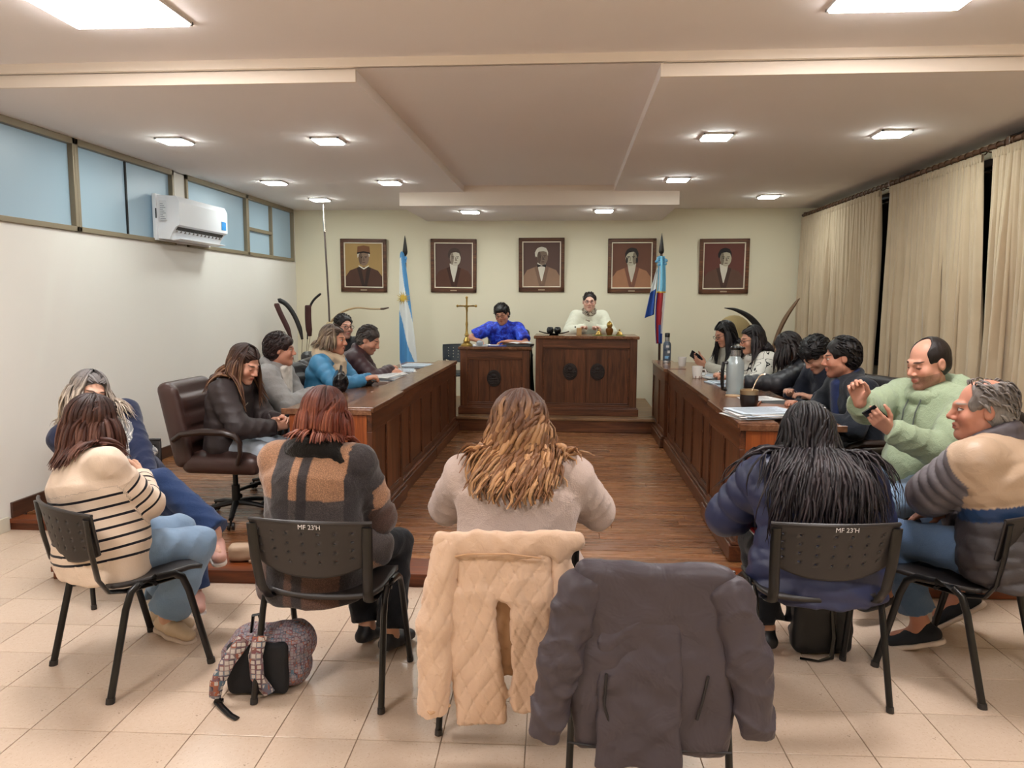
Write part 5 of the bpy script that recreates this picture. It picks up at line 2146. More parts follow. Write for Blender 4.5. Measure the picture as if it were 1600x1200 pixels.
# -- woman with dark hair in a black puffer, face turned away
P = person('woman with dark hair in a black padded jacket, head bowed over the desk', (1.755, 6.3, 1.225), 172, floor=PLAT, S=.98, lean=16, slouch=16, head=(-6, 28, 0), w=1.08, near=False, skin='#b07d66', sk=dict(eyes='down'),
           hl=dict(p=(1.36, 6.02, .975), fd=(.1, .95, .1), pn=(.4, 0, -.8), curl=40, e=(-.9, -.5, -.4)), hr=dict(q=(.10, .40, .86), curl=40))
top(P, 'jacket', plain('black_quilt', '#1c1d23', .45, var=.1, bs=.15, bscale=40), off=.028, puff=(.070, .013), hem=.06, fold=(.004, .08), seed=58, collar=dict(rx=.075, ry=.085, r=.026, up=.02, tilt=15))
finish(P)
hair_long(P, ('#150f0f', '#1d1515', '#2a1f1e'), n=140, length=.20, az0=34, wave=(.006, 18), width=.015, seed=61, spread=.05, label='dark hair hiding the face')

# -- young man in navy, head down
P = person('young man with thick black hair in a navy jacket, reading with his head bowed', (1.80, 5.72, 1.215), 200, floor=PLAT, S=.99, lean=16, slouch=14, head=(0, 40, 0), w=1.08, near=False, skin='#b98c76', sk=dict(eyes='down'),
           hl=dict(q=(-.14, .36, .84), curl=35, e=(-.9, -.4, -.4)), hr=dict(q=(.12, .36, .84), curl=35))
top(P, 'jacket', fabric('navy_jacket', '#161c2b', .85), off=.024, hem=.06, fold=(.006, .09), seed=63, collar=dict(rx=.07, ry=.08, r=.02, up=.01, tilt=15))
finish(P)
hair_short(P, '#0e0c0e', front=.045, th=.021, tuft=.008, back=-.075, side=.02, fringe=.012, tfront=.2, vol=1.1, h=.007, label='thick black hair falling over the forehead')

# -- man in dark jacket and blue shirt, profile
P = person('man with cropped black hair in a dark jacket over a blue shirt, in profile', (1.745, 5.05, 1.245), 184, fh=.0062, floor=PLAT, S=1.0, lean=8, slouch=12, head=(-14, 8, 0), w=1.10, skin='#b17a62', sk=dict(stubble=.12),
           hl=dict(q=(-.14, .34, .80), curl=35, e=(-.9, -.5, -.4)), hr=dict(q=(.10, .38, .84), curl=35))
top(P, 'jacket', fabric('dark_jacket', '#1a2029', .8), off=.026, hem=.06, fold=(.006, .10), seed=66, collar=dict(rx=.072, ry=.08, r=.022, up=.01, tilt=20, gap=90), h=.010)
G = Sdf()
ring(G, P, rx=.060, ry=.068, r=.020, up=.02, tilt=18, gap=30)
G.add(Cone(P.nb + P.fv * .085 - P.t * .01, P.chest + P.fv * .125 - P.t * .06, .035, .045, (P.rv, 1.4)), .03)
part_sdf(P, 'shirt', G, fabric('royal_blue_shirt', '#1a2850', .7), .008, (.003, .05), 4)
finish(P, pk=dict(h=.014))
hair_short(P, '#120e0e', front=.072, th=.014, tuft=.005, back=-.065, side=.03, label='cropped black hair')

# -- man in green hoodie with phone
P = person('man with receding hair and goatee in a pale green hoodie, one hand raised', (1.895, 4.18, 1.283), 201, floor=PLAT, S=1.06, hs=1.02, lean=-11, slouch=14, head=(-4, 14, 0), neckf=16, w=1.22, d=1.2, skin='#c28c75', sk=dict(eyes='down', stubble=.32, brow='#241a17'),
           hl=dict(p=(1.615, 3.93, .965), fd=(-.05, .8, .55), pn=(.75, -.2, .6), curl=38, e=(-.55, -.5, -.75)), hr=dict(p=(1.50, 4.02, 1.085), fd=(.15, .25, .95), pn=(-.7, .6, 0), curl=72, thumb=.3, e=(.9, -.2, -.6)),
           fl=dict(q=(-.2, .42, .085)), fr=dict(q=(.2, .42, .085)))
M_HOOD = fabric('green_fleece', '#94a386', .92, .08, .4, 200, fold=.4)
top(P, 'hoodie', M_HOOD, off=.026, hem=.08, hemr=1.08, fold=(.008, .12), seed=70, belly=.05, arm=1.22, h=.008)
G = Sdf()
ring(G, P, rx=.100, ry=.105, r=.040, up=.0, tilt=22)
G.add(Cone(P.nb - P.fv * .09 + P.rv * .08 + P.t * .03, P.nb - P.fv * .09 - P.rv * .08 + P.t * .03, .055), .04)
part_sdf(P, 'hood', G, M_HOOD, .008, (.006, .07), 5)
m = MB()
for s_, ln in ((-1, .20), (1, .26)):
    b0 = P.nb + P.fv * .13 + P.rv * s_ * .04 - P.t * .03
    m.tube([b0, b0 + P.fv * .035 - P.t * .08, b0 + P.fv * .05 - P.t * ln], .0035, 6)
m.build('drawstring', plain('grey_cord', '#4e5550', .8), P.root)
finish(P, M_JEAN_L, pk=dict(wide=1.15))
hair_short(P, '#1d1614', front=.07, th=.006, tufts=0, tuft=.002, back=-.07, bald=[((0, .075, .10), (.062, .10, .075)), ((0, .10, .03), (.09, .075, .09))], label='receding dark cropped hair')
G = Sdf()
G.add(Ell(P.hp((0, .070, -.104)), (.022, .014, .015), P.Hf.T), .01)
part_sdf(P, 'goatee', G, HAIR, .005, (.003, .012), 5, srgb('#2b211d'))
HOODIE = P

# -- old man in grey puffer
P = person('old man with bald crown in a grey puffer jacket with tan shoulders', (1.76, 3.37, 1.15), 131, ts=.88, S=1.03, hs=1.06, lean=10, slouch=14, head=(34, 2, 0), w=1.2, d=1.2, neckf=18, skin='#b97f68', sk=dict(brow='#9a9088', lips='#9a5a50'),
           hl=dict(q=(.10, .42, .70), hidden=True, e=(-.9, .35, -.5)), hr=dict(q=(.10, .34, .64), hidden=True),
           fl=dict(p=(1.63, 3.50, .135), toe=(-.15, .95, -.45), k=(-.1, 1, .55)), fr=dict(p=(1.91, 3.74, .19), toe=(-.2, .8, -.75), k=(.2, 1, .7)))


def oldcol(V, u, v, cid, P):
    tan, blue, gr, dk = [np.array(srgb(q)) for q in ('#b59a80', '#1e3a60', '#6a6468', '#3f3a3c')]
    c = np.tile(gr, (len(V), 1))
    b = cid == 0
    c[b] = dk
    c[b & (u > .31)] = blue
    c[b & (u > .365)] = tan
    for nm in 'lr':
        sh, el, wr = P.arm[nm]
        ax_ = (el - sh) / np.linalg.norm(el - sh)
        t_ = (V - sh) @ ax_
        rd_ = np.linalg.norm(V - sh - t_[:, None] * ax_, axis=1)
        c[(t_ > .02) & (t_ < .34) & (rd_ < .125)] = gr
    c[cid > 0] = gr
    q_ = (V - P.nb) @ P.t
    c[(cid > 0) & (u < .02) & (q_ > -.06)] = tan
    return c


M_PUFF = cloth_attr('puffer_nylon', .5, .05, 300, .5, 0, .25, 18)
top(P, 'jacket', M_PUFF, off=.034, puff=(.062, .018), hem=.14, hemr=1.12, fold=(.004, .07), seed=75, colfn=oldcol, h=.0078, arm=1.25, belly=.04, shoulder=1.15)
G = Sdf()
ring(G, P, rx=.082, ry=.090, r=.028, up=.0, tilt=12)
ring(G, P, rx=.082, ry=.090, r=.026, up=.042, tilt=12)
part_sdf(P, 'collar', G, plain('grey_collar', '#565055', .55), .007, (.003, .05), 5)
finish(P, M_JEAN, plain('navy_slip_on', '#15181f', .8), M_SOLE, dict(wide=1.12, flare=.022, end=.86))
hair_short(P, '#6f6863', front=.06, th=.012, tuft=.006, back=-.085, side=.0, bald=[((0, -.005, .145), (.062, .105, .06)), ((0, .10, .075), (.09, .07, .08))], gray='#8b857f', label='grey hair round a bald crown')

# -- woman with long black hair, back view on the right
P = person('woman with very long dark hair in a navy padded jacket, seen from behind', (1.065, 3.44, 1.01), 90, fh=.008, ts=.86, S=1.0, hs=1.04, lean=16, slouch=22, side=2, head=(-10, 26, -4), w=1.22, d=1.15,
           hl=dict(q=(-.08, .36, .64), e=(-1, -.1, -.35), hidden=True), hr=dict(q=(.10, .36, .64), e=(1, -.1, -.35), hidden=True),
           fl=dict(p=(.93, 3.47, .10), toe=(-.2, 1, -.1)), fr=dict(p=(1.10, 3.50, .10), toe=(.1, 1, -.1)), skin='#c0917a')
top(P, 'jacket', plain('navy_quilt', '#2a3050', .5, var=.12, bs=.12, bscale=50), off=.030, puff=(.078, .017), hem=.16, hemr=1.10, fold=(.004, .08), seed=80, h=.0085, arm=1.25, belly=.03)
finish(P, M_TROU, M_BLACKSHOE, None, dict(flare=.03))
hair_long(P, ('#130e11', '#1b1418', '#3a3032'), n=380, length=.60, az0=34, wave=(.012, 22), width=.0095, seed=85, spread=.05, label='very long dark hair', slx=.15, thick=.022, gravity=.35, jit=.25)
m = MB()
hcx = P.hp((.035, -.085, .085))
for q in range(16):
    a = 2.4 * q
    e = Vector((math.cos(a), math.sin(a) * .6 - .5, math.sin(a * 1.7) + .4)).normalized() * .042
    c_ = Vector(hcx)
    m.tube([c_, c_ + e * .6, c_ + e + Vector((0, 0, -.008))], [.004, .0065, .002], 6, ((0, 0, 1), 1.6))
m.build('hair_clip', plain('black_clip', '#0c0c0e', .25), P.root)

# where everyone is sitting (chairs behind the benches)
# ------------------------------------------------------------------ chairs of the sitters behind the benches
for lab, P, mt, grp in (
        ('brown leather office chair under the woman in the dark leather jacket', PEOPLE[2], M_LEA, None),
        ('black office chair under the woman in the light grey jacket', PEOPLE[3], None, 1),
        ('black office chair under the woman in the bright blue jacket', PEOPLE[4], None, 1),
        ('black office chair under the man with dark glasses', PEOPLE[5], None, 1),
        ('black office chair under the man in the maroon jacket', PEOPLE[6], None, 1),
        ('black office chair under the young woman with the phone', PEOPLE[11], None, 1),
        ('black office chair under the woman in the swirled sweater', PEOPLE[12], None, 1),
        ('black office chair under the woman in the black padded jacket', PEOPLE[13], None, 1),
        ('black office chair under the young man with bowed head', PEOPLE[14], None, 1),
        ('black office chair under the man with the blue shirt', PEOPLE[15], None, 1),
        ('dark office chair with curved arm under the man in the green hoodie', PEOPLE[16], None, 1)):
    a = P.root.rotation_euler.z
    exec_chair(lab, P.loc[0] - math.sin(a) * .03, P.loc[1] + math.cos(a) * .03, math.degrees(a) + 90, PLAT, mt, 'office chairs of the councillors' if grp else None)
for lab, P, dz in (('black office chair behind the smaller lectern', PEOPLE[9], 0), ('black office chair behind the larger lectern', PEOPLE[10], .0)):
    a = P.root.rotation_euler.z
    exec_chair(lab, P.loc[0] - math.sin(a) * .03, P.loc[1] + math.cos(a) * .03, math.degrees(a) + 90, DAIS, None, 'office chairs of the councillors')
P = PEOPLE[1]
a = P.root.rotation_euler.z
stack_chair('black stacking chair under the grey-haired woman, against the left wall', P.loc[0] - math.sin(a) * .03, P.loc[1] + math.cos(a) * .03, math.degrees(a), g_ch)

# ------------------------------------------------------------------ portraits on the back wall
M_FRAME = wood('frame_wood', '#3b2113', '#5b3620', '#7a4e2f', 'x', 2, .4)
M_FRAME_G = plain('frame_gold', '#7a5a32', .4, .3)
M_LINE = plain('cream_slip', '#e6dcc4', .6)
M_PLATE = plain('small_plate', '#b9a58a', .4, .4)


def epoly(cx, cz, rx, rz, n=20, a0=0, a1=360):
    return [(cx + rx * math.cos(R(a0 + (a1 - a0) * i / n)), cz + rz * math.sin(R(a0 + (a1 - a0) * i / n))) for i in range(n + (0 if a1 - a0 == 360 else 1))]


def portrait(cx, cz, label, bg, shapes, w=.655, h=.735, tilt=0, gold=False):
    t = thing('portrait', label, 'painting', (cx, YB - .004, cz), 0, 'framed portraits on the back wall')
    t.rotation_euler = (R(3), R(tilt), 0)
    W, H_ = w / 2, h / 2
    fm = M_FRAME
    f = MB()
    b = .050
    f.box((-W, -.045, -H_), (W, 0, -H_ + b + .012), .008)
    f.box((-W, -.045, H_ - b), (W, 0, H_), .008)
    f.box((-W, -.045, -H_), (-W + b, 0, H_), .008)
    f.box((W - b, -.045, -H_), (W, 0, H_), .008)
    f.build('frame', fm, t)
    s = MB()
    c = b
    for q in ((-W + c, -H_ + c + .012, W - c, -H_ + c + .026), (-W + c, H_ - c - .014, W - c, H_ - c), (-W + c, -H_ + c + .012, -W + c + .014, H_ - c), (W - c - .014, -H_ + c + .012, W - c, H_ - c)):
        s.box((q[0], -.034, q[1]), (q[2], -.012, q[3]), .002)
    s.build('slip', M_LINE, t)
    MB().box((-W + .02, -.016, -H_ + .02), (W - .02, -.004, H_ - .02)).build('canvas', plain('paint_' + bg, bg, .8, var=.08), t)
    MB().box((-.045, -.050, -H_ + .020), (.045, -.044, -H_ + .036), .002).build('name_plate', M_PLATE, t)
    Mx = Matrix(((1, 0, 0, 0), (0, 0, -1, 0), (0, 1, 0, 0), (0, 0, 0, 1)))
    lx, lz = W - c - .012, -H_ + c + .024
    for k, (nm, col, poly) in enumerate(shapes):
        pp = [(max(-lx, min(lx, x)), max(lz, min(H_ - c - .012, z))) for x, z in poly]
        MB().prism(pp, .0155 + .0004 * k, .0163 + .0004 * k, Mx).build(nm, plain('paint_' + col, col, .8, var=.10, vs=9), t)
    return t


def bust(coat, lapel, shirt, face, shade, hair, hx=0, dx=0, hat=None, beard=None, wide=1.0, jowl=None, bow=None):
    s = []
    sh = [(-.30 * wide, -.40), (-.29 * wide, -.16), (-.20, -.07), (-.07, -.02), (.07, -.02), (.20, -.07), (.29 * wide, -.16), (.30 * wide, -.40)]
    s.append(('painted_coat', coat, sh))
    if lapel:
        s.append(('painted_lapel', lapel, [(-.10, -.03), (-.045, -.01), (.01, -.32), (-.03, -.32)]))
        s.append(('painted_lapel', lapel, [(.10, -.03), (.045, -.01), (.0, -.32), (.04, -.32)]))
    if shirt:
        s.append(('painted_shirt', shirt, [(-.058, .03), (.058, .03), (.045, -.06), (.006, -.22), (-.006, -.22), (-.045, -.06)]))
    s.append(('painted_hair', hair, epoly(hx, .160, .088, .085)))
    s.append(('painted_face', face, epoly(hx + dx * .012, .105, .075, .108)))
    s.append(('painted_shade', shade, epoly(hx + dx * .012 - (dx or 1) * .046, .10, .024, .085)))
    s.append(('painted_hair', hair, [(hx - .088, .10), (hx - .092, .17), (hx - .06, .225), (hx, .245), (hx + .06, .23), (hx + .088, .17), (hx + .086, .12), (hx + .065, .175), (hx + .02, .188), (hx - .04, .178), (hx - .068, .15)]))
    for q in (-1, 1):
        s.append(('painted_brow', hair if hair != '#cfc8b8' else '#5b4a40', [(hx + dx * .012 + q * .012, .128), (hx + dx * .012 + q * .05, .132), (hx + dx * .012 + q * .05, .124), (hx + dx * .012 + q * .012, .120)]))
        s.append(('painted_eye', '#2b1d18', epoly(hx + dx * .012 + q * .031, .108, .012, .005, 10)))
    s.append(('painted_nose', shade, [(hx + dx * .014 - .004, .118), (hx + dx * .014 + .004, .118), (hx + dx * .030 + .012, .068), (hx + dx * .02 - .010, .066)]))
    s.append(('painted_mouth', '#4b2d26', epoly(hx + dx * .018, .042, .024, .005, 10)))
    if jowl:
        for q in (-1, 1):
            s.append(('painted_whiskers', jowl, epoly(hx + q * .068, .075, .015, .042, 14)))
    if bow:
        s.append(('painted_bow', bow, [(-.06, .012), (0, -.008), (.06, .012), (.06, -.034), (0, -.016), (-.06, -.034)]))
    if beard:
        s.append(('painted_beard', beard, epoly(hx, .018, .055, .04)))
    if hat:
        s.append(('painted_hat', hat, [(hx - .092, .172), (hx - .085, .262), (hx, .278), (hx + .085, .262), (hx + .092, .172), (hx, .190)]))
        s.append(('painted_band', '#241712', [(hx - .093, .158), (hx - .092, .180), (hx, .198), (hx + .092, .180), (hx + .093, .158), (hx, .176)]))
    return s


portrait(-2.885, 2.075, 'framed portrait of a man in a flat brown cap on an ochre ground', '#a98a58', bust('#54382c', '#3a2a24', None, '#8a7260', '#6d5849', '#cfc8b8', hat='#7a5236', dx=0) + [('painted_collar', '#e6dfcf', [(-.075, .005), (0, -.035), (.075, .005), (.07, -.012), (0, -.055), (-.07, -.012)])], tilt=.6)
portrait(-1.615, 2.072, 'framed portrait of a pale man with white cravat, right of the light blue flag', '#5d463f', bust('#5a3a2c', '#43291f', '#d8d2c2', '#c9c0ad', '#8b7d6e', '#4a3a33', hx=.01, dx=1), w=.64, tilt=.5)
portrait(-.395, 2.086, 'framed portrait of a white-haired man with black bow tie, in the middle of the five', '#5c463f', bust('#94755f', '#7c6150', '#dcd6c6', '#7d6a5b', '#5f4e44', '#cfc8b8', bow='#2b2522', dx=1), w=.63, tilt=-.2)
portrait(.835, 2.075, 'framed portrait of a man with dark side whiskers in a tan coat', '#6b4738', bust('#a27355', '#7b5140', '#c9c0ad', '#b9b29c', '#7f7565', '#2c2625', hx=0, dx=-1, jowl='#2c2625'), w=.65, tilt=-.3)
portrait(2.07, 2.07, 'framed portrait of a curly dark-haired man with white neckcloth, nearest the curtains', '#673c34', bust('#62473a', '#4a352c', '#d8d2c2', '#b7ae98', '#7d7263', '#221d1e', hx=.01, dx=1), w=.66, tilt=-.5)

# ------------------------------------------------------------------ air conditioner
t = thing('air_conditioner', 'white wall air conditioner with open flap below the high windows', 'air conditioner', (XL + .022, 7.43, 2.165))
prof = [(0, .0), (.14, -.01), (.20, .055), (.235, .11), (.235, .33), (.20, .385), (0, .395)]
Mx = Matrix(((1, 0, 0, 0), (0, 0, 1, 0), (0, 1, 0, 0), (0, 0, 0, 1)))
M_ACW = plain('white_plastic', '#e4e6ea', .35, var=.02)
MB().prism([(0, .0), (.13, -.012), (.155, .05), (.195, .105), (.228, .12), (.232, .33), (.205, .384), (0, .395)], -.50, .50, Mx).build('body', M_ACW, t)
MB().box((-.012, -.53, -.02), (.022, .53, .405), .004).build('back_plate', M_ACW, t)
MB().prism([(.152, .048), (.199, .108), (.192, .112), (.146, .053)], -.47, .47, Mx).build('outlet', plain('dark_outlet', '#2c2a2a', .5), t)
fm_ = MB()
for i in range(12):
    fm_.box((.150, -.45 + i * .08, .055), (.178, -.446 + i * .08, .092))
for i in range(12):
    MB().box((.158, -.45 + i * .08, .056), (.180, -.446 + i * .08, .088)).build('louver', plain('grey_plastic', '#8d8a86', .5), t)
MB().box((.0, -.46, -.004), (.085, .46, .004), .003, Matrix.Translation((.135, 0, -.014)) @ Matrix.Rotation(R(-8), 4, 'Y')).build('flap', M_ACW, t)
MB().box((.231, .36, .15), (.2345, .46, .235), .001).build('blue_sticker', plain('sticker_blue', '#2b8fd6', .4), t)
lb = MB().box((.06, -.533, .16), (.125, -.5305, .34)).build('rating_label', plain('label_paper', '#d5d7da', .5), t)
m = MB()
for i in range(9):
    m.box((.066, -.5342, .17 + i * .017), (.118 - (i % 3) * .012, -.5332, .176 + i * .017))
m.build('label_print', plain('label_ink', '#7f858c', .6), lb)
MB().box((.018, -.5345, .18), (.030, -.5305, .27), .001).build('slot', plain('dark_slot', '#3a3b40', .5), t)

# ------------------------------------------------------------------ flags, spear, reeds
M_POLE = wood('dark_pole', '#241812', '#3a271c', '#4c3526', 'z', 1, .4)
M_TIP = plain('dark_finial', '#221d1a', .35, .3)
SKY, WHT = plain('flag_sky', '#5597cd', .6, var=.1), plain('flag_white', '#e2e6e4', .6, var=.05)
GOLD = plain('flag_gold', '#c9a83c', .5)
M_RED, M_BLU, M_AQ = plain('flag_red', '#9c222b', .6), plain('flag_blue', '#2a4f9c', .6), plain('flag_aqua', '#74b4cf', .6)


def cloth_grid(name, parent, fn, colf, mats, nu=36, nv=60):
    m = MB()
    m.grid(fn, nu, nv)
    m.mi = []
    for i in range(nu):
        for j in range(nv):
            m.mi.append(colf((i + .5) / nu, (j + .5) / nv))
    o = m.build(name, mats, parent, 80)
    md = o.modifiers.new('thick', 'SOLIDIFY')
    md.thickness = .004
    return o


t = thing('flag', 'light blue and white flag with a golden sun, hanging folded on its pole', 'flag', (-2.20, 10.15, DAIS))
MB().tube([(0, 0, 0), (0, 0, 1.95)], .016, 10).build('pole', M_POLE, t, True)
MB().lathe([(.018, 1.94), (.03, 1.96), (.034, 1.985), (.024, 2.07), (.010, 2.16), (.002, 2.20)], 12).build('finial', M_TIP, t, True)
MB().lathe([(.15, 0), (.15, .02), (.05, .05), (.03, .12)], 20).build('base', M_TIP, t, True)


def f1(u, v):
    d = 1 - v
    w = .05 + .19 * d ** .8
    x = -.035 + (u - .5) * w + .075 * d
    y = -.03 - .030 * math.cos(u * 9 + d * 1.5) * (.3 + d) - .035 * math.sin(u * math.pi)
    return (x, y, .42 + (1.96 - .42) * v + .03 * math.sin(u * 3))


def c1(u, v):
    if v > .955:
        return 0
    if v > .95 - .55 * (u - .30) / .7 and u > .30:
        return 0
    if v < .52 - .56 * u:
        return 0
    return 1


fl1 = cloth_grid('cloth', t, f1, c1, (SKY, WHT), 40, 90)
sm = MB()
sc_ = Vector(f1(.44, .60)) + Vector((0, -.016, 0))
for i in range(16):
    a = 2 * math.pi * i / 16
    d = Vector((math.cos(a), 0, math.sin(a)))
    n_ = Vector((-math.sin(a), 0, math.cos(a)))
    sm.tube([sc_ + d * .036, sc_ + d * (.095 if i % 2 else .08)], [.008, .0015], 5)
sm.lathe([(0, 0), (.042, .0), (.042, .004), (.03, .008), (0, .009)], 18, Matrix.Translation(sc_) @ Matrix.Rotation(R(90), 4, 'X'))
sm.build('sun', GOLD, t)
G = MB()
for q in range(5):
    a = q * 1.3
    G.sphere((.012 * math.cos(a) - .005, -.02 + .012 * math.sin(a), 1.90 - q * .035), (.024, .02, .03), 8, 6)
G.build('ribbon', SKY, t, True)

t = thing('flag', 'light blue, red and dark blue flag rolled round its pole', 'flag', (1.155, 9.85, PLAT))
MB().tube([(0, 0, 0), (-.012, 0, 2.12)], .017, 10).build('pole', M_POLE, t, True)
MB().lathe([(.016, 2.11), (.03, 2.125), (.033, 2.15), (.022, 2.24), (.010, 2.32), (.002, 2.37)], 12, Matrix.Translation((-.012, 0, 0))).build('finial', M_TIP, t, True)
MB().lathe([(.15, 0), (.15, .02), (.05, .05), (.03, .12)], 20).build('base', M_TIP, t, True)


def f2(u, v):
    d = 1 - v
    w = .085 + .06 * d if d < .55 else .118 - .10 * (d - .55)
    return (-.02 + (u - .45) * w + .01 * math.sin(6 * d), -.035 - .018 * math.cos(u * 12) - .02 * math.sin(u * math.pi), .98 + 1.10 * v)


def c2(u, v):
    if v > .60:
        return 0 if (.18 < u < .34 and v < .95) is False else 1
    if v > .585:
        return 4
    if u > .82 - .1 * v and v > .12:
        return 1
    if v < .22 and u > .42:
        return 3
    return 2 if u > .12 else 3


cloth_grid('cloth', t, f2, c2, (M_AQ, WHT, M_RED, M_BLU, GOLD), 30, 60)


def f3(u, v):
    d = 1 - v
    return (-.045 - .10 * d ** .7 + (u - .5) * (.03 + .09 * d), -.02 - .02 * math.cos(u * 8), 1.30 + .62 * v - .06 * (1 - u) * 0 + .05 * u)


cloth_grid('cloth', t, f3, lambda u, v: 0 if v > .52 else 1, (WHT, M_BLU), 16, 40)
G = MB()
for q, (dx, dz) in enumerate(((-.05, -.02), (.05, -.01), (0, 0), (-.03, .02), (.04, -.05), (-.02, -.06))):
    G.sphere((-.012 + dx, -.03, 2.04 + dz), (.032, .02, .022), 8, 6, Matrix.Rotation(R(30 * (1 if dx > 0 else -1)), 3, 'Y').to_4x4())
G.build('ribbon', plain('ribbon_blue', '#5f9cc0', .5), t, True)

t = thing('spear', 'tall steel-tipped spear standing in the left back corner', 'spear', (-3.06, 9.62, PLAT))
MB().tube([(0, 0, 0), (-.03, .02, 1.4), (-.07, .03, 2.42)], .012, 10).build('shaft', plain('spear_shaft', '#5a4d47', .35, .3), t, True)
MB().tube([(-.068, .03, 2.38), (-.070, .03, 2.46), (-.072, .03, 2.50), (-.078, .03, 2.72)], [.016, .014, .020, .002], 10).build('spear_head', plain('polished_steel', '#cfc8bf', .2, .9), t, True)
MB().lathe([(.0, 0), (.11, 0), (.11, .03), (.04, .06), (.02, .14)], 16).build('base', M_TIP, t, True)

M_REEDR = plain('reed_red', '#3d1712', .7, bs=.3, bscale=200)
M_REEDB = plain('reed_black', '#15110f', .6, bs=.3, bscale=200)
M_STEM = plain('reed_stem', '#8a7a5e', .7)
vase = thing('floor_vase', 'dark floor vase in the corner holding the dried reeds', 'vase', (-3.40, 9.36, PLAT))
MB().lathe([(.0, 0), (.10, 0), (.13, .10), (.14, .25), (.10, .42), (.07, .50), (.085, .54), (.07, .54), (.06, .50), (.05, .3), (0, .28)], 20).build('vase_body', plain('dark_glaze', '#1d1a1a', .3), vase, True)


def reed(label, base, pts, r, m):
    t = thing('dried_reed', label, 'dried plant', (-3.40, 9.36, PLAT + .34), 0)
    o = Vector((-3.40, 9.36, PLAT + .34))
    b = [Vector(p) - o for p in pts]
    MB().tube([Vector(base) - Vector((0, 0, .0)), b[0] * .6 + Vector(base) * .4, b[0]], .004, 6).build('stem', M_STEM, t, True)
    rr = [r * k for k in ([.5] + [1] * (len(b) - 2) + [.55])]
    MB().tube(smooth_path(b), smooth_rad(rr), 10, ((1, 0, 0), 1.15)).build('seed_head', m, t, True)


reed('dried dark red reed leaning to the left, lowest of the corner bunch', (-.03, 0, 0), [(-3.475, 9.3, 1.115), (-3.52, 9.3, 1.25), (-3.60, 9.3, 1.42), (-3.645, 9.3, 1.53), (-3.65, 9.3, 1.55)], .030, M_REEDR)
reed('dried black curved reed in the middle of the corner bunch', (0, .02, 0), [(-3.345, 9.34, 1.10), (-3.375, 9.34, 1.24), (-3.44, 9.34, 1.40), (-3.53, 9.34, 1.53), (-3.62, 9.34, 1.585), (-3.64, 9.34, 1.585)], .026, M_REEDB)
reed('dried upright dark red reed with a cut flat top', (.03, 0, 0), [(-3.25, 9.36, 1.14), (-3.262, 9.36, 1.22), (-3.27, 9.36, 1.36), (-3.268, 9.36, 1.51), (-3.268, 9.36, 1.53)], .036, M_REEDR)
reed('thin curved black reed tip rising behind the upright reed', (.04, .03, 0), [(-3.30, 9.40, 1.1), (-3.28, 9.40, 1.40), (-3.25, 9.40, 1.52), (-3.20, 9.40, 1.60), (-3.13, 9.40, 1.66), (-3.11, 9.40, 1.67)], .013, M_REEDB)
t = thing('wooden_bow', 'light curved wooden bow leaning in the corner behind the man with glasses', 'bow', (-2.9, 9.9, PLAT))
pts = [(-.36, 0, .70), (-.35, 0, .95), (-.28, 0, 1.18), (-.12, 0, 1.34), (.08, 0, 1.41), (.28, 0, 1.40), (.44, 0, 1.40), (.52, 0, 1.415)]
MB().tube(smooth_path([(-.30, 0, 0), (-.34, 0, .4)] + pts), smooth_rad([.014] * 6 + [.012, .011, .010, .008]), 8).build('limb', plain('pale_wood', '#a98f68', .5), t, True)
MB().tube([(.42, 0, 1.40), (.46, 0, 1.402), (.53, 0, 1.417)], [.014, .014, .008], 8).build('tip', plain('bow_tip', '#4b392a', .5), t, True)
t = thing('hide_shield', 'pale hide bundle standing behind the scarf woman in the corner', 'hide', (-2.98, 9.3, PLAT))
MB().lathe([(0, 0), (.09, 0), (.10, .5), (.11, .9), (.085, 1.15), (.03, 1.24), (0, 1.245)], 14, None, 1, .5).build('hide', plain('hide_beige', '#b7a27c', .9, var=.2), t, True)

# decorations in the right back corner
t = thing('black_plume', 'long black curved plume arching behind the women on the right', 'plume', (2.12, 8.9, PLAT))
for nm, q in (('plume', [(0, 0, 0), (.10, 0, .5), (.12, 0, .95), (.06, 0, 1.17), (-.06, 0, 1.33), (-.22, 0, 1.42), (-.36, 0, 1.445)]),):
    MB().tube(smooth_path(q), smooth_rad([.012, .012, .03, .042, .034, .020, .004]), 8, ((1, 0, .6), 1.0)).build(nm, plain('plume_black', '#131110', .6, bs=.4, bscale=120), t, True)
t = thing('curved_horn', 'tall brown curved frond standing against the corner curtain', 'frond', (2.72, 9.6, PLAT))
MB().tube(smooth_path([(-.25, 0, 0), (-.26, 0, .6), (-.20, 0, 1.0), (-.10, 0, 1.28), (.03, 0, 1.50), (.08, 0, 1.56)]), smooth_rad([.014, .018, .030, .036, .024, .006]), 8, ((1, 0, .4), .8)).build('frond', plain('frond_brown', '#6b5138', .6, bs=.3, bscale=80), t, True)
t = thing('round_basket', 'pale woven disc standing behind the long-haired young woman', 'basket', (1.92, 9.1, PLAT))
MB().lathe([(0, 0), (.18, 0), (.20, .015), (.18, .03), (0, .03)], 24, Matrix.Translation((0, 0, 1.16)) @ Matrix.Rotation(R(80), 4, 'X')).build('disc', plain('straw', '#a28e62', .8, bs=.4, bscale=90), t, True)
MB().box((-.02, .0, 0), (.02, .03, 1.1), .004).build('stand', M_POLE, t)

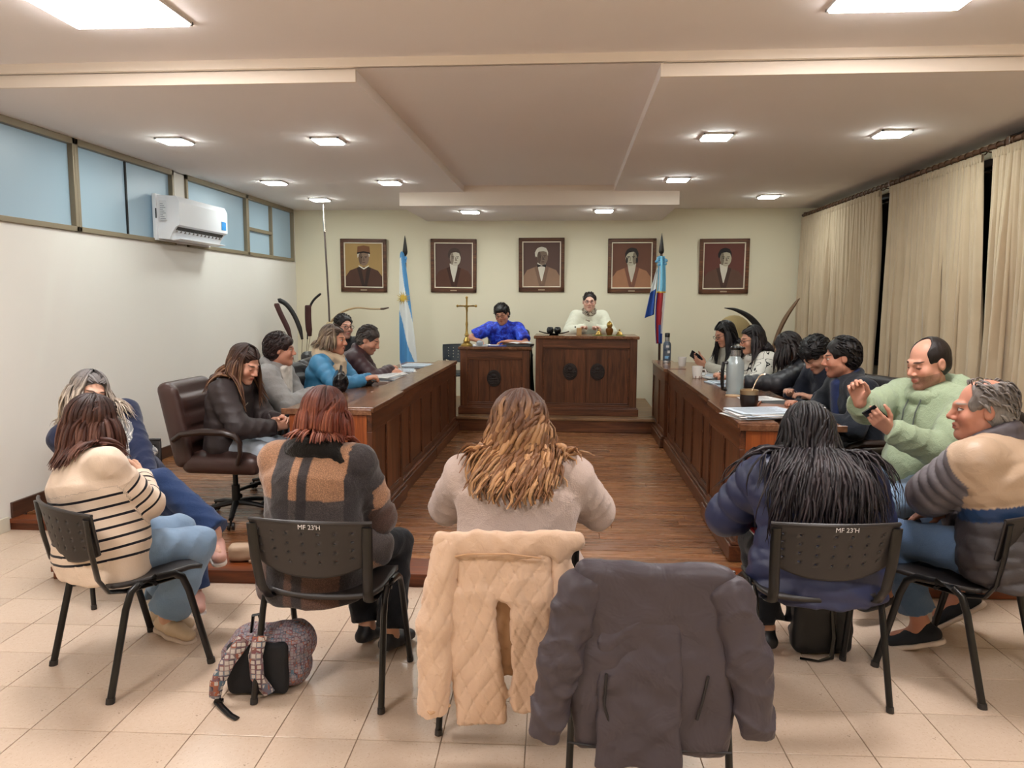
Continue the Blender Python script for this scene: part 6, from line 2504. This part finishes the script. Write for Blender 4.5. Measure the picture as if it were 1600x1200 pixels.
# ------------------------------------------------------------------ on the lecterns
BRASS = plain('brass', '#a98b4a', .3, .85)
t = thing('crucifix', 'brass standing crucifix on the corner of the smaller lectern', 'crucifix', (-1.222, 9.03, 1.056))
MB().lathe([(0, 0), (.075, 0), (.075, .012), (.055, .03), (.035, .045), (.045, .06), (.030, .09), (.018, .11), (.028, .13), (.016, .16), (.012, .22), (.016, .26), (.010, .30)], 14).build('base', BRASS, t, True)
m = MB()
m.tube([(0, 0, .29), (0, 0, .57)], .010, 8)
m.tube([(-.105, 0, .475), (.105, 0, .475)], .009, 8)
for p in ((0, 0, .575), (-.11, 0, .475), (.11, 0, .475)):
    m.sphere(p, .016, 8, 6)
m.build('cross', BRASS, t, True)
m = MB()
m.tube([(0, -.014, .37), (.004, -.016, .42), (0, -.016, .46)], [.006, .012, .015], 8)
m.sphere((0, -.018, .485), .013, 8, 6)
for q in (-1, 1):
    m.tube([(q * .012, -.016, .462), (q * .05, -.014, .478), (q * .085, -.012, .484)], .005, 6)
m.build('figure', BRASS, t, True)
PAPER = plain('paper', '#d9d8d6', .7, var=.03)
PAPER_B = plain('paper_blue_grey', '#b8c4cf', .7, var=.04)
INK = plain('ink', '#55585e', .7)


def papers(label, x, y, z, rz, w, d, n, seed, cat='paper', mat=None, group=None, th=.004, lines=True):
    rs = random.Random(seed)
    t = thing('paper_stack' if n > 1 else 'paper_sheet', label, cat, (x, y, z), rz, group)
    for i in range(n):
        o = MB().box((-w / 2, -d / 2, 0), (w / 2, d / 2, th), .0005).build('sheet', (mat or PAPER) if i % 3 != 1 else PAPER_B, t)
        o.location = (rs.uniform(-.03, .03) if i < n - 1 else 0, rs.uniform(-.02, .02) if i < n - 1 else 0, i * (th + .0006))
        o.rotation_euler = (0, 0, R(rs.uniform(-9, 9)) if i < n - 1 else 0)
        if i == n - 1 and lines:
            m = MB()
            for k in range(int(d / .014) - 3):
                m.box((-w * .4, d / 2 - .028 - k * .014, th), (w * (.4 - .2 * rs.random()), d / 2 - .025 - k * .014, th + .0004))
            m.build('text_lines', INK, o)
    return t


zs = 1.056
papers('sheets of paper under the writing hand on the smaller lectern', -1.05, 9.16, zs, 12, .21, .30, 3, 4, th=.002)
t = thing('crystal_ornament', 'small clear crystal ornament on the smaller lectern', 'ornament', (-1.065, 9.02, zs))
MB().sphere((0, 0, .036), (.044, .04, .036), 8, 5).build('crystal', plain('crystal', '#a9b4be', .1, .1, var=.2), t)
t = thing('open_book', 'thick open book on the right edge of the smaller lectern', 'book', (-.60, 9.12, zs), -8)
MB().box((-.17, -.12, 0), (.16, .12, .022), .004).build('cover', plain('book_cover', '#3a3d40', .5), t)
MB().grid(lambda u, v: (-.155 + .30 * u, -.11 + .22 * v, .026 + .022 * abs(math.sin(u * 2 * math.pi)) ** .7 * .6 + .01 * u), 16, 2).build('pages', PAPER, t, True)
t = thing('blue_notebook', 'blue notebook lying in the middle of the smaller lectern', 'notebook', (-.86, 9.06, zs), 5)
MB().box((-.11, -.07, 0), (.11, .07, .010), .002).build('cover', plain('notebook_blue', '#26449a', .5), t)
MB().box((-.10, -.066, .010), (.02, .06, .013)).build('page', PAPER, t)
zb = 1.191
M_BLK = plain('black_lacquer', '#0d0d0e', .25)
t = thing('black_tray', 'shallow black boat-shaped tray on the larger lectern', 'tray', (-.185, 9.10, zb))
MB().grid(lambda u, v: ((u - .5) * .36, (v - .5) * .17 * (1 - .75 * abs(2 * u - 1) ** 2), .008 + .03 * abs(2 * u - 1) ** 2.2 + .012 * (2 * v - 1) ** 2), 20, 8).build('dish', M_BLK, t, True)
MB().lathe([(0, 0), (.06, 0), (.05, .010), (0, .010)], 16).build('foot', M_BLK, t, True)
for dx, l in ((-.045, 'left'), (.042, 'right')):
    g_ = thing('black_gourd_cup', 'round black gourd cup, the %s one of the pair on the black tray' % l, 'cup', (-.185 + dx, 9.10, zb + .010), 0, 'black gourd cups')
    MB().lathe([(0, 0), (.022, .002), (.042, .03), (.043, .055), (.034, .08), (.026, .085), (.026, .078), (.03, .06), (.0, .03)], 18).build('cup_body', M_BLK, g_, True)
t = thing('wooden_block', 'small pale wooden block on the larger lectern', 'block', (.112, 9.08, zb))
MB().box((-.030, -.02, 0), (.030, .02, .088), .006).build('block', plain('block_wood', '#b08d5c', .5), t)
MB().sphere((-.045, .0, .098), .010, 8, 6).build('knob', M_BLK, t, True)
t = thing('green_mat', 'thin green cloth mat under the brass bells on the larger lectern', 'mat', (.46, 9.06, zb))
MB().box((-.19, -.07, 0), (.19, .07, .004), .001).build('mat', plain('green_felt', '#6f7a4c', .9), t)
for x_, s_, lab in ((.345, 1.0, 'small brass bell left of the tall brown jar'), (.588, 1.0, 'small brass bell at the right end of the green mat')):
    b = thing('brass_bell', lab, 'bell', (x_, 9.07, zb + .004), 0, 'brass bells on the larger lectern')
    MB().lathe([(0, 0), (.042, 0), (.043, .008), (.034, .018), (.028, .035), (.018, .046), (0, .05)], 16).build('bell_body', BRASS, b, True)
    MB().lathe([(.006, .045), (.007, .055), (.012, .060), (.012, .068), (.004, .074), (0, .075)], 10).build('handle', BRASS, b, True)
b = thing('brown_jar', 'tall brown and gold lidded jar between the two bells', 'jar', (.47, 9.07, zb + .004))
MB().lathe([(0, 0), (.030, 0), (.036, .02), (.046, .05), (.044, .075), (.026, .092), (.026, .10), (0, .10)], 16).build('jar_body', plain('copper_brown', '#8a5a2c', .3, .7), b, True)
MB().lathe([(.030, .098), (.034, .108), (.036, .125), (.026, .15), (.012, .16), (.010, .168), (0, .17)], 16).build('lid', BRASS, b, True)

# ------------------------------------------------------------------ on the left bench
zl = .884
papers('long stack of white papers under the maroon man\'s hand', -1.68, 6.80, zl, 84, .42, .28, 7, 9, th=.006)
papers('spread of printed sheets farther along the left bench', -1.66, 7.42, zl, 100, .34, .25, 5, 10, th=.005)
papers('blue-grey folder pile at the far end of the left bench', -1.64, 8.05, zl, 88, .34, .26, 5, 11, mat=PAPER_B, th=.005)
t = thing('pen', 'pale pen in the writing hand of the maroon man', 'pen', (-1.585, 7.075, 0.915))
MB().tube([(.035, .02, -.025), (0, 0, .055), (-.012, -.005, .115)], [.002, .0055, .0055], 8).build('barrel', PAPER, t, True)
t = thing('umbrella', 'folded black umbrella lying on the left bench', 'umbrella', (-1.72, 6.18, zl + .03), 68)
MB().tube([(-.14, 0, 0), (-.10, 0, 0), (.12, 0, 0), (.16, 0, 0), (.20, 0, 0)], [.012, .028, .030, .014, .006], 10).build('canopy', plain('black_nylon', '#121315', .5), t, True)
MB().tube([(.16, 0, 0), (.23, 0, -.01)], .008, 8).build('handle', M_BLK, t, True)
t = thing('handbag', 'shiny black handbag on the left bench beside the beige scarf', 'bag', (-1.80, 5.86, zl), 20)
Gb = Sdf()
Gb.add(RBox((0, 0, .07), (.06, .12, .07), .05), .02)
Gb.add(Cone((0, -.08, .12), (0, .08, .13), .035), .03)
V, F = Gb.mesh(.010, disp=folds(.008, .05, 3))
new_obj('bag_body', np_mesh('bag_body', V, F, [plain('black_patent', '#101013', .18)]), t)
MB().tube([(0, -.07, .12), (.01, -.05, .20), (.01, .05, .20), (0, .07, .12)], .007, 8).build('strap', M_BLK, t, True)
papers('thin white sheet at the near end of the left bench', -1.66, 5.35, zl, 80, .21, .29, 2, 13, th=.001)

# ------------------------------------------------------------------ on the right bench
zr_ = .884
t = thing('steel_bottle', 'grey insulated bottle covered in stickers at the far end of the right bench', 'bottle', (1.085, 8.58, .910))
MB().lathe([(0, 0), (.042, 0), (.044, .012), (.044, .20), (.040, .225), (.026, .245), (0, .245)], 20).build('bottle_body', plain('bottle_grey', '#5b6470', .35, .5), t, True)
MB().lathe([(.026, .243), (.026, .295), (0, .297)], 16).build('neck', plain('steel', '#b9bcc0', .25, .9), t, True)
MB().lathe([(.028, .293), (.029, .33), (.024, .338), (0, .338)], 16).build('cap', M_BLK, t, True)
for q, (a, z_, w_, h_, c_) in enumerate(((-95, .07, .05, .03, '#7fb2d8'), (-70, .13, .03, .03, '#d8d8d8'), (-120, .15, .03, .025, '#2f3d52'), (-88, .19, .035, .025, '#c9c9c9'), (-60, .06, .025, .03, '#3c4a60'))):
    m = MB()
    m.grid(lambda u, v: (.0448 * math.cos(R(a) + (u - .5) * w_ / .044), .0448 * math.sin(R(a) + (u - .5) * w_ / .044), z_ + (v - .5) * h_), 6, 1)
    m.build('sticker', plain('sticker_' + c_, c_, .5), t)
MB().lathe([(.0441, .0), (.0446, .002), (.0446, .028), (.0441, .03)], 20).build('steel_band', plain('steel', '#b9bcc0', .25, .9), t, True)
M_CHINA = plain('white_china', '#dcd9d3', .25, var=.02)


def mug(label, x, y, z, rz, s=1.0, petal=False):
    t = thing('mug', label, 'mug', (x, y, z), rz, 'white mugs on the right bench')
    MB().lathe([(0, 0), (.032 * s, 0), (.036 * s, .01), (.041 * s, .06), (.044 * s, .098 * s), (.040 * s, .098 * s), (.036 * s, .05), (.03 * s, .012), (0, .010)], 22).build('cup', M_CHINA, t, True)
    MB().tube([(.040 * s, 0, .078), (.062 * s, 0, .080), (.072 * s, 0, .055), (.062 * s, 0, .030), (.038 * s, 0, .026)], .0065, 8).build('handle', M_CHINA, t, True)
    if petal:
        for i in range(7):
            a = 2 * math.pi * i / 7
            MB().sphere((.037 * math.cos(a), .037 * math.sin(a), .012), (.008, .008, .012), 8, 5).build('relief', plain('mug_print', '#a08a82', .5), t, True)


mug('white mug at the far end of the right bench, near the steel bottle', 1.20, 8.20, .911, 60)
mug('white mug with printed rim at its foot, between the papers and the thermos', 1.165, 7.02, .906, -15, 1.1, True)
t = thing('thermos', 'pale steel thermos with black handle and stopper on the right bench', 'thermos', (1.255, 5.86, .906), 0)
MB().lathe([(0, .0), (.062, 0), (.065, .015), (.065, .22), (.060, .245), (.040, .275), (.036, .285), (0, .285)], 24).build('thermos_body', plain('pale_enamel', '#aab6b8', .3, .3), t, True)
MB().lathe([(.036, .283), (.037, .335), (0, .337)], 18).build('neck', plain('steel', '#b9bcc0', .25, .9), t, True)
MB().lathe([(.040, .333), (.040, .352), (.030, .362), (0, .364)], 18).build('stopper', M_BLK, t, True)
MB().tube([(-.058, -.01, .235), (-.088, -.012, .235), (-.096, -.012, .18), (-.096, -.012, .09), (-.090, -.012, .035), (-.060, -.01, .03)], .014, 8, ((0, 1, 0), 1.1)).build('handle', M_BLK, t, True)
MB().tube([(.030, -.03, .345), (.055, -.05, .350)], .010, 8).build('spout', M_BLK, t, True)
t = thing('woven_coaster', 'small woven coaster under the thermos foot', 'coaster', (1.215, 5.72, .906))
MB().lathe([(0, 0), (.055, 0), (.055, .006), (0, .006)], 18).build('coaster', plain('woven_straw', '#b89a78', .9, bs=.4, bscale=200), t, True)
zst = .916
papers('thick fanned stack of white papers at the near corner of the right bench', 1.16, 4.66, zst, 14, .36, .27, 8, 21, th=.004)
t = thing('mate_gourd', 'dark leather mate cup with metal rim on the paper stack', 'cup', (1.15, 4.93, zst + .001))
MB().lathe([(0, 0), (.040, 0), (.052, .03), (.058, .07), (.056, .10), (0, .10)], 22).build('gourd', plain('dark_leather', '#1d1513', .35), t, True)
MB().lathe([(.0565, .098), (.058, .104), (.058, .125), (.055, .128), (.050, .126), (.048, .11), (0, .108)], 22).build('rim', plain('rim_metal', '#a58d6c', .3, .7), t, True)
MB().tube([(.01, 0, .10), (.035, .0, .17), (.055, 0, .21), (.075, 0, .225), (.095, 0, .228)], [.0045, .0045, .0045, .005, .006], 8, ((0, 1, 0), 1.2)).build('straw', plain('steel_straw', '#cbb59a', .25, .8), t, True)
t = thing('wooden_tray', 'flat brown wooden tray behind the mate cup', 'tray', (1.33, 5.00, .916), -20)
MB().box((-.11, -.17, 0), (.11, .17, .008), .002).build('board', plain('tray_brown', '#7a4526', .4), t)
for q in (-.11, .10):
    MB().box((q, -.17, .008), (q + .01, .17, .024), .002).build('rim', plain('tray_brown', '#7a4526', .4), t)
papers('white sheets under the wrist of the woman in the black padded jacket', 1.37, 5.62, zr_, 20, .30, .22, 4, 23, th=.004)
t = thing('laptop', 'closed black folder lying before the young man with bowed head', 'folder', (1.47, 5.22, .894), 8)
MB().box((-.13, -.20, 0), (.13, .20, .022), .005).build('cover', plain('folder_black', '#141414', .5), t)
t.name = 'black_folder'
papers('open ring of printed sheets before the woman in the swirled sweater', 1.40, 7.22, zr_, 30, .30, .22, 5, 25, th=.006)
papers('pile of grey notebooks and sheets beyond the thermos', 1.34, 6.58, zr_, 12, .26, .20, 6, 27, mat=PAPER_B, th=.006)
papers('white sheets before the young woman with the phone', 1.44, 7.66, zr_, 20, .30, .21, 3, 28, th=.003)
t = thing('green_box', 'small green and white packet beside the thermos', 'packet', (1.34, 5.80, zr_), 10)
MB().box((-.035, -.02, 0), (.035, .02, .05), .004).build('packet', plain('packet_green', '#2f9a63', .5), t)
MB().box((-.036, -.021, .012), (.036, .021, .026)).build('label', PAPER, t)


def phone(label, P, nm, M_extra, size=(.075, .155)):
    wr, fd, pn, sgn, c_, th_ = P.hand[nm]
    o = P.W(wr + fd * .085 + pn * .030)
    f = Vector(P.Rz @ fd)
    n = Vector(P.Rz @ pn)
    s_ = f.cross(n)
    t = thing('phone', label, 'phone', o)
    Mx = Matrix(((s_.x, f.x, n.x, 0), (s_.y, f.y, n.y, 0), (s_.z, f.z, n.z, 0), (0, 0, 0, 1))) @ M_extra
    MB().box((-size[0] / 2, -size[1] / 2, -.005), (size[0] / 2, size[1] / 2, .004), .004, Mx).build('phone_body', M_BLK, t, True)
    MB().box((-size[0] / 2 + .004, -size[1] / 2 + .006, .0035), (size[0] / 2 - .004, size[1] / 2 - .006, .0046), 0, Mx).build('screen', plain('screen', '#1a1e24', .12), t)


phone('dark phone held up by the young woman with long black hair', PHONEW, 'r', Matrix.Identity(4))
phone('dark phone in the hand of the man in the green hoodie', HOODIE, 'l', Matrix.Identity(4))

# ------------------------------------------------------------------ coats over the chairs
def quilted():
    t = NT('quilted_beige')
    v = t.coord('Object')
    t.base(t.mix(t.noise(v, 6, 3), srgb('#cfae93'), srgb('#ddbfa6')), .62, 0, .3)
    t.bump(t.noise(v, 40, 3, .6, .8), .35, .01)
    t.b.inputs['Sheen Weight'].default_value = .2
    return t.m


M_QUILT = quilted()
M_QSEAM = plain('quilt_piping', '#caa27e', .6)


def diamonds(k, amp, w=.26):
    f0 = folds(.008, .12, 17, (1.3, 1, .4))

    def f(X, Y, Z):
        wx = .012 * np.sin(Z * 13 + X * 9)
        a, b = ((X + wx) * 1.5 + Z * .80) * k, ((X + wx) * 1.5 - Z * .80) * k
        return amp * (np.exp(-(np.sin(a) / w) ** 2) + np.exp(-(np.sin(b) / w) ** 2) - .5) + f0(X, Y, Z)
    return f


t = thing('quilted_coat', 'beige diamond-quilted coat hung over the chair of the curly-haired woman', 'coat', (-.195, 2.525, .010))


def put(nm, G, h, disp, mat, label=None):
    V, F = G.mesh(h, disp=disp)
    o = new_obj(nm, np_mesh(nm, V, F, [mat]), t)
    if label:
        o['label'] = label
    return o


G = Sdf()
G.add(RBox((-.02, -.005, .68), (.165, .018, .115), .016, np.array(Matrix.Rotation(R(-2), 3, 'Y'))), .02)
G.add(RBox((-.120, -.012, .365), (.090, .020, .25), .018, np.array(Matrix.Rotation(R(6), 3, 'Y'))), .02)
G.add(RBox((.076, -.008, .415), (.070, .018, .245), .016, np.array(Matrix.Rotation(R(2), 3, 'Y'))), .03)
put('body', G, .0055, diamonds(38, .0042, .2), M_QUILT)
G = Sdf()
G.add(Cone((-.245, .0, .770), (.235, .0, .785), .024, .024, ((0, 0, 1), 1.5)), .03)
G.add(Cone((-.18, -.016, .745), (.16, -.016, .765), .015, .015, ((0, 0, 1), 2.4)), .03)
G.add(Cone((.17, .0, .78), (.225, .03, .60), .024, .022), .03)
put('yoke', G, .006, folds(.006, .10, 3), M_QUILT)
G = Sdf()
G.add(Cone((-.215, .0, .745), (-.255, -.015, .48), .046, .052, ((1, 0, 0), 1.15)), .03)
G.add(Cone((-.255, -.015, .48), (-.262, -.03, .17), .052, .050, ((1, 0, 0), 1.15)), .03)
G.sub(Half((-.262, -.03, .165), (0, 0, -1), .12), .006)
s1 = put('sleeve', G, .0055, diamonds(38, .0036, .2), M_QUILT)
G = Sdf()
G.add(Cone((.165, .02, .76), (.185, .012, .56), .040, .040), .03)
G.add(Cone((.185, .012, .56), (.165, .0, .34), .040, .036), .03)
G.sub(Half((.165, .0, .335), (0, 0, -1), .12), .006)
put('sleeve', G, .0055, diamonds(38, .0036, .2), M_QUILT)
G = Sdf()
G.add(RBox((-.02, .03, .49), (.08, .010, .21), .010), .02)
put('lining', G, .008, diamonds(46, .004), plain('quilt_lining_shaded', '#b8926f', .7))  # beige darkened: shadow inside the slit is put into the lining colour
m = MB()
m.tube([(-.20, -.030, .725), (-.14, -.042, .742), (0, -.046, .748), (.11, -.042, .735)], .0035, 6)
m.build('yoke_seam', M_QSEAM, t, True)
m = MB()
m.tube([(-.318, -.03, .192), (-.262, -.088, .192), (-.205, -.03, .192)], .006, 6)
m.build('cuff_seam', M_QSEAM, t, True)

M_DC = plain('dark_coat_cloth', '#484147', .5, var=.07, vs=5, bs=.35, bscale=9, bd=.03, spec=.35)
M_DCS = plain('dark_coat_seam', '#242022', .6)
t = thing('dark_coat', 'dark grey coat hung over the empty chair in front', 'coat', (.27, 2.262, -.015))
fd_ = folds(.0075, .14, 29, (.6, 1, 1.0), 6)
G = Sdf()
G.add(RBox((.0, .0, .53), (.225, .026, .285), .026), .03)
G.add(RBox((-.17, .0, .40), (.085, .026, .165), .026, np.array(Matrix.Rotation(R(6), 3, 'Y'))), .04)
G.add(RBox((.15, .0, .39), (.095, .026, .165), .026, np.array(Matrix.Rotation(R(-5), 3, 'Y'))), .04)
G.add(Cone((-.21, .02, .785), (.215, .02, .775), .032, .032, ((0, 0, 1), 1.4)), .04)
put('body', G, .007, fd_, M_DC)
G = Sdf()
Mt = np.array(Matrix.Rotation(R(6.5), 3, 'X'))
G.add(RBox((-.045, -.028, .47), (.13, .018, .275), .016, Mt), .012)
put('back_panel', G, .007, folds(.014, .12, 41, (.45, 1, 1.3), 6), M_DC)
for nm_, q in (('l', [(-.225, .0, .755), (-.285, -.01, .52), (-.335, -.03, .275)]), ('r', [(.225, .0, .745), (.285, -.01, .54), (.315, -.03, .31)])):
    G = Sdf()
    G.add(Cone(q[0], q[1], .055, .058, ((1, 0, 0), 1.25), wr=(.12, .010, 3)), .03)
    G.add(Cone(q[1], q[2], .058, .047, ((1, 0, 0), 1.2), wr=(.11, .010, 5)), .03)
    dn = np.array(q[2]) - np.array(q[1])
    G.sub(Half(q[2], dn, .12), .006)
    put('sleeve', G, .007, folds(.007, .085, 31 if nm_ == 'l' else 37, (.6, 1, 1.4), 6), M_DC)
m = MB()
m.tube([(-.145, -.050, .50), (-.150, -.052, .40), (-.135, -.052, .345)], .0045, 6)
m.build('pocket', M_DCS, t, True)
m = MB()
m.tube([(.160, -.040, .50), (.145, -.042, .42), (.130, -.042, .36)], .0045, 6)
m.build('pocket', M_DCS, t, True)
m = MB()
m.tube([(-.165, -.050, .215), (-.045, -.054, .212), (.078, -.050, .215)], .004, 6)
m.tube([(-.26, -.030, .262), (-.17, -.036, .254)], .004, 6)
m.tube([(.085, -.034, .252), (.24, -.032, .252)], .004, 6)
m.build('hem_seam', M_DCS, t, True)

# ------------------------------------------------------------------ bags on the floor


def bag_print(sc):
    t = NT('bag_print_%d' % sc)
    vo = t.n('ShaderNodeTexVoronoi', distance='CHEBYCHEV')
    vo.inputs['Scale'].default_value = sc
    vo.inputs['Randomness'].default_value = .25
    t.l(t.coord('Object'), vo.inputs['Vector'])
    sep = t.n('ShaderNodeSeparateXYZ')
    t.l(vo.outputs['Color'], sep.inputs[0])
    c = t.ramp(sep.outputs[0], [(0, srgb('#35303a')), (.22, srgb('#7c4c50')), (.42, srgb('#4a6678')), (.62, srgb('#8d7b76')), (.8, srgb('#4b4350')), (.95, srgb('#9a5a40'))])
    f = t.math('FRACT', t.math('MULTIPLY', vo.outputs['Distance'], sc * .12))
    q = t.math('LESS_THAN', vo.outputs['Distance'], .36)
    t.base(t.mix(q, c, srgb('#8a7f84' if sc > 60 else '#b9b0a8')), .75)
    t.bump(t.noise(t.coord('Object'), 25, 3), .3, .01)
    return t.m


M_BP, M_BP2 = bag_print(85), bag_print(48)
t = thing('backpack', 'patterned backpack with black back lying on the floor by the plaid coat chair', 'backpack', (-1.235, 2.93, 0), 6)
G = Sdf()
G.add(RBox((.01, .035, .125), (.165, .095, .125), .075), .03)
G.add(Ell((.09, .05, .185), (.10, .09, .085)), .04)
G.add(Ell((-.10, .03, .10), (.10, .10, .10)), .04)
V, F = G.mesh(.008, disp=folds(.010, .10, 55))
new_obj('bag_body', np_mesh('bag_body', V, F, [M_BP]), t)
G = Sdf()
G.add(RBox((-.02, -.058, .115), (.125, .024, .110), .024), .02)
V, F = G.mesh(.009, disp=folds(.006, .09, 57))
new_obj('back_pad', np_mesh('back_pad', V, F, [plain('black_mesh', '#17171a', .85, bs=.4, bscale=300)]), t)
MB().tube([(.0, -.080, .262), (-.012, -.108, .19), (-.006, -.112, .10), (.035, -.100, .028)], [.012, .012, .012, .011], 8, ((1, 0, .1), 2.4)).build('strap', M_BP2, t, True)
MB().tube([(-.06, -.078, .25), (-.12, -.112, .17), (-.165, -.125, .08), (-.175, -.12, .022)], [.012, .012, .012, .010], 8, ((1, 0, -.5), 2.4)).build('strap', M_BP2, t, True)
MB().tube([(-.165, -.13, .014), (-.13, -.17, .010), (-.08, -.225, .008), (-.045, -.25, .006)], .006, 8, ((1, .7, 0), 2.2)).build('strap_tail', M_BLK, t, True)
MB().box((-.172, -.145, .004), (-.138, -.120, .022), .004).build('buckle', M_BLK, t)
MB().tube([(-.05, -.03, .255), (-.04, -.03, .325), (-.015, -.03, .33), (.0, -.03, .26)], .007, 8, ((0, 1, 0), 1.8)).build('grab_handle', M_BLK, t, True)

t = thing('black_bag', 'black shoulder bag on the floor under the chair of the long-haired woman', 'bag', (1.17, 3.46, 0), 4)
G = Sdf()
G.add(RBox((0, 0, .148), (.135, .055, .145), .035), .02)
V, F = G.mesh(.010, disp=folds(.006, .11, 61))
new_obj('bag_body', np_mesh('bag_body', V, F, [plain('bag_black', '#121214', .5)]), t)
MB().tube([(.03, -.058, .22), (.035, -.075, .10), (.02, -.085, .012), (-.05, -.11, .006), (-.12, -.08, .006)], .004, 6, ((1, 0, 0), 3)).build('strap', M_BLK, t, True)
MB().lathe([(.010, 0), (.014, .003), (.010, .006)], 12, Matrix.Translation((.03, -.060, .235)) @ Matrix.Rotation(R(90), 4, 'X')).build('ring', plain('steel', '#b9bcc0', .25, .9), t, True)

t = thing('beige_handbag', 'small beige handbag with a loop strap on the platform edge by the crossed legs', 'bag', (-1.83, 4.22, PLAT), 10)
G = Sdf()
G.add(RBox((-.06, .0, .05), (.09, .05, .05), .03), .02)
V, F = G.mesh(.010, disp=folds(.004, .08, 62))
new_obj('bag_body', np_mesh('bag_body', V, F, [plain('beige_leather', '#b59a80', .5)]), t)
MB().tube([(.0, -.02, .05), (.05, -.05, .085), (.09, -.07, .05), (.05, -.08, .012), (-.02, -.06, .01)], .006, 8, ((0, 0, 1), 1.8)).build('strap', plain('beige_leather', '#b59a80', .5), t, True)

t = thing('booklet', 'red and white booklet on the lap of the long-haired woman', 'booklet', (.865, 3.50, .60), 30)
MB().box((-.07, -.10, 0), (.07, .10, .012), .002, Matrix.Rotation(R(25), 4, 'X')).build('cover', plain('booklet_red', '#b3202e', .5), t)
MB().box((-.072, -.102, -.006), (.072, .102, 0), .001, Matrix.Rotation(R(25), 4, 'X')).build('pages', PAPER, t)
t = thing('manila_folder', 'small tan folder held up beyond the curly-haired woman', 'folder', (.0, 3.32, .86), -4)
MB().box((-.065, -.006, -.10), (.065, .006, .035), .002, Matrix.Rotation(R(-12), 4, 'X')).build('cover', plain('manila', '#b98c50', .6), t)
MB().box((-.060, .0062, -.09), (.060, .009, .028), .001, Matrix.Rotation(R(-12), 4, 'X')).build('sheet', PAPER, t)
